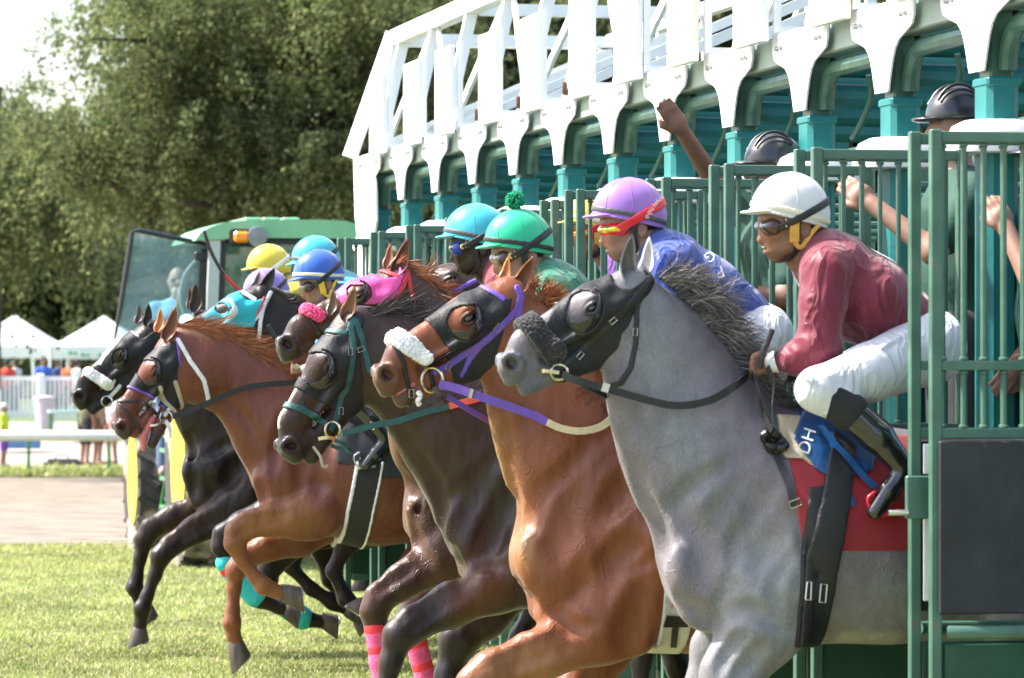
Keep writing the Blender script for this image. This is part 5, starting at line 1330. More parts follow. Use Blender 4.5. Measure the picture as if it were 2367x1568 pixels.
g4.layer('cheek_strap', M_lred, .0075, lines=[(B(1195, 570, 1190, 610, 1150, 700, 1085, 810), 6)], parent=br)
g4.layer('throat_strap', M_lred, .0075, lines=[(B(1205, 575, 1215, 680, 1235, 790), 5)], parent=br, S=g4.A)
g4.layer('brow_band', M_lred, .0075, lines=[(B(985, 545, 1050, 580, 1120, 608), 5)], parent=br)
g4.layer('nose_strap', M_lbrown, .0075, lines=[(B(420, 930, 480, 1010, 520, 1100), 5)], parent=br)
for u, w_ in ((.915, .02), (.90, -.02), (.925, 0.)):
    pass
tm = MB()
for i in range(5):
    y = (i-2)*.022; p = g4.hf.out((.945-.02*abs(i-2)*.5, .297, y)); q = g4.hf.out((.925-.02*abs(i-2)*.5, .325, y)); tm.bar(p, q, .010, .010)
tm.obj('teeth', M_teeth, g4.root)
a_ = g4.J(.90, .29); b_ = g4.J(.66, .29); T_ = Solid(); T_.cone(a_, b_, .030, .035, 1.3, .02, fr=g4.hf); skin_obj('tongue', T_.skin(.006), g4.root, M_tongue)
g4.mane([(948, 628), (985, 660), (1010, 720)], [(34, -6), (40, 20)], 200, 90, M_hairc, .007, .03, 8, .5)
g4.mane([(905, 612), (925, 606), (945, 618)], [(20, -18), (40, -6)], 60, 60, M_hairc, .005, .03, 18, .6)
for pts, dy in (([(867, 1446, 23), (879, 1530, 21), (893, 1605, 25)], -.14), ([(961, 1480, 23), (984, 1570, 21), (993, 1612, 23)], .13)):
    bd = sock(g4, pts, dy, M_bpink)
    for t in (.02, .62):
        p = np.array(pts[0])*(1-t)+np.array(pts[1])*t; p2 = np.array(pts[0])*(1-t-.10)+np.array(pts[1])*(t+.10)
        sock(g4, [tuple(p), tuple(p2)], dy, M_bred, 'bandage_tape', 1.145, bd, .01)
# ---- brown
g5.layer('cheek_strap', M_lpurple, .0075, lines=[(B(1440, 790, 1560, 730, 1690, 660, 1780, 622), 6)], h=.007)
# ---- chestnut, white bridle
g6.ear((382, 786), (409, 711), -.05, (-8, 2), .21, (.29, .09, .035), (.10, .035, .015), -1.5)
g6.ear((364, 768), (374, 713), .055, (-8, 2), .23, (.36, .14, .055), (.33, .13, .05), -1.)
A = lambda *a: c('A', *a)
g6.layer('hood', M_hood, .008, [A(1075, 950, 1010, 1040, 955, 1130, 925, 1210, 890, 1295, 1000, 1345, 1140, 1445, 1255, 1445, 1265, 1300, 1235, 1150, 1225, 960, 1150, 900)],
         holes=[A(1065, 990, 1060, 930, 1120, 820, 1240, 820, 1225, 960, 1150, 1000, 1100, 1010), [(347+24*math.cos(t), 860+28*math.sin(t)) for t in np.linspace(0, 6.28, 20)]], h=.006)
g6.cup((347, 860), 26, 30, 0, M_cup, -80, 130, .05)
g6.layer('hood_edging', M_lpurple, .011, lines=[(A(897, 1290, 1015, 1342, 1150, 1440), 3), (A(1215, 945, 1228, 1100, 1265, 1280, 1300, 1400), 3.2)], h=.005)
br = empty('bridle', (0, 0, 0), parent=g6.root)
g6.layer('cheek_strap', M_lwhite, .0075, lines=[(A(1212, 965, 1240, 1200, 1235, 1330, 1190, 1430, 1150, 1490), 4.4)], parent=br, h=.0045)
g6.layer('throat_strap', M_lwhite, .0075, lines=[(A(1225, 970, 1300, 1120, 1390, 1250, 1430, 1385), 5)], parent=br, S=g6.A, h=.0045)
g6.layer('tape', M_beige, .013, lines=[(A(1100, 1300, 1150, 1400, 1220, 1465), 5), (A(1205, 1262, 1280, 1440), 5)], parent=br, h=.0045)
g6.layer('brow_band', M_lwhite, .0075, lines=[(A(1068, 1005, 1105, 1018, 1145, 1005), 4)], parent=br, h=.0045)
g6.layer('nose_band', M_lbrown, .0075, lines=[(A(835, 1390, 920, 1392, 1010, 1410, 1110, 1490), 4), (A(838, 1415, 900, 1490, 960, 1560, 1010, 1640), 3.6)], parent=br, h=.0045)
g6.ring('bit_ring', M_steel, (384, 965), 14, .016, .005, br)
g6.stream('bit', M_steel, [(384, 968), (362, 982), (348, 984)], 5, (-.08, -.085, -.07), .010, parent=br)
g6.stream('bit_keeper', M_lwhite, [(383, 972), (392, 992), (394, 1012)], 8, (-.08, -.075, -.06), .012, parent=br)
g6.stream('rein', M_lblack, [A(1190, 1500), A(1400, 1420), A(1700, 1300), A(2020, 1265), A(2240, 1240)], 13, (-.09, -.12, -.15, -.17, -.15), .006)
g6.layer('tongue', M_tongue, .0, [], [([(318, 1018), (330, 1046)], 5)]) if False else None
T_ = Solid(); T_.chain([(.70, .33, 0), (.86, .36, -.01), (.95, .43, -.02)], [.035, .034, .022], 1.3, .02, g6.hf); skin_obj('tongue', T_.skin(.006), g6.root, M_tongue)
g6.mane([(412, 752), (470, 765), (540, 795), (620, 838), (680, 870)], [(64, -2), (70, 26)], 900, 118, M_hairc, .008, .03, 10, .35)
gb = g6.layer('girth', M_girth, .020, [[(824, 1060), (884, 1060), (866, 1180), (852, 1290), (796, 1290), (806, 1180)]], S=g6.S, fr=1, w=-.25, h=.008, dyhalf=.32)
g6.layer('girth_edging', M_lwhite, .024, lines=[([(824, 1070), (806, 1180), (798, 1280)], 4), ([(881, 1070), (862, 1180), (852, 1280)], 3)], S=g6.S, fr=1, w=-.25, h=.006, dyhalf=.32, parent=gb)
g6.layer('saddle_cloth', mat('black_saddle_cloth', (.020, .021, .026), .7, var=.2, bump=.4, bscale=12), .012, [[(776, 930), (1100, 930), (1100, 1100), (884, 1104), (824, 1076), (776, 1072)]], S=g6.S, fr=1, w=-.22, h=.009, dyhalf=.32)
# ---- black, turquoise hood
Fz = lambda *a: c('Fq', *a)
g7.ear((596, 688), (637, 621), -.05, (-8, 2), .22, (.05, .028, .02), (.012, .009, .008), -1.4)
g7.ear((585, 672), (602, 628), .055, (-8, 2), .24, (.10, .075, .06), (.10, .08, .07), -1.)
g7.layer('hood', M_hoodturq, .009, [Fz(1740, 790, 1640, 820, 1450, 895, 1290, 1010, 1130, 1150, 1250, 1260, 1700, 1260, 1760, 1060, 1815, 920)],
         holes=[Fz(1555, 890, 1580, 850, 1700, 760, 1850, 740, 1830, 930, 1720, 965, 1620, 955), [(c('Fq', 1350, 1050)[0]+14*math.cos(t), c('Fq', 1350, 1050)[1]+13*math.sin(t)) for t in np.linspace(0, 6.28, 16)]], h=.007)
g7.cup(Fz(1400, 1060), 24, 20, 20, M_cupw, -90, 100, .06, False)
br = empty('bridle', (0, 0, 0), parent=g7.root)
g7.layer('cheek_strap', M_lwhite, .0075, lines=[(Fz(1890, 870, 1830, 980, 1800, 1060, 1770, 1200, 1760, 1400), 4.6), (Fz(1800, 1060, 1740, 1140, 1670, 1220), 4)], parent=br, h=.006, S=g7.A)
g7.layer('brow_band', M_lwhite, .0075, lines=[(Fz(1590, 870, 1650, 915, 1710, 950), 5)], parent=br, h=.006)
g7.layer('hood_edging', M_lred, .012, lines=[(Fz(1810, 930, 1780, 1020, 1725, 1130), 2.5)], parent=br, h=.006, S=g7.A)
g7.layer('fleece_noseband', M_fleecew, .045, lines=[(Fz(970, 1180, 1010, 1260), 13)], h=.008)
g7.mane([(640, 672), (690, 735), (740, 810)], [(50, 6), (46, 26)], 260, 80, M_hairb, .009, .03, 11, .4)
for pts, dy in (([(521, 1302, 16), (548, 1334, 17), (592, 1378, 19)], -.14), ([(634, 1378, 16), (660, 1402, 17), (698, 1429, 19)], .14)):
    bd = sock(g7, pts, dy, M_bturq, fat=1.42)
    p = np.array(pts[0]); q = np.array(pts[1]); sock(g7, [tuple(p*.7+q*.3), tuple(p*.55+q*.45)], dy, M_bred, 'bandage_tape', 1.46, bd, .01)
# ---- dark, white roll
g8.ear((338, 752), (346, 702), -.05, (-8, 2), .23, (.05, .028, .02), (.012, .009, .008), -1.4)
g8.ear((318, 748), (324, 704), .055, (-8, 2), .25, (.06, .045, .04), (.07, .055, .05), -1.)
g8.layer('hood', M_hood, .009, [A(1060, 880, 940, 850, 860, 900, 770, 1030, 672, 1140, 760, 1215, 850, 1290, 960, 1290, 1060, 1000)],
         holes=[A(900, 900, 930, 800, 1080, 780, 1060, 910, 990, 960, 950, 950), [(276+16*math.cos(t), 827+20*math.sin(t)) for t in np.linspace(0, 6.28, 18)]], h=.006)
g8.cup((277, 827), 18, 23, 15, M_cup, -80, 130, .05)
g8.layer('hood_front', M_lwhite, .012, [A(880, 880, 890, 905, 800, 1010, 735, 1090, 700, 1150, 670, 1140, 760, 1020, 840, 920)], h=.006)
g8.layer('brow_band', M_lwhite, .0075, lines=[(A(888, 905, 945, 945), 4.5)], h=.006)
g8.layer('shadow_roll', M_fleecew, .036, lines=[(c('Q', 1235, 900, 1370, 990, 1500, 1080), 11.5)], h=.007)
br = empty('bridle', (0, 0, 0), parent=g8.root)
g8.ring('bit_ring', M_steel, (247, 928), 12, .016, .005, br)
g8.layer('cheek_strap', M_lwhite, .0075, lines=[(c('Q', 1590, 1010, 1560, 1080), 4), (c('Q', 1660, 1090, 1530, 1240), 4.5), (c('Q', 1530, 1350, 1640, 1410), 4)], parent=br, h=.005)
# ---- the hidden one
g9.ear((450, 722), (455, 655), -.05, (-8, 2), .24, (.085, .05, .04), (.03, .02, .018), -1.4)
g9.ear((440, 715), (440, 664), .055, (-8, 2), .24, (.085, .05, .04), (.06, .04, .03), -1.)

# =================================================================== the jockeys
M_skin = {}
def skin_mat(name, colr):
    return mat(name, colr, .5, var=.14, vscale=30, bump=.15, bscale=160, spec=.4)
def silk(name, colr, rough=.52, var=.12):
    hc = 'helmet' in name
    return mat(name, tuple(np.array(colr)*(.72 if hc else .62)), rough, var=var, vscale=7, bump=.2 if hc else .5, bscale=8, stretch=(1.4, 1.4, .6), spec=.32, sheen=.25, crease=0 if hc else .55, cscale=6.)
M_breech = mat('white_breeches', (.56, .56, .60), .62, var=.06, vscale=8, bump=.5, bscale=13, stretch=(.7, 1, 1.3), sheen=.2, crease=.6, cscale=7.)
M_boot = mat('black_patent_boot', (.010, .010, .011), .12, var=.2, coat=.7, bump=.25, bscale=14)
M_boote = mat('black_elastic_cuff', (.014, .014, .015), .8, var=.2)
M_bstrap = mat('black_helmet_strap', (.014, .014, .015), .5, var=.2, vscale=60)
M_tan = mat('tan_harness_pad', (.62, .33, .06), .6, var=.12, vscale=40, bump=.2, bscale=120)
M_yel = mat('yellow_harness_pad', (.78, .48, .03), .6, var=.1, vscale=40, bump=.2, bscale=120)
M_lens = mat('dark_goggle_lens', (.012, .015, .024), .05, var=0, coat=1., spec=.9)
M_lensb = mat('brown_goggle_frame', (.06, .02, .015), .25, var=.1, coat=.4)
M_lensc = mat('smoky_clear_lens', (.16, .13, .11), .06, var=.3, coat=1., spec=.9)
def rainbow():
    if 'rainbow_lens' in MATS: return MATS['rainbow_lens']
    m = bpy.data.materials.new('rainbow_lens'); m.use_nodes = True; t = m.node_tree; b = t.nodes['Principled BSDF']
    tc = N(t, 'ShaderNodeTexCoord'); nz = N(t, 'ShaderNodeTexNoise'); nz.inputs['Scale'].default_value = 24; nz.inputs['Detail'].default_value = 1
    t.links.new(tc.outputs['Object'], nz.inputs['Vector']); cr = N(t, 'ShaderNodeValToRGB'); e = cr.color_ramp.elements
    e[0].position = .3; e[0].color = (.03, .16, .45, 1); e[1].position = .72; e[1].color = (.75, .10, .02, 1)
    for p, cc_ in ((.42, (.05, .40, .12, 1)), (.52, (.75, .62, .03, 1)), (.62, (.85, .34, .02, 1))):
        q = e.new(p); q.color = cc_
    t.links.new(nz.outputs['Fac'], cr.inputs[0]); t.links.new(cr.outputs[0], b.inputs['Base Color'])
    b.inputs['Roughness'].default_value = .08; b.inputs['Metallic'].default_value = .5; b.inputs['Coat Weight'].default_value = .8
    MATS['rainbow_lens'] = m; return m
M_redplastic = mat('red_goggle_frame', (.62, .012, .02), .3, var=.08, coat=.3)
M_bluepl = mat('blue_goggle_frame', (.02, .05, .28), .35, var=.1)
M_vent = mat('yellow_vent', (.60, .45, .12), .5, var=.1)
M_lip = mat('lips', (.34, .13, .10), .4, var=.15, vscale=40)
M_hair = mat('short_dark_hair', (.016, .012, .010), .7, var=.3, vscale=120, bump=.8, bscale=260)
M_whip = mat('black_whip', (.012, .012, .013), .45, var=.2)
class Jockey:
    def __init__(s, label, Y, hp, skin, helmet, jersey, band, gog, strap, harness=None, pitch=0., yaw=0., tpitch=0., h=.007, seam=None, lower=True, mouth=.0, brim=None, mk=1.0, group='jockeys racing out of the gate'):
        s.Y = Y; u = 1/701*mk; s.u = u
        ph, ps, tp = R(pitch), R(yaw), R(tpitch)
        ch, sh = math.cos(ph), math.sin(ph)
        ea = np.array((-math.cos(ps)*ch, -math.sin(ps)*ch, -sh)); ew = np.array((-math.sin(ps), math.cos(ps), 0)); eb = np.array((-math.cos(ps)*sh, -math.sin(ps)*sh, ch))
        hc = W(*hp, Y); loc = np.array((1850-1825, 560-470, 0.))
        piv = hc-(loc*u) @ np.array([ea, eb, ew])
        s.hf = Frame(piv, ea, eb, ew, u); s.tf = Frame(piv, (-math.cos(tp), 0, -math.sin(tp)), (-math.sin(tp), 0, math.cos(tp)), (0, 1, 0), u)
        s.root = empty('person', (piv[0]+.2, Y, 0), label, 'person', group); r0 = s.root
        q = lambda x, y, w=0.: (1850-x, 560-y, w)
        tk = math.tan(TH+math.atan((hp[0]+60-PW/2)/F))
        ql = lambda x, y, w=0.: (1850-(x+w*tk), 560-y, w)
        HF, TF = s.hf, s.tf
        # ---- body: one skin from head to feet
        b = Solid(); b.fr = HF; k = 14
        b.ell(q(1822, 508), (66, 74, 55), k); b.cone(q(1785, 520), q(1792, 572), 31, 27, 1.3, 16)
        for w in (-1, 1):
            b.ball(q(1783, 538, w*29), 16, 1, 12); b.cone(q(1818, 562, w*33), q(1795, 588, w*15), 17, 14, 1, 12)
            b.ball(q(1768, 557, w*8.5), 6.5, 1, 5); b.ball(q(1763, 519, w*22), 9, 1, 8, True)
        b.ball(q(1790, 588), 14, 1, 10)
        b.cone(q(1764, 517), q(1760, 552), 6.5, 10.5, .9, 8); b.ball(q(1758, 555), 9, 1, 6)
        b.cone(q(1768, 503, -28), q(1768, 503, 28), 10, 10, 1, 10)
        b.ell(q(1768, 567), (8, 5, 17), 5); b.ell(q(1771, 577+mouth*12), (8, 5.5, 15), 5)
        b.ell(q(1763, 572+mouth*5), (13, 2.2+mouth*7, 13), 2, True)
        for w in (-1, 1):
            b.ell(q(1849, 531, w*54), (14, 20, 7), 5); b.ell(q(1846, 529, w*61), (7, 12, 5), 3, True)
        b.cone(q(1838, 545), q(1858, 590), 47, 44, 1.0, 14)
        b.fr = TF
        b.cone(q(1868, 575), q(1895, 600), 44, 50, 1.2, 14)
        T = [(1895, 590, 50), (1915, 605, 66), (2008, 680, 84), (2095, 738, 64), (2160, 785, 68)]
        b.chain([q(x, y) for x, y, r in T], [r for *_, r in T], [1.5, 1.6, 1.42, 1.45, 1.5], 20)
        nA = [(1912, 628, -95, 50), (1902, 705, -112, 38), (1893, 795, -120, 33), (1850, 824, -98, 27), (1806, 829, -72, 19), (1772, 838, -58, 19)]
        fA = [(1912, 636, 95, 50), (1905, 715, 110, 38), (1898, 805, 108, 33), (1850, 842, 70, 26), (1812, 856, 30, 19), (1780, 862, 10, 18)]
        for A_ in (nA, fA): b.chain([ql(x, y, w) for x, y, w, r in A_], [r for *_, r in A_], 1, 10)
        for (hx, hy, hw) in ((1752, 840, -58), (1762, 864, 6)):
            b.ell(ql(hx+14, hy-2, hw), (20, 23, 12), 8)
            for i in range(4):
                y0 = hy-19+11.5*i; ln = (.9, 1.05, 1., .8)[i]
                b.chain([ql(hx+6, y0, hw-5), ql(hx-13*ln, y0+3, hw-7), ql(hx-16*ln, y0+8, hw+4), ql(hx-2, y0+8, hw+11)], [7.2, 6.6, 6.0, 5.2], 1, 2.0)
            b.chain([ql(hx+20, hy-18, hw-6), ql(hx+2, hy-25, hw-6), ql(hx-12, hy-22, hw+1)], [8, 6.8, 5.5], 1, 4)
        L_ = lambda w: [(2158, 802, .42*w, 74), (2010, 858, .8*w, 55), (1893, 895, w, 40), (1946, 930, 1.05*w, 35), (2030, 1000, 1.10*w, 31), (2086, 1064, 1.12*w, 20)]
        nL, fL = L_(-205), L_(205)
        Ft = lambda w: [(2088, 1082, w, 20), (2058, 1122, w, 18), (2024, 1168, w, 14)]
        for A_ in (nL, fL): b.chain([ql(x, y, w) for x, y, w, r in A_], [r for *_, r in A_], 1, 14)
        for w in (-230, 230): b.chain([ql(x, y, w_) for x, y, w_, r in Ft(w)], [r for *_, r in Ft(w)], 1, 8)
        s.b = b
        V, Q_ = b.skin(h)
        base = np.array(skin); col = np.tile(base, (len(V), 1)); hq = HF.to(V)
        d = np.linalg.norm((hq-np.array(q(1766, 572)))/np.array((1.2, 1.0, 1.6)), axis=1); w_ = np.clip((11-d)/4, 0, 1)*(hq[:, 0] > 60)*.75
        col = col*(1-w_[:, None])+base*np.array((1.05, .58, .55))*w_[:, None]
        if mouth > .3:
            d = np.linalg.norm((hq-np.array(q(1768, 573+mouth*6)))/np.array((1.6, .75, 1.3)), axis=1); w_ = np.clip((8-d)/3, 0, 1)*(hq[:, 0] > 60)
            col = col*(1-w_[:, None])+np.array((.16, .05, .045))*w_[:, None]
        rd = np.exp(-((hq[:, 0]-88)**2/160+(hq[:, 1]-4)**2/160)); col = col*(1+np.outer(rd, np.array((.12, -.08, -.10))))
        # a dark beard shadow, low on the jaw
        bs = np.clip((-16-hq[:, 1])/8, 0, 1)*np.clip((hq[:, 0]-12)/12, 0, 1)*(hq[:, 1] > -50)*.26
        col = col*(1-bs[:, None]*np.array((.9, .85, .75)))
        s.body = obj('body', mesh_np('body', V-np.array(wloc(r0)), Q_, True, None, col), r0, mat('rider_skin', (1, 1, 1), .48, var=.12, vscale=40, bump=.12, bscale=180, attr=True, spec=.4))
        if mouth > .3:
            t_ = Solid(); t_.fr = HF; t_.cone(q(1764, 570, -8), q(1764, 570, 8), 2.6, 2.6, 1, 1); skin_obj('teeth', t_.skin(.002), r0, M_teethw)
        # ---- silks
        j = Solid(); j.fr = TF; infl = 9
        j.chain([q(x, y) for x, y, r in ((1895, 590, 50), (1918, 610, 68), (2004, 690, 90), (2086, 742, 72))], [60, 80, 100, 84], [1.5, 1.55, 1.36, 1.38], 24)
        j.cone(q(1880, 578), q(1895, 600), 46, 54, 1.15, 14)
        j.cone(q(2095, 738), q(2140, 772), 74, 66, 1.45, 18)
        for A_ in (nA, fA): j.chain([ql(x, y, w) for x, y, w, r in A_[:5]], [r+f for (*_, r), f in zip(A_[:5], (13, 14, 16, 14, 7))], 1, 16)
        g = random.Random(hash(label) % 1000 if False else len(label))
        # folds: ridges that fan from the armpit, the elbow and the waist
        for w in (-1, 1):
            for i in range(6):
                y0 = 690+i*20; x0 = 1868+g.uniform(-4, 8)
                j.cone(ql(x0, y0, w*(150-i*2)), ql(x0+55+g.uniform(-10, 14), y0-14+g.uniform(-8, 8), w*150), 4.5, 3, 1, 9)
            for i in range(6):
                a0 = R(-10+i*17); p0 = (1955+10*math.cos(a0), 690+12*math.sin(a0)); ln = g.uniform(80, 150)
                j.cone(q(p0[0]+20*math.cos(a0), p0[1]+20*math.sin(a0), w*124), q(p0[0]+ln*math.cos(a0), p0[1]+ln*math.sin(a0), w*(118-ln*.12)), 7, 3, 1, 13)
            for i in range(5):
                j.cone(ql(1885-i*15, 795+i*6, w*(158-i*8)), ql(1900-i*15, 835+i*2, w*(150-i*9)), 4, 3, 1, 8)
        s.j = j
        jm = skin_obj('jersey', j.skin(h), r0, jersey)
        c_ = Solid(); c_.fr = TF; c_.cone(q(1862, 576), q(1880, 592), 50, 55, 1.05, 6); skin_obj('collar', c_.skin(h, extra=None), r0, s_collar(jersey))
        for A_, nm in ((nA, 1), (fA, 1)):
            (x0, y0, w0, ra), (x1, y1, w1, rb) = A_[4], A_[5]
            cf = Solid(); cf.fr = TF; f = lambda t: ql(x0+(x1-x0)*t, y0+(y1-y0)*t, w0+(w1-w0)*t)
            cf.cone(f(-.18), f(.30), 28.5, 24.5, 1, 3); skin_obj('cuff', cf.skin(.005), r0, M_boote)
            cf = Solid(); cf.fr = TF; cf.cone(f(.38), f(.66), 25, 23, 1, 3); skin_obj('wrist_band', cf.skin(.005), r0, M_thread)
        if lower:
            br = Solid(); br.fr = TF; f_ = 9
            br.chain([q(2085, 742), q(2160, 785)], [66, 76], 1.45, 18)
            for A_ in (nL, fL): br.chain([ql(x, y, w) for x, y, w, r in A_[:4]], [r+f_ for *_, r in A_[:4]], 1, 20)
            for w in (-1, 1):
                for i in range(6):
                    br.cone(ql(1866+i*9, 872+i*4, w*(248+i)), ql(1930+i*13+g.uniform(-10, 10), 868+i*13, w*240), 4.5, 2.5, 1, 9)
                for i in range(4):
                    br.cone(ql(2120-i*12, 760+i*22, w*150), ql(2040-i*10, 800+i*26, w*205), 6, 3, 1, 12)
            s.br = br; skin_obj('breeches', br.skin(h), r0, M_breech)
            for A_, w in ((nL, -230), (fL, 230)):
                bt = Solid(); bt.fr = TF
                bt.chain([ql(x, y, ww) for x, y, ww, r in A_[3:]], [r+7 for *_, r in A_[3:]], 1, 8)
                bt.chain([ql(x, y, ww) for x, y, ww, r in Ft(w)], [r+5 for *_, r in Ft(w)], 1.05, 8)
                bt.chain([ql(2104, 1092, w), ql(2096, 1106, w)], [16, 12], 1.2, 4)
                bo = skin_obj('boot', bt.skin(max(h, .006)), r0, M_boot)
                cf = Solid(); cf.fr = TF; (x0, y0, w0, ra), (x1, y1, w1, rb) = A_[3], A_[4]
                f = lambda t: ql(x0+(x1-x0)*t, y0+(y1-y0)*t, w0+(w1-w0)*t)
                cf.cone(f(-.28), f(.22), 47, 45, 1, 4); skin_obj('boot_cuff', cf.skin(.006), bo, M_boote)
        # ---- helmet
        Hm = Solid(); Hm.fr = HF
        Hm.ell(q(1826, 485), (91, 86, 70), 0); Hm.ell(q(1838, 500), (80, 60, 68), 10)
        nrm = np.array((-.25, 1., 0)); nrm /= np.linalg.norm(nrm); p_ = np.array(q(1825, 509))
        rim = lambda X: -((HF.to(X)-p_) @ nrm)*u
        dome = Hm.copy(); dome.fn(rim); s.dome = Hm
        hm = skin_obj('helmet', dome.skin(max(h*.8, .005)), r0, helmet)
        bm_ = Solid(); bm_.fr = HF; bm_.ell(q(1768, 490), (59, 6.5, 58), 0, rot=-.03)
        bm_.fn(lambda X: -(HF.to(X)[..., 0]-58)*u)
        skin_obj('peak', bm_.skin(.004), hm, brim or helmet)
        def girdle(name, m, n_, p0, hw, infl, par, extra=None, res=.0045):
            B2 = Hm.copy(); n_ = np.array(n_, float); n_ /= np.linalg.norm(n_); p0 = np.array(p0, float)
            def ex(X, D):
                L = HF.to(X); d_ = np.abs((L-p0) @ n_)-hw
                D = np.maximum(D, (d_*u).astype(np.float32))
                if extra is not None: D = np.maximum(D, (extra(L)*u).astype(np.float32))
                return D
            return skin_obj(name, B2.skin(res, extra=ex, inflate=infl*u), par, m)
        if band is not None: girdle('band', band, nrm, np.array(q(1825, 493)), 6.5, 2.6, hm)
        girdle('helmet_rim', helmet, nrm, np.array(q(1825, 507)), 3., 3.2, hm)
        sm = MB()
        for a_ in np.linspace(0, math.pi, 5)[:-1]:
            pts = []
            for t in np.linspace(R(-8), R(188), 30):
                dv = np.array((math.cos(t)*math.cos(a_), math.sin(t), math.cos(t)*math.sin(a_))); pts.append(HF.out(np.array(q(1826, 485))+dv*np.array((91.3, 86.3, 70.3))))
            sm.tube(pts, .0011, 5)
        sm.obj('seam', seam or helmet, hm)
        # ---- goggles with their strap round the helmet
        fr_m, ln_m, kind = gog
        F_ = Solid(); F_.fr = HF
        for w in (-1, 1): F_.ell(q(1779, 526, w*25), (26, 25, 31), 8); 
        go = skin_obj('goggles', F_.skin(.004), r0, fr_m)
        if kind == 'wrap':
            F_.ops = []; F_.ell(q(1797, 526), (49, 28, 60), 4); F_.fn(lambda X: (22-HF.to(X)[..., 0])*u)
            bpy.data.objects.remove(go); go = skin_obj('goggles', F_.skin(.004), r0, fr_m)
        Ln = Solid(); Ln.fr = HF
        for w in (-1, 1): Ln.ell(q(1774, 525, w*24), (25.5, 18.5, 27), 3 if kind != 'wrap' else 10)
        if kind == 'wrap':
            Ln.ops = []; Ln.ell(q(1797, 526), (51.5, 20, 61.5), 4); Ln.fn(lambda X: (33-HF.to(X)[..., 0])*u)
        skin_obj('lens', Ln.skin(.0035), go, ln_m)
        if kind == 'vent':
            for w in (-1, 1):
                MB().lathe([(0, .014), (.010, .013), (.013, .008), (.013, 0)], HF.out(q(1792, 522, w*52)), HF.M[2]*w, 14).obj('vent', M_vent, go)
        n2 = np.array((-.42, -.91 if True else 0, 0)); n2 = np.array((.50, .87, 0))
        sb = girdle('goggle_strap', strap, (.52, 1., 0), np.array(q(1800, 522)), 8.5 if kind != 'wrap' else 11, 4.6, go, lambda L: L[..., 0]-66)
        tl = MB()
        for w in (-1, 1): tl.bar(HF.out(q(1795, 523, w*50)), HF.out(q(1815, 515, w*62)), 15*u, .004, HF.M[2])
        tl.obj('strap_end', strap, go)
        if kind != 'wrap':
            for w in (-1,):
                c0 = np.array(q(1806, 517, w*65)); MB().tube([HF.out(c0+np.array(d_)) for d_ in ((-6, -9, 0), (6, -9, 0), (6, 9, 0), (-6, 9, 0))], .0016, 5, closed=True).obj('buckle', M_steel, go)
        # ---- harness: pad beside the ear, chin strap
        hz = MB()
        for w in (-1, 1):
            pts = smooth_path([HF.out(q(x, y, w*ww)) for x, y, ww in ((1828, 508, 62), (1826, 545, 58), (1830, 578, 46), (1812, 600, 26), (1795, 605, 0))], 5)
            hz.strip(pts, [.022]*11+[.016]*10, [Vector(HF.M[0])]*21, .006)
        hz.obj('chin_strap', M_bstrap, r0)
        if harness:
            for w in (-1, 1):
                hp2 = MB()
                pts = smooth_path([HF.out(q(x, y, w*ww)) for x, y, ww in ((1820, 505, 65), (1820, 535, 62), (1822, 560, 56))], 6)
                hp2.strip(pts, .030, Vector(HF.M[0]), .010)
                pts2 = smooth_path([HF.out(q(x, y, w*ww)) for x, y, ww in ((1822, 560, 56), (1838, 572, 52), (1862, 540, 54), (1880, 520, 56))], 5)
                hp2.obj('harness_pad', harness, r0); hp2 = MB(); hp2.strip(pts2, .014, Vector(HF.M[1]), .008); hp2.obj('harness_strap', harness, r0)
        hr = b.copy(); 
        def hx(X, D):
            L = HF.to(X); return np.maximum(D, np.maximum(np.maximum(L[..., 0]-24+.5*L[..., 1], -(L[..., 1]+6)), L[..., 1]-58)*u).astype(np.float32)
        lo = HF.out(q(1930, 600, -75)); hi = HF.out(q(1790, 480, 75))
        hr2 = Solid(); hr2.fr = HF; hr2.ell(q(1824, 508), (66, 74, 56), 0); skin_obj('hair', hr2.skin(.005, extra=hx, inflate=1.5*u), r0, M_hair)
    def march(s, S, P0, d, off, n=60):
        P_ = np.array(P0, float); d = np.asarray(d, float); d = d/np.linalg.norm(d); t = np.zeros(len(P_))
        for _ in range(n): t += np.clip((S.at(P_+d*t[:, None])-off)*.6, -.02, .05)
        return P_+d*t[:, None]
    def letters(s, txt, pos, size, ang, m, S=None, off=.004, name='lettering', parent=None, shear=0., fr=None, up=None):
        "letters laid on the cloth from the side: pos as in the first rider's pixels"
        return None
M_teethw = mat('white_teeth', (.75, .72, .66), .3, var=.05)
COLL = {}
def s_collar(jm): return COLL.get(jm.name, jm)
SK1, SK2, SK3, SK4 = (.20, .098, .060), (.25, .135, .092), (.026, .013, .009), (.14, .07, .045)
J_maroon = silk('maroon_silks', (.25, .020, .050)); J_blue = silk('blue_silks', (.045, .095, .46)); J_green = silk('green_silks', (.010, .235, .125))
J_turq = silk('turquoise_silks', (.06, .46, .56)); J_purp = silk('purple_yellow_silks', (.19, .05, .33)); J_lblue = silk('light_blue_silks', (.20, .36, .66))
J_yell = silk('yellow_silks', (.70, .52, .03)); J_dark = silk('dark_red_silks', (.30, .03, .05))
J_roy = silk('royal_blue_silks', (.03, .14, .55))
K_white = silk('white_helmet_cover', (.80, .80, .82), .4, .04); K_lil = silk('lilac_helmet_cover', (.40, .19, .62), .4, .06); K_green = silk('green_helmet_cover', (.015, .58, .30), .4, .05)
K_turq = silk('turquoise_helmet_cover', (.06, .55, .66), .4, .06); K_yel = silk('yellow_helmet_cover', (.82, .66, .07), .4, .05); K_blue = silk('blue_helmet_cover', (.035, .14, .58), .4, .06)
K_vio = silk('violet_helmet_cover', (.30, .20, .68), .4, .06)
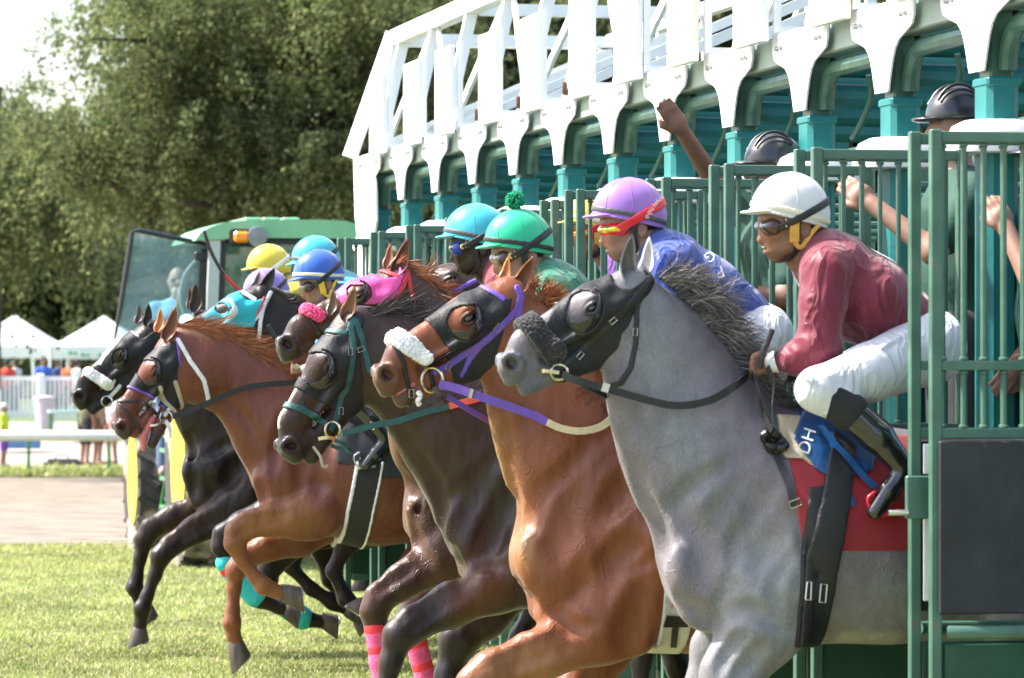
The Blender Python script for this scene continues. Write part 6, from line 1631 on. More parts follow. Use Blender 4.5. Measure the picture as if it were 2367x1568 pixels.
B_cream = mat('cream_elastic_band', (.66, .61, .48), .6, var=.06); B_black = mat('black_elastic_band', (.02, .02, .021), .55, var=.1); B_grey = mat('grey_elastic_band', (.075, .07, .075), .5, var=.1)
COLL = {'blue_silks': M_breech, 'maroon_silks': M_boote, 'royal_blue_silks': J_yell, 'turquoise_silks': J_yell}
SEAM = {n: mat(n+'_seam', c_, .6, var=.0) for n, c_ in (('white', (.55, .55, .57)), ('lilac', (.26, .12, .42)), ('green', (.01, .40, .2)), ('turq', (.04, .38, .46)), ('yel', (.6, .46, .05)), ('blue', (.02, .09, .40)))}
j1 = Jockey('jockey in maroon silks and white helmet crouched over the grey horse', SY(0), (1825, 470), SK1, K_white, J_maroon, B_cream, (M_lensb, M_lens, 'std'), M_bstrap, M_tan, 0, 0, 0, .006, SEAM['white'], mouth=.45)
j2 = Jockey('jockey in blue silks and lilac helmet with red goggles', SY(1), (1452, 477), SK2, K_lil, J_blue, B_grey, (M_redplastic, rainbow(), 'wrap'), M_redplastic, None, 3, -4, 0, .0065, SEAM['lilac'])
j3 = Jockey('jockey in green silks and green helmet with a woolly pompom', SY(2), (1196, 545), SK2, K_green, J_green, B_black, (M_lensb, M_lensc, 'vent'), M_bstrap, None, 6, 0, -6, .0075, SEAM['green'])
j4 = Jockey('dark skinned jockey in a turquoise helmet, mouth wide open', SY(3), (1099, 528), SK3, K_turq, J_dark, B_grey, (M_bluepl, M_lens, 'vent'), M_bstrap, None, 2, -14, 0, .008, SEAM['turq'], mouth=1.)
j5 = Jockey('jockey in purple silks and yellow helmet seen behind the gate bars', SY(4), (1374, 496), SK1, K_yel, J_purp, B_cream, (M_redplastic, rainbow(), 'wrap'), M_redplastic, M_tan, 2, 0, 0, .009, SEAM['yel'])
j6 = Jockey('jockey in blue helmet with cream band and yellow chin harness, head down', SY(7), (733, 622), SK2, K_blue, J_roy, B_cream, (M_lensb, M_lensc, 'std'), M_bstrap, M_yel, 12, 0, -4, .009, SEAM['blue'], mk=1.0)
j7 = Jockey('jockey in plain turquoise helmet and turquoise silks behind the blue helmet', SY(8), (727, 588), SK1, K_turq, J_turq, B_grey, (M_lensb, M_lensc, 'std'), M_bstrap, M_yel, 10, 0, -4, .010, SEAM['turq'])
j8 = Jockey('jockey in a violet helmet low behind the turquoise hooded horse', SY(9), (612, 662), SK3, K_vio, J_lblue, B_cream, (M_lensb, M_lens, 'std'), M_bstrap, None, 14, 0, -4, .011, SEAM['white'])
j9 = Jockey('jockey in yellow helmet with a white goggle strap, furthest of the riders', SY(10), (619, 604), SK1, K_yel, J_yell, None, (M_lensb, M_lensc, 'std'), M_thread, M_yel, 8, 0, -4, .011, SEAM['yel'])
# white letter ring on the maroon back, letters on the blue silks
def back_marks(j, centre, ra, rw, wd, m, nm, ang=0., arc=(0, 2*math.pi), off=.005, wofs=0.):
    "a painted stroke on the back: an ellipse seen from above the back"
    ts = np.linspace(*arc, 40); TF = j.tf; ax = np.array((-.76, -.65, 0)); up = np.array((-.65, .76, 0)); c0 = np.array((1850-centre[0], 560-centre[1], wofs))
    rows = []
    for rr in (1-wd, 1.):
        L = np.array([c0+ax*ra*rr*math.cos(t)+up*120+np.array((0, 0, rw*rr*math.sin(t))) for t in ts])
        rows.append(j.march(j.j, TF.out(L), TF.out(-up)-TF.out((0, 0, 0)), off))
    V = np.concatenate(rows); n = len(ts); Fc = [(i, i+1, n+i+1, n+i) for i in range(n-1)]
    o = obj(nm, mesh_np(nm, V-np.array(wloc(j.root)), Fc), j.root, m); return o
back_marks(j1, (2030, 600), 66, 58, .26, M_thread, 'letter_stroke')
def j_letters(j, hs_Y, txt, pos, size, ang, m, off=.004, shear=0., S=None, nm='lettering', sy=1.):
    class H_: pass
    h_ = H_(); h_.Y = hs_Y; h_.root = j.root
    return text_on(txt, pos, size, ang, h_, S or j.j, m, off, nm, j.root, shear, sy)
j_letters(j2, SY(1), 'P', (1664, 628), 38, 205, M_thread, .006, .1)
j_letters(j2, SY(1), 'G', (1640, 592), 34, 215, M_thread, .006)
MS = Solid(); MS.ops = list(j2.dome.ops)
for i_, ch_ in enumerate('equiwin'):
    t_ = i_/6; j_letters(j2, SY(1), ch_, (c('C', 1125+t_*92, 512-t_*122-8*math.sin(t_*3))[0], c('C', 1125, 512-t_*122-14*math.sin(t_*3))[1]), 19, 38+t_*26, M_thread, .010, 0, MS)
# pompom on the green helmet
pm = MB(); g_ = random.Random(3); pc = j3.hf.out((1850-1828, 560-376, 0)); 
for i in range(420):
    v = np.array((g_.gauss(0, 1), g_.gauss(0, 1), g_.gauss(0, 1))); v /= np.linalg.norm(v); v2 = v*.037*g_.uniform(.85, 1.08)
    pm.tube([pc+v*.006, pc+v2*.7, pc+v2+np.array((0, 0, -.002))], .0028, 4)
pm.obj('pompom', mat('green_yarn', (.012, .30, .15), .9, var=.3, vscale=60), j3.root)
# stirrups, whips
def stirrup(j, m, hs):
    TF = j.tf; q = lambda x, y, w=-232.: TF.out((1850-(x+w*.265), 560-y, w)); st = MB()
    pts = smooth_path([q(2022, 1124), q(2006, 1140), q(2014, 1166), q(2030, 1180)], 6); st.tube(pts, .005, 7)
    pts = smooth_path([q(2022, 1124, -232), q(2024, 1140, -198), q(2038, 1166, -198), q(2044, 1182, -200)], 6); st.tube(pts, .005, 7)
    st.bar(q(2020, 1180, -216), q(2082, 1168, -216), .045, .014)
    return st.obj('stirrup', m, hs.root)
stirrup(j1, M_redplastic, g1); stirrup(j6, M_steel, g6)
def whip(label, pts, Y, w, m2=None, frac=.55, r=.009):
    P_ = smooth_path([W(x, y, Y+w) for x, y in pts], 6); e = empty('whip', P_[0], label, 'whip', 'whips carried by the jockeys'); n = int(len(P_)*frac)
    MB().tube(P_[:n+1], r, 8).obj('handle', M_whip, e)
    if m2: MB().tube(P_[n:], r*.8, 8).obj('shaft', m2, e)
    return e
whip('short black whip handle in the hand of the maroon jockey', [c('D', 375, 1322), c('D', 345, 1400), c('D', 320, 1460), c('D', 300, 1560)], SY(0), -.12, None, 1., .010)
whip('black and red whip raised in front of the tractor', [(472, 533), (485, 575), (508, 620), (530, 648), (560, 676)], SY(10), -.2, mat('red_whip_shaft', (.55, .012, .02), .45), .6, .011)
whip('short black whip handle beside the chestnut mane', [c('A', 1845, 870), c('A', 1870, 915), c('A', 1905, 965), c('A', 1950, 1020)], SY(7), -.2, None, 1., .012)
# yoke strap and knot of the grey
g1.stream('neck_strap', M_lblack, [c('G', 190, 150), c('G', 215, 220), c('G', 245, 330), c('G', 285, 420)], 13, (-.10, -.16, -.21, -.24), .005)
g1.stream('neck_strap', M_lblack, [c('G', 262, 120), c('G', 290, 200), c('G', 285, 320), c('G', 285, 420)], 16, (-.14, -.18, -.22, -.25), .005)
kn = MB(); kc = g1.on([c('G', 286, 462)], .030, g1.S)[0]
for i, (rx, rz, a_) in enumerate(((.020, .036, .3), (.026, .020, -.5), (.016, .040, 1.1))):
    kn.tube([kc+np.array((rx*math.cos(t)*math.cos(a_)-rz*math.sin(t)*math.sin(a_), .012*math.sin(2*t+i)-.01*i, rx*math.cos(t)*math.sin(a_)+rz*math.sin(t)*math.cos(a_))) for t in np.linspace(0, 6.28, 20, endpoint=False)], .013, 8, closed=True)
kn.obj('strap_knot', M_lblack, g1.root)
g1.strap('neck_strap', M_lblack, [c('G', 290, 500), c('G', 330, 590), c('G', 365, 680), c('G', 385, 770)], 15, .020, g1.S, 6)
g1.buckle(c('G', 392, 755), 70, 13, None, None, .03, g1.S)

# =================================================================== the tractor that pulls the gate
M_jd = mat('tractor_green_paint', (.03, .22, .06), .3, var=.08, coat=.3)
M_roofg = mat('sunlit_green_roof', (.20, .46, .25), .4, var=.07)  # green lightened for the sun falling on the cab roof
M_ryel = mat('yellow_wheel_rim', (.55, .37, .015), .4, var=.08, dirt=(.55, .45, .25), dscale=3, dcut=.62)
M_tyre = mat('tractor_tyre', (.045, .043, .042), .85, var=.3, vscale=10, dirt=(.32, .27, .21), dscale=2.5, dcut=.46)
M_dark = mat('black_plastic', (.016, .017, .02), .45, var=.2)
M_amber = mat('amber_lens', (.95, .28, .01), .2, var=.1, coat=.5)
M_lampg = mat('work_lamp_glass', (.22, .23, .23), .15, var=.3)
M_greyp = mat('grey_pillar', (.40, .42, .42), .4, var=.1)
M_seat = mat('seat_fabric', (.03, .03, .032), .8)
def glass(name, tint, gl=.12, rough=.0, haze=.25, hc=(.42, .62, .66)):
    m = bpy.data.materials.new(name); m.use_nodes = True; t = m.node_tree; t.nodes.remove(t.nodes['Principled BSDF']); L = t.links.new
    tr = N(t, 'ShaderNodeBsdfTransparent'); tr.inputs[0].default_value = (*tint, 1)
    df = N(t, 'ShaderNodeBsdfDiffuse'); df.inputs[0].default_value = (*hc, 1)
    nz = N(t, 'ShaderNodeTexNoise'); nz.inputs['Scale'].default_value = 3.; nz.inputs['Detail'].default_value = 6
    tc = N(t, 'ShaderNodeTexCoord'); L(tc.outputs['Object'], nz.inputs['Vector'])
    mr = N(t, 'ShaderNodeMapRange'); mr.inputs['From Min'].default_value = .3; mr.inputs['From Max'].default_value = .7; mr.inputs['To Min'].default_value = haze*.6; mr.inputs['To Max'].default_value = haze*1.4
    L(nz.outputs['Fac'], mr.inputs['Value'])
    m1 = N(t, 'ShaderNodeMixShader'); L(mr.outputs[0], m1.inputs[0]); L(tr.outputs[0], m1.inputs[1]); L(df.outputs[0], m1.inputs[2])
    gs = N(t, 'ShaderNodeBsdfGlossy'); gs.inputs['Roughness'].default_value = rough+.02
    m2 = N(t, 'ShaderNodeMixShader'); m2.inputs[0].default_value = gl; L(m1.outputs[0], m2.inputs[1]); L(gs.outputs[0], m2.inputs[2])
    L(m2.outputs[0], t.nodes['Material Output'].inputs[0]); return m
M_glass = glass('tinted_cab_glass', (.80, .90, .91), .08, 0, .24, (.40, .52, .56))
M_glass2 = glass('cab_glass', (.75, .85, .85), .15, 0, .08)
TX, TYr, TYf = 5.22, 35.0, 38.4
tr_ = empty('tractor', (TX, 36.6, 0), 'green tractor with yellow wheels and its glass cab door standing open', 'tractor')
def wheel(x, y, z, r, wd, rr, name):
    e = empty(name, (x-TX, y-36.6, z), parent=tr_)
    MB().lathe([(rr, -wd*.42), (r*.90, -wd*.5), (r*.97, -wd*.44), (r, -wd*.25), (r, wd*.25), (r*.97, wd*.44), (r*.90, wd*.5), (rr, wd*.42)], (x, y, z), (1, 0, 0), 40).obj('tyre', M_tyre, e)
    lug = MB()
    for i in range(20):
        for sg in (-1, 1):
            a = 2*math.pi*(i+.25*sg)/20; a2 = a+.16
            p = [(x+sg*wd*.48, y+r*.965*math.cos(a), z+r*.965*math.sin(a)), (x+sg*wd*.02, y+r*1.01*math.cos(a2), z+r*1.01*math.sin(a2))]
            lug.bar(p[0], p[1], .05, .05, (0, math.cos(a), math.sin(a)))
    o = lug.obj('tyre_lugs', M_tyre, e); o['kind'] = 'stuff'
    MB().lathe([(rr, -wd*.46), (rr*.97, -wd*.42), (rr*.90, -wd*.20), (rr*.55, -wd*.05), (rr*.30, -wd*.12), (.0, -wd*.12)], (x, y, z), (1, 0, 0), 36).obj('rim', M_ryel, e)
    MB().lathe([(.0, -wd*.44), (.09, -wd*.43), (.12, -wd*.36), (.13, -wd*.1)], (x, y, z), (1, 0, 0), 14).obj('hub', M_ryel, e)
for sg in (-1, 1):
    wheel(TX+sg*.86, TYr, .84, .84, .46, .50, 'rear_wheel'); wheel(TX+sg*.90, TYf, .64, .64, .38, .42, 'front_wheel')
    fe = MB(); pr = [(.93*math.cos(t), .93*math.sin(t)) for t in np.linspace(R(20), R(160), 14)]
    fe.prism([(TYr+a, .84+b) for a, b in pr]+[(TYr+a*.96, .84+b*.96) for a, b in pr[::-1]], 'x', TX+sg*.86-.25, TX+sg*.86+.25); fe.obj('mudguard', M_jd, tr_)
MB().box((TX-.35, TYr-.3, .45), (TX+.35, TYf+.5, .95), .05).obj('chassis', M_dark, tr_)
MB().box((TX-.40, TYf-1.1, .95), (TX+.40, TYf+.75, 1.62), .12).obj('engine_hood', M_jd, tr_)
MB().box((TX-.80, 36.0, .55), (TX-.42, 37.3, 1.20), .06).obj('fuel_tank', M_dark, tr_)
st = MB()
for i in range(3): st.box((TX-1.02, 36.3, .42+.24*i), (TX-.80, 36.75, .46+.24*i), .008)
st.bar((TX-1.0, 36.3, .40), (TX-.86, 36.3, 1.2), .03, .05).bar((TX-1.0, 36.75, .40), (TX-.86, 36.75, 1.2), .03, .05); st.obj('steps', M_jd, tr_)
yc = 35.35
prof = [W(x, y, yc) for x, y in ((452, 556), (462, 540), (484, 526), (520, 514), (560, 510), (640, 508), (740, 508), (800, 511), (830, 520), (848, 540), (850, 552), (760, 551), (560, 550), (520, 553))]
MB().prism([(p[0], p[2]) for p in prof], 'y', yc, yc+1.7).obj('cab_roof', M_roofg, tr_)
Pw = lambda x, y, Y=yc: tuple(W(x, y, Y))
for a, b_, w_ in (((496, 556), (486, 800), .09), ((838, 552), (850, 800), .09)): MB().bar(Pw(*a, yc+.06), Pw(*b_, yc+.06), w_, .09, (0, 1, 0)).obj('cab_pillar', M_greyp, tr_)
MB().bar(Pw(515, 556, yc+.1), Pw(506, 800, yc+.1), .05, .06, (0, 1, 0)).bar(Pw(520, 556, yc+.1), Pw(838, 556, yc+.1), .07, .05, (0, 1, 0)).obj('rear_window_frame', M_dark, tr_)
for x_ in (500, 835): MB().bar(Pw(x_, 556, yc+1.6), Pw(x_-6, 820, yc+1.6), .07, .07, (0, 1, 0)).obj('cab_pillar', M_dark, tr_)
q = [W(x, y, yc+.12) for x, y in ((512, 558), (836, 558), (844, 800), (504, 800))]
MB().add([tuple(p) for p in q]+[tuple(p+np.array((0, .006, 0))) for p in q], [(0, 1, 2, 3), (7, 6, 5, 4)]).obj('rear_window', M_glass2, tr_)
MB().box((TX-.8, yc+.1, 1.0), (TX+.8, yc+1.6, 1.72), .04).obj('cab_tub', M_dark, tr_)
MB().box((TX-.25, yc+.5, 1.7), (TX+.25, yc+.65, 2.4), .06).obj('seat', M_seat, tr_)
a = c('Fq', 1475, 200); b_ = c('Fq', 1645, 325); p0 = W(*a, yc-.03); p1 = W(*b_, yc-.03)
bz = MB().box((p0[0]-.03, yc-.02, p1[2]-.03), (W(*c('Fq', 1810, 260), yc)[0]+.02, yc+.06, p0[2]+.02), .02).obj('light_housing', M_dark, tr_)
MB().box((p0[0], yc-.07, p1[2]), (p1[0], yc-.02, p0[2]), .02).obj('amber_light', M_amber, tr_)
lp = W(*c('Fq', 1730, 260), yc); MB().lathe([(.06, .07), (.085, .0), (.08, -.03), (.06, -.035), (.0, -.037)], (lp[0], yc-.04, lp[2]), (0, 1, 0), 20).obj('work_light', M_lampg, tr_)
for x_ in (1700, 1900, 2120): 
    rp = W(*c('Fq', x_, 62), yc); MB().box((rp[0]-.07, yc+.02, rp[2]-.03), (rp[0]+.07, yc+1.6, rp[2]+.012), .01).obj('roof_rib', M_roofg, tr_)
dr = empty('cab_door', (0, 0, 0), parent=tr_)
dp = [(306, 536), (322, 533), (398, 549), (482, 566), (478, 640), (470, 800), (262, 800), (280, 700)]
q = [W(x, y, yc+.25) for x, y in dp]
MB().add([tuple(p) for p in q]+[tuple(p+np.array((0, .006, 0))) for p in q], [tuple(range(8)), tuple(range(15, 7, -1))]).obj('pane', M_glass, dr)
MB().tube([tuple(p+np.array((0, .003, 0))) for p in q], .022, 8, closed=True).obj('door_frame', M_dark, dr)
MB().bar(Pw(470, 575, yc+.2), Pw(456, 800, yc+.2), .05, .04, (0, 1, 0)).obj('door_post', M_dark, dr)
MB().box(tuple(W(450, 602, yc+.14)), tuple(W(478, 583, yc+.2)), .01).obj('hinge', M_dark, dr)
MB().tube(smooth_path([Pw(455, 600, yc+.28), Pw(425, 640, yc+.3), Pw(418, 700, yc+.3), Pw(440, 760, yc+.3)], 5), .014, 6).obj('grab_rail', M_greyp, dr)

# =================================================================== people standing about
M_cloth = {}
def cloth(name, colr): return mat(name, colr, .8, var=.15, vscale=12, bump=.5, bscale=14)
M_pskin = mat('bystander_skin', (1, 1, 1), .55, attr=True, var=.1, vscale=30)
def person(label, foot, face, ht=1.75, skin=SK2, shirt=None, legs=None, short=False, head='hair', hat=None, lh=None, rh=None, h=.012, group=None, beard=False, shades=False, cat='person'):
    "standing figure; face = direction it looks (radians, 0 = +x); lh, rh = hands in metres (forward, left, up) for height 1.75"
    k = ht/1.75; e = empty('person', tuple(foot), label, cat, group)
    f = np.array((math.cos(face), math.sin(face), 0)); fr = Frame(foot, f, (0, 0, 1), (-f[1], f[0], 0), k)
    b = Solid(); b.fr = fr; kk = .05
    legp = lambda s: [(0, .92, .09*s), (.015, .50, .10*s), (-.02, .10, .11*s)]
    for s_ in (-1, 1):
        b.chain(legp(s_), [.085, .058, .042], 1, kk); b.cone((-.04, .05, .11*s_), (.14, .035, .125*s_), .045, .038, 1, .03)
    b.chain([(0, .95, 0), (.01, 1.12, 0), (.01, 1.33, 0), (0, 1.42, 0)], [.11, .105, .115, .075], [1.4, 1.4, 1.55, 1.9], .05)
    b.cone((0, 1.44, 0), (.02, 1.55, 0), .055, .05, 1, .04)
    b.ell((.02, 1.64, 0), (.092, .115, .075), .03); b.cone((.06, 1.62, 0), (.07, 1.56, 0), .04, .033, 1.2, .03)
    b.cone((.105, 1.645, 0), (.118, 1.615, 0), .010, .016, 1, .012)
    for s_ in (-1, 1): b.ell((.0, 1.63, .076*s_), (.018, .03, .009), .008)
    arms = []
    for s_, hd in ((-1, rh), (1, lh)):
        sh = np.array((0, 1.40, .19*s_)); hd = np.array(hd if hd is not None else (.08, .82, .25*s_)); 
        d = hd-sh; L = np.linalg.norm(d); a_ = .29; mid = (sh+hd)/2; off = math.sqrt(max(a_*a_-(L/2)**2, 0)) if L < 2*a_ else 0
        pv = np.array((-.5, -.6, .5*s_)); pv = pv-d*(pv @ d)/(L*L); pv /= np.linalg.norm(pv); el = mid+pv*off
        arms.append((sh, el, hd)); b.chain([sh, el, hd], [.055, .042, .030], 1, .03)
        dd = (hd-el)/np.linalg.norm(hd-el); sd = np.cross(dd, (0, 0, 1.)); sd = sd/(np.linalg.norm(sd)+1e-6); pl = np.cross(sd, dd)
        b.ell(hd+dd*.045, (.042, .045, .03), .02)
        for i in range(4):
            o_ = sd*(.030-.02*i); p1 = hd+dd*.07+o_; p2 = p1+dd*(.050-.009*abs(i-1.4))-pl*.006; b.chain([p1, p2, p2+dd*.034-pl*.018], [.0105, .0095, .0085], 1, .006)
        b.chain([hd+dd*.03+sd*.035, hd+dd*.07+sd*.055-pl*.01, hd+dd*.09+sd*.05-pl*.02], [.013, .011, .009], 1, .01)
    V, Q_ = b.skin(h*k); me = mesh_np('body', V-np.array(foot), Q_, True, None, np.tile(np.array(skin), (len(V), 1))); obj('body', me, e, M_pskin)
    if shirt:
        s_ = Solid(); s_.fr = fr
        s_.chain([(0, .93, 0), (.01, 1.12, 0), (.01, 1.33, 0), (0, 1.42, 0)], [.130, .125, .13, .088], [1.4, 1.4, 1.5, 1.9], .05)
        for a0, a1, a2 in arms: s_.cone(a0, a0+(a1-a0)*.75, .072, .064, 1, .05)
        skin_obj('shirt', s_.skin(h*k), e, shirt)
    if legs:
        s_ = Solid(); s_.fr = fr; s_.cone((0, .98, -.02), (0, .93, .02), .125, .125, 1.35, .04)
        for q_ in (-1, 1):
            p = legp(q_); s_.chain(p[:2] if short else p, [.105, .085] if short else [.105, .078, .066], 1, .04)
        skin_obj('shorts' if short else 'trousers', s_.skin(h*k), e, legs)
    if head == 'hair':
        s_ = Solid(); s_.fr = fr; s_.ell((.005, 1.665, 0), (.098, .105, .083), .02); s_.fn(lambda X: ((fr.to(X)[..., 0]-.075)+(1.68-fr.to(X)[..., 1])*.9)*k*.7); skin_obj('hair', s_.skin(h*k*.8), e, M_hair)
    if hat:
        s_ = Solid(); s_.fr = fr; s_.ell((.01, 1.675, 0), (.118, .108, .10), .02); s_.fn(lambda X: (1.66-fr.to(X)[..., 1])*k)
        ho = skin_obj('helmet' if head == 'helmet' else 'cap', s_.skin(h*k*.7), e, hat)
        s_ = Solid(); s_.fr = fr; s_.ell((.12, 1.662, 0), (.06, .012, .075), .02); skin_obj('peak', s_.skin(.006), ho, hat)
        if head == 'helmet':
            for q_ in (-1, 1):
                for r_ in (0, 1): MB().tube([fr.out((.02+.09*math.cos(t), 1.675+.112*math.sin(t)*(1-.18*r_), q_*(.045+.03*r_))) for t in np.linspace(.5, 2.4, 9)], .006, 6).obj('vent', M_dark, ho)
    if shades:
        s_ = Solid(); s_.fr = fr
        for q_ in (-1, 1): s_.ell((.095, 1.645, q_*.033), (.022, .020, .03), .005)
        skin_obj('sunglasses', s_.skin(.006), e, M_lens)
    if beard:
        s_ = Solid(); s_.fr = fr; s_.ell((.075, 1.545, 0), (.05, .07, .05), .02); skin_obj('beard', s_.skin(.007), e, mat('grey_beard', (.42, .38, .34), .9, var=.2))
    return e
C_polo = cloth('dark_green_polo', (.010, .055, .035)); C_vest = mat('black_safety_vest', (.02, .02, .022), .6, var=.2); C_khaki = cloth('dark_trousers', (.03, .03, .035))
K_blk = mat('black_helmet_shell', (.020, .021, .026), .3, var=.2, coat=.3)
toL = math.pi
def at_head(px, py, Y, ht=1.75, raise_=0.):     # foot point so that the head's middle shows at the pixel
    p = W(px, py, Y); return np.array((p[0], p[1], p[2]-1.70*ht/1.75))
gs_ = 'gate crew behind the starting gate'
person('gate crew member in black helmet with one bare arm flung up above the bars', at_head(1795, 374, 16.7), toL, 1.78, (.15, .07, .045), C_polo, C_khaki, False, 'helmet', K_blk, (.3, 1.15, .2), (.335, 1.80, -.19), .009, gs_)
person('gate crew member in vest and black helmet behind the nearest bars', at_head(2222, 272, 14.9), toL, 1.78, SK2, C_polo, C_khaki, False, 'helmet', K_blk, (.36, 1.36, .12), (.20, 1.05, -.2), .008, gs_)
person('gate crew member at the right edge reaching through the bars, watch on wrist', at_head(2450, 330, 14.05), toL, 1.75, SK2, C_polo, C_khaki, False, 'helmet', K_blk, (.22, 1.40, .1), (.12, .95, -.1), .008, gs_)
p_ = W(410, 652, 36.9); person('bald bearded man in sunglasses and light blue shirt behind the tractor door glass', (p_[0], p_[1], p_[2]-1.66), -math.pi/2-.1, 1.78, (.34, .235, .19), cloth('light_blue_shirt', (.16, .38, .56)), cloth('blue_jeans', (.08, .12, .22)), False, 'bald', None, (.14, 1.50, .02), None, .011, None, True, True)
def far(label, px, py_foot_z, D, z, face, **kw):
    p = WD(px, 900, D); return person(label, (p[0], p[1], z), face, h=.022, **kw)
face_c = -math.pi/2
C_blueT = cloth('blue_tshirt', (.05, .13, .50)); C_blk = cloth('black_shorts', (.02, .02, .022)); C_hiv = cloth('yellow_green_shirt', (.55, .75, .05)); C_pur = cloth('purple_shorts', (.16, .06, .36))
far('man in blue shirt standing behind the white picket fence', 100, 0, 113.5, .13, face_c+.4, shirt=C_blueT, legs=C_khaki, ht=1.72)
far('person in black shorts standing on the pale path beyond the rail', 197, 0, 92, -.5, face_c+2, shirt=cloth('olive_shirt', (.12, .12, .06)), legs=C_blk, short=True)
far('person with bare legs beside the one in black shorts', 226, 0, 92.6, -.5, face_c+1, shirt=cloth('tan_shirt', (.45, .30, .20)), legs=cloth('brown_shorts', (.20, .10, .07)), short=True)
far('person in white top near the green rail post', 258, 0, 93.2, -.5, face_c-1, shirt=cloth('white_tshirt', (.72, .72, .72)), legs=cloth('pink_shorts', (.45, .25, .22)), short=True)
far('child in yellow green shirt, purple shorts and white cap at the left edge', 8, 0, 91, -.5, face_c+1.2, shirt=C_hiv, legs=C_pur, short=True, ht=1.32, head='cap', hat=K_white)
for i, (px, D, lb, sc_) in enumerate(((163, 128, 'person in an orange top under the white tents', (.70, .14, .04)), (133, 131, 'person in a navy top under the white tents', (.05, .07, .20)), (178, 126, 'person in a grey top beside the orange one under the tents', (.35, .35, .36)),
                                    (15, 127, 'person in a red top by the tent at the left edge', (.65, .06, .03)), (36, 129, 'person in a pale top near the left tent', (.6, .6, .58)))):
    far(lb, px, 0, D, .05, face_c+i, shirt=cloth('tent_shirt_%s' % 'abcde'[i], sc_), legs=C_khaki, group='visitors under the tents')

# =================================================================== fence, rail, tents, furniture
M_vinyl = mat('white_vinyl_fence', (.80, .80, .80), .5, var=.05)
M_canv = mat('white_tent_canvas', (.82, .82, .82), .6, var=.04, transl=.25)
def cP(px, D, z): p = WD(px, 900, D); return (p[0], p[1], z)
fn = empty('picket_fence', cP(100, 110, .2), 'white picket fence in front of the tents', 'fence')
pz = .22
MB().bar(cP(-60, 110, 1.30), cP(520, 110, 1.30), .06, .10).obj('rail', M_vinyl, fn); MB().bar(cP(-60, 110, .42), cP(520, 110, .42), .06, .10).obj('rail', M_vinyl, fn)
pk = MB().box((-.032, -.012, .26), (.032, .012, 1.26), .004).mesh('picket'); pk.materials.append(M_vinyl)
b0 = np.array(wloc(fn)); 
for i in range(52):
    p = np.array(cP(-40+i*10.4, 110.0, 0)); o = obj('picket', pk, fn); o.location = Vector((p[0]-b0[0], p[1]-b0[1], -b0[2])); o.rotation_euler = (0, 0, -TH)
for px in (-6, 94, 196, 300, 404): MB().box((-.09, -.09, .15), (.09, .09, 1.42), .02).obj('post', M_vinyl, fn, (0, 0, 0)).location = Vector(np.array(cP(px, 109.9, 0))-b0*np.array((1, 1, 1)))
rl = empty('running_rail', cP(120, 82.6, -.5), 'white running rail along the far side of the dirt track', 'rail')
MB().tube([cP(-150, 82.6, .29), cP(1500, 82.6, .29)], .10, 12).obj('rail', M_vinyl, rl)
for px in (-120, 66, 252, 438, 624, 810): MB().tube([cP(px, 82.7, -.55), cP(px, 82.7, .24)], .035, 8).obj('post', M_jd, rl)
def tent(label, px, D, pk_y, ev_y, vl_y, hw, base):
    z = lambda y: EYE+(HOR-y)/F*D
    ctr = np.array(cP(px, D, 0)); e = empty('tent', (ctr[0], ctr[1], base), label, 'tent', 'white party tents behind the fence')
    cx = np.array((CT, -ST, 0)); dp = np.array((ST, CT, 0)); cs = [ctr+cx*a*hw+dp*b_*hw for a, b_ in ((-1, -1), (1, -1), (1, 1), (-1, 1))]
    V = []; Fc = []; n = 8
    for i in range(n+1):
        t = i/n; s_ = 1-t; zz = z(ev_y)+(z(pk_y)-z(ev_y))*(t**1.12)
        for k in range(4): V.append(tuple(ctr*(1-s_)+cs[k]*s_)[:2]+(zz,))
    for i in range(n):
        for k in range(4): Fc.append((4*i+k, 4*i+(k+1) % 4, 4*i+4+(k+1) % 4, 4*i+4+k))
    m = MB(); m.add(V, Fc); m.obj('canopy', M_canv, e, sharp=20)
    m = MB()
    for k in range(4):
        a, b_ = cs[k], cs[(k+1) % 4]; pts = [a+(b_-a)*i/14 for i in range(15)]
        V = []; 
        for i, p in enumerate(pts): V += [(p[0], p[1], z(ev_y)), (p[0], p[1], z(vl_y)-.04*(i % 2))]
        m.add(V, [(2*i, 2*i+1, 2*i+3, 2*i+2) for i in range(14)])
    m.obj('valance', M_canv, e)
    for p in cs: MB().tube([(p[0], p[1], base), (p[0], p[1], z(ev_y))], .04, 8).obj('pole', M_vinyl, e)
    return e
tent('large white peaked tent at the left edge of the picture', 34, 140, 728, 800, 826, 1.55, .02)
tent('small white tent with a low flat peak between two taller ones', 188, 150, 768, 812, 828, 1.5, .02)
tent('white peaked tent partly behind the tractor door', 240, 138, 730, 800, 828, 1.55, .02)
tent('white tent far behind the tractor wheels', 360, 150, 745, 806, 826, 1.6, .02)
M_bow = mat('green_bow_ribbon', (.03, .20, .10), .7)
for px, y_, lb_ in ((168, 817, 'leftmost green bow on the tent valance, above the blue shirt'), (197, 821, 'second green bow from the left along the tent valance'), (236, 822, 'third green bow from the left along the tent valance'), (290, 829, 'lower green bow near the right tent pole'), (326, 830, 'rightmost green bow, beside the dark hooded head'), (275, 815, 'highest green bow at the corner of the right tent')):
    p = WD(px, y_, 136.2); bw = MB()
    for sg in (-1, 1): bw.lathe([(0, 0), (.055, .05), (.07, .10), (0, .14)], p, (sg*CT, -sg*ST, .15), 8)
    o = bw.obj('bow', M_bow, None, p); o.location = Vector(p); tag(o, lb_, 'bow', 'green bows on the tents')
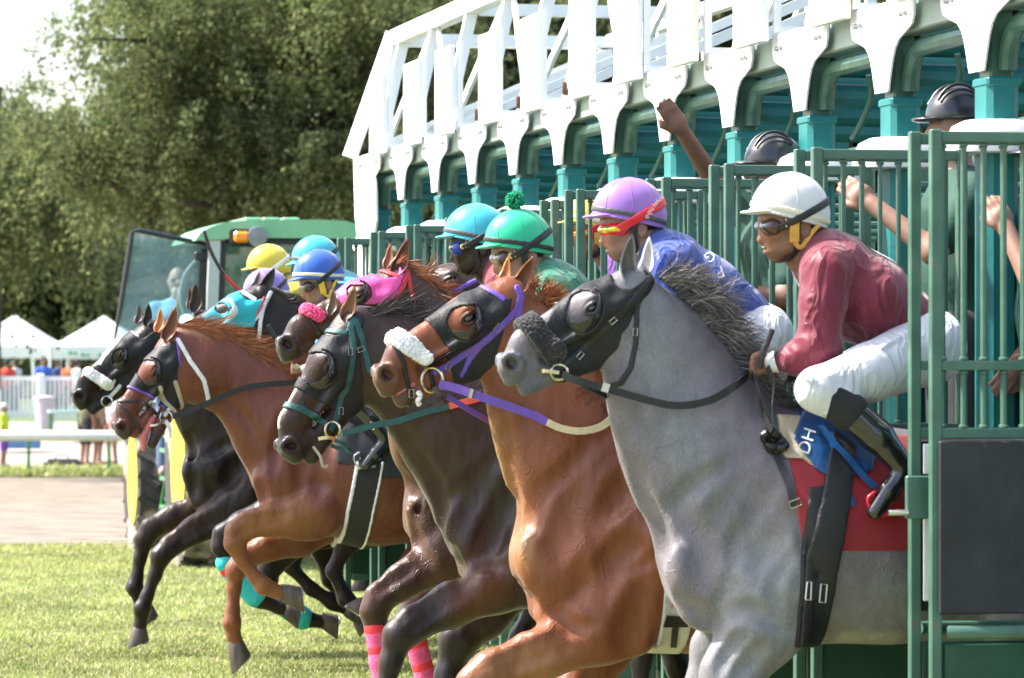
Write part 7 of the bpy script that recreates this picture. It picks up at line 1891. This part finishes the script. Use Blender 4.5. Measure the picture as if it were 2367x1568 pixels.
# cooler, table and bin by the fence
tb = empty('table', cP(150, 101, -.1), 'small pale green table by the white fence', 'table')
MB().box((-.38, -.3, .62), (.38, .3, .68), .01).obj('top', mat('pale_green_plastic', (.35, .55, .48), .5), tb, (0, 0, 0))
for x in (-.33, .33):
    for y in (-.25, .25): MB().box((x-.02, y-.02, 0), (x+.02, y+.02, .62)).obj('leg', M_jd, tb, (0, 0, 0))
bn = empty('trash_bin', cP(104, 104, .05), 'grey waste bin standing against the fence post', 'bin')
MB().lathe([(.20, 0), (.25, .75), (.27, .76), (.27, .82), (.0, .86)], (0, 0, 0), (0, 0, 1), 16).obj('barrel', mat('grey_bin', (.45, .42, .44), .6, var=.1), bn, (0, 0, 0))
cl_ = empty('cool_box', cP(50, 98, -.25), 'white and blue cool box on the path', 'cooler')
MB().box((-.42, -.22, 0), (.42, .22, .28), .03).obj('box', mat('blue_plastic', (.10, .24, .48), .5), cl_, (0, 0, 0)); MB().box((-.44, -.24, .28), (.44, .24, .40), .03).obj('lid', M_vinyl, cl_, (0, 0, 0))
bg_ = empty('bag', cP(143, 90.5, -.5), 'flat black bag lying on the pale path', 'bag')
MB().box((-.38, -.2, 0), (.38, .2, .18), .06).obj('body', M_dark, bg_, (0, 0, 0)); MB().tube([(-.15, 0, .17), (-.1, 0, .26), (.1, 0, .26), (.15, 0, .17)], .015, 6).obj('handle', M_dark, bg_, (0, 0, 0))

# =================================================================== trees
def leaf_mat(name):
    m = mat(name, (1, 1, 1), .75, attr=True, var=.28, vscale=.45, spec=.15, transl=.5); return m
M_leaf = leaf_mat('leaves'); M_bark = mat('tree_bark', (.075, .062, .05), .9, var=.4, vscale=4, stretch=(1, 1, .2), bump=1., bscale=14)
PAL = {'bright': ((.118, .15, .056), (.155, .182, .070), (.085, .115, .045), (.22, .225, .095)), 'mid': ((.095, .12, .05), (.12, .145, .058), (.07, .095, .042), (.16, .17, .075)), 'dark': ((.07, .09, .042), (.09, .11, .048), (.05, .068, .036), (.12, .13, .058))}
def leaves(name, ctrs, rad, nspray, nleaf, lsz, pal, seed, parent, droop=.9, squash=.75, ln=(.6, 1.3)):
    g = np.random.default_rng(seed); ctrs = np.array(ctrs); nc = len(ctrs)
    ci = g.integers(0, nc, nspray); S = ctrs[ci]+g.normal(0, 1, (nspray, 3))*np.array((rad, rad, rad*squash))*(.55+.6*g.random((nspray, 1)))
    tone = np.clip(g.normal(1, .24, nc), .5, 1.6)[ci]
    out = S-ctrs[ci]; out[:, 2] *= .3; out += g.normal(0, .5, out.shape); out /= np.linalg.norm(out, axis=1, keepdims=True)+1e-6
    L = g.uniform(*ln, nspray)
    si = np.repeat(np.arange(nspray), nleaf); t = g.random(len(si))
    P_ = S[si]+out[si]*(L[si]*t*.7)[:, None]; P_[:, 2] -= droop*L[si]*t*t
    P_ += g.normal(0, .05+.03*lsz/.1, P_.shape); n = len(si)
    ax = out[si]*.5+np.array((0, 0, -.75))*droop+g.normal(0, .55, (n, 3)); ax /= np.linalg.norm(ax, axis=1, keepdims=True)
    on_ = out[si]*.9+np.array((0, 0, .45))+g.normal(0, .42, (n, 3)); sd = np.cross(ax, on_); sd /= np.linalg.norm(sd, axis=1, keepdims=True)+1e-6
    ls = lsz*g.uniform(.6, 1.35, n)[:, None]
    V = np.stack((P_, P_+ax*ls*.5+sd*ls*.26, P_+ax*ls, P_+ax*ls*.5-sd*ls*.26), 1).reshape(-1, 3)
    i = np.arange(n)*4; Q_ = np.stack((i, i+1, i+2, i+3), 1)
    pal_ = np.array(PAL[pal]); col = pal_[g.choice(4, n, p=(.4, .3, .2, .1))]*(tone[si]*g.uniform(.75, 1.25, n))[:, None]
    me = mesh_np(name, V-np.array(wloc(parent)), Q_, False, None, np.repeat(col, 4, 0)); return obj(name, me, parent, M_leaf)
def tree(label, D, trunk, limbs, ctrs, rad, nspray, nleaf, lsz, pal, seed, depth=2.5, group=None, front=False, **kw):
    "trunk / limbs: lists of (px, py, radius m); crown centres (px, py) spread in depth round D"
    g = random.Random(seed); b0 = WD(trunk[0][0], trunk[0][1], D); e = empty('tree', (b0[0], b0[1], 0), label, 'tree', group)
    def pipe(nm, pts, dd):
        P_ = smooth_path([np.append(WD(p[0], p[1], D+dd*(i/max(len(pts)-1, 1))), p[2]) for i, p in enumerate(pts)], 6)
        MB().tube([p[:3] for p in P_], .1, 9, rr=[p[3] for p in P_]).obj(nm, M_bark, e)
    pipe('trunk', trunk, 0)
    for l in limbs: pipe('limb', l, g.uniform(-1.5, 1.5) if not front else -depth*g.uniform(.6, 1.05))
    cc_ = [WD(x+g.uniform(-20, 20), y+g.uniform(-15, 15), D+g.uniform(-depth, depth)) for x, y in ctrs]
    leaves('crown', cc_, rad, nspray, nleaf, lsz, pal, seed, e, **kw); return e
def grid(x0, x1, y0, y1, n, seed, keep=None):
    g = random.Random(seed); o = []
    while len(o) < n:
        p = (g.uniform(x0, x1), g.uniform(y0, y1))
        if keep is None or keep(*p): o.append(p)
    return o
def crownA(x, y):       # the outline of the big tree: sky corner at the upper left, lower edge rises to the right
    if x < 165+.55*max(0, 120-y): return False
    if y > 560-.05*x and x > 420: return False
    if 520 < x < 640 and 300 < y < 430 : return False
    return y < (450 if x < 480 else 600) and not (180 < x < 260 and 150 < y < 210) and not (560 < x < 640 and 200 < y < 290)
treeA = tree('great spreading tree with a leaning dark trunk, filling the top left', 68, [(742, 900, .36), (735, 640, .33), (742, 480, .30), (705, 380, .27), (672, 290, .22), (655, 180, .17), (662, 60, .12), (640, -120, .06)],
     [[(735, 470, .17), (650, 370, .12), (590, 352, .09), (470, 328, .07), (380, 345, .05), (300, 360, .02)], [(720, 560, .14), (600, 500, .10), (500, 480, .07), (420, 470, .03)], [(660, 220, .12), (520, 150, .08), (380, 100, .05), (220, 90, .02)],
      [(690, 350, .13), (780, 240, .09), (860, 120, .05), (930, 30, .03)], [(300, 450, .05), (240, 420, .06), (160, 430, .04)], [(735, 460, .1), (800, 400, .07), (850, 340, .04)]],
     grid(60, 1000, -160, 640, 118, 5, crownA), .40, 2500, 84, .095, 'bright', 21, 3.2, front=True, ln=(.5, 1.1), droop=.7, squash=.62)
tree('pale green tree at the left edge, lower than its big neighbour', 80, [(-30, 900, .25), (-20, 600, .2), (-10, 350, .1), (0, 200, .04)], [[(-20, 560, .1), (60, 450, .05), (120, 380, .02)]], grid(-90, 150, 270, 470, 26, 6, lambda x, y: x < 40+(y-200)*.3), .55, 620, 70, .11, 'bright', 22, 2.4, ln=(.8, 1.5), droop=1.1)
tree('dark bushy tree under the big one, behind the tents', 168, [(180, 900, .2), (185, 700, .16), (190, 520, .08)], [], grid(-20, 420, 500, 720, 40, 7), 1.2, 1300, 30, .36, 'mid', 23, 4.)
tree('dark rounded tree behind the tractor cab', 160, [(470, 900, .2), (470, 700, .16), (480, 480, .08)], [], grid(330, 650, 480, 860, 34, 8), 1.3, 850, 30, .36, 'dark', 24, 4.)
tree('dark tree seen between the tractor and the gate', 96, [(800, 900, .22), (805, 700, .18), (820, 420, .08)], [], grid(690, 960, 330, 850, 34, 9), .8, 760, 30, .22, 'mid', 25, 3.)
for i, (a, b_) in enumerate(((880, 1240), (1160, 1530), (1450, 1850), (1770, 2200), (2080, 2500))):
    tree('tree behind the gate, %s' % ('seen through the far end of the white truss', 'seen between the number boards', 'above the middle stalls', 'behind the raised arm', 'behind the nearest stalls')[i], 84+3*(i % 2), [((a+b_)/2, 900, .25), ((a+b_)/2+8, 500, .2), ((a+b_)/2, 150, .08)], [], grid(a-30, b_+30, -140, 860, 56, 30+i), .85, 1150, 28, .24, ('mid', 'dark')[i % 2], 40+i, 3., group=None)
# the far wood
g_ = np.random.default_rng(9); n_ = 260
wc = [WD(x, HOR-(z-EYE)/D*F, D) for x, z, D in zip(g_.uniform(-500, 2900, n_), g_.uniform(.3, 5.0, n_), g_.uniform(185, 215, n_))]
wr = empty('far_wood_anchor', (0, 0, 0)); o = leaves('far_wood', wc, 1.7, 2600, 26, .55, 'dark', 77, wr); o.parent = None; bpy.data.objects.remove(wr)
tag(o, 'dark line of far trees beyond the tents', 'wood', kind='stuff')
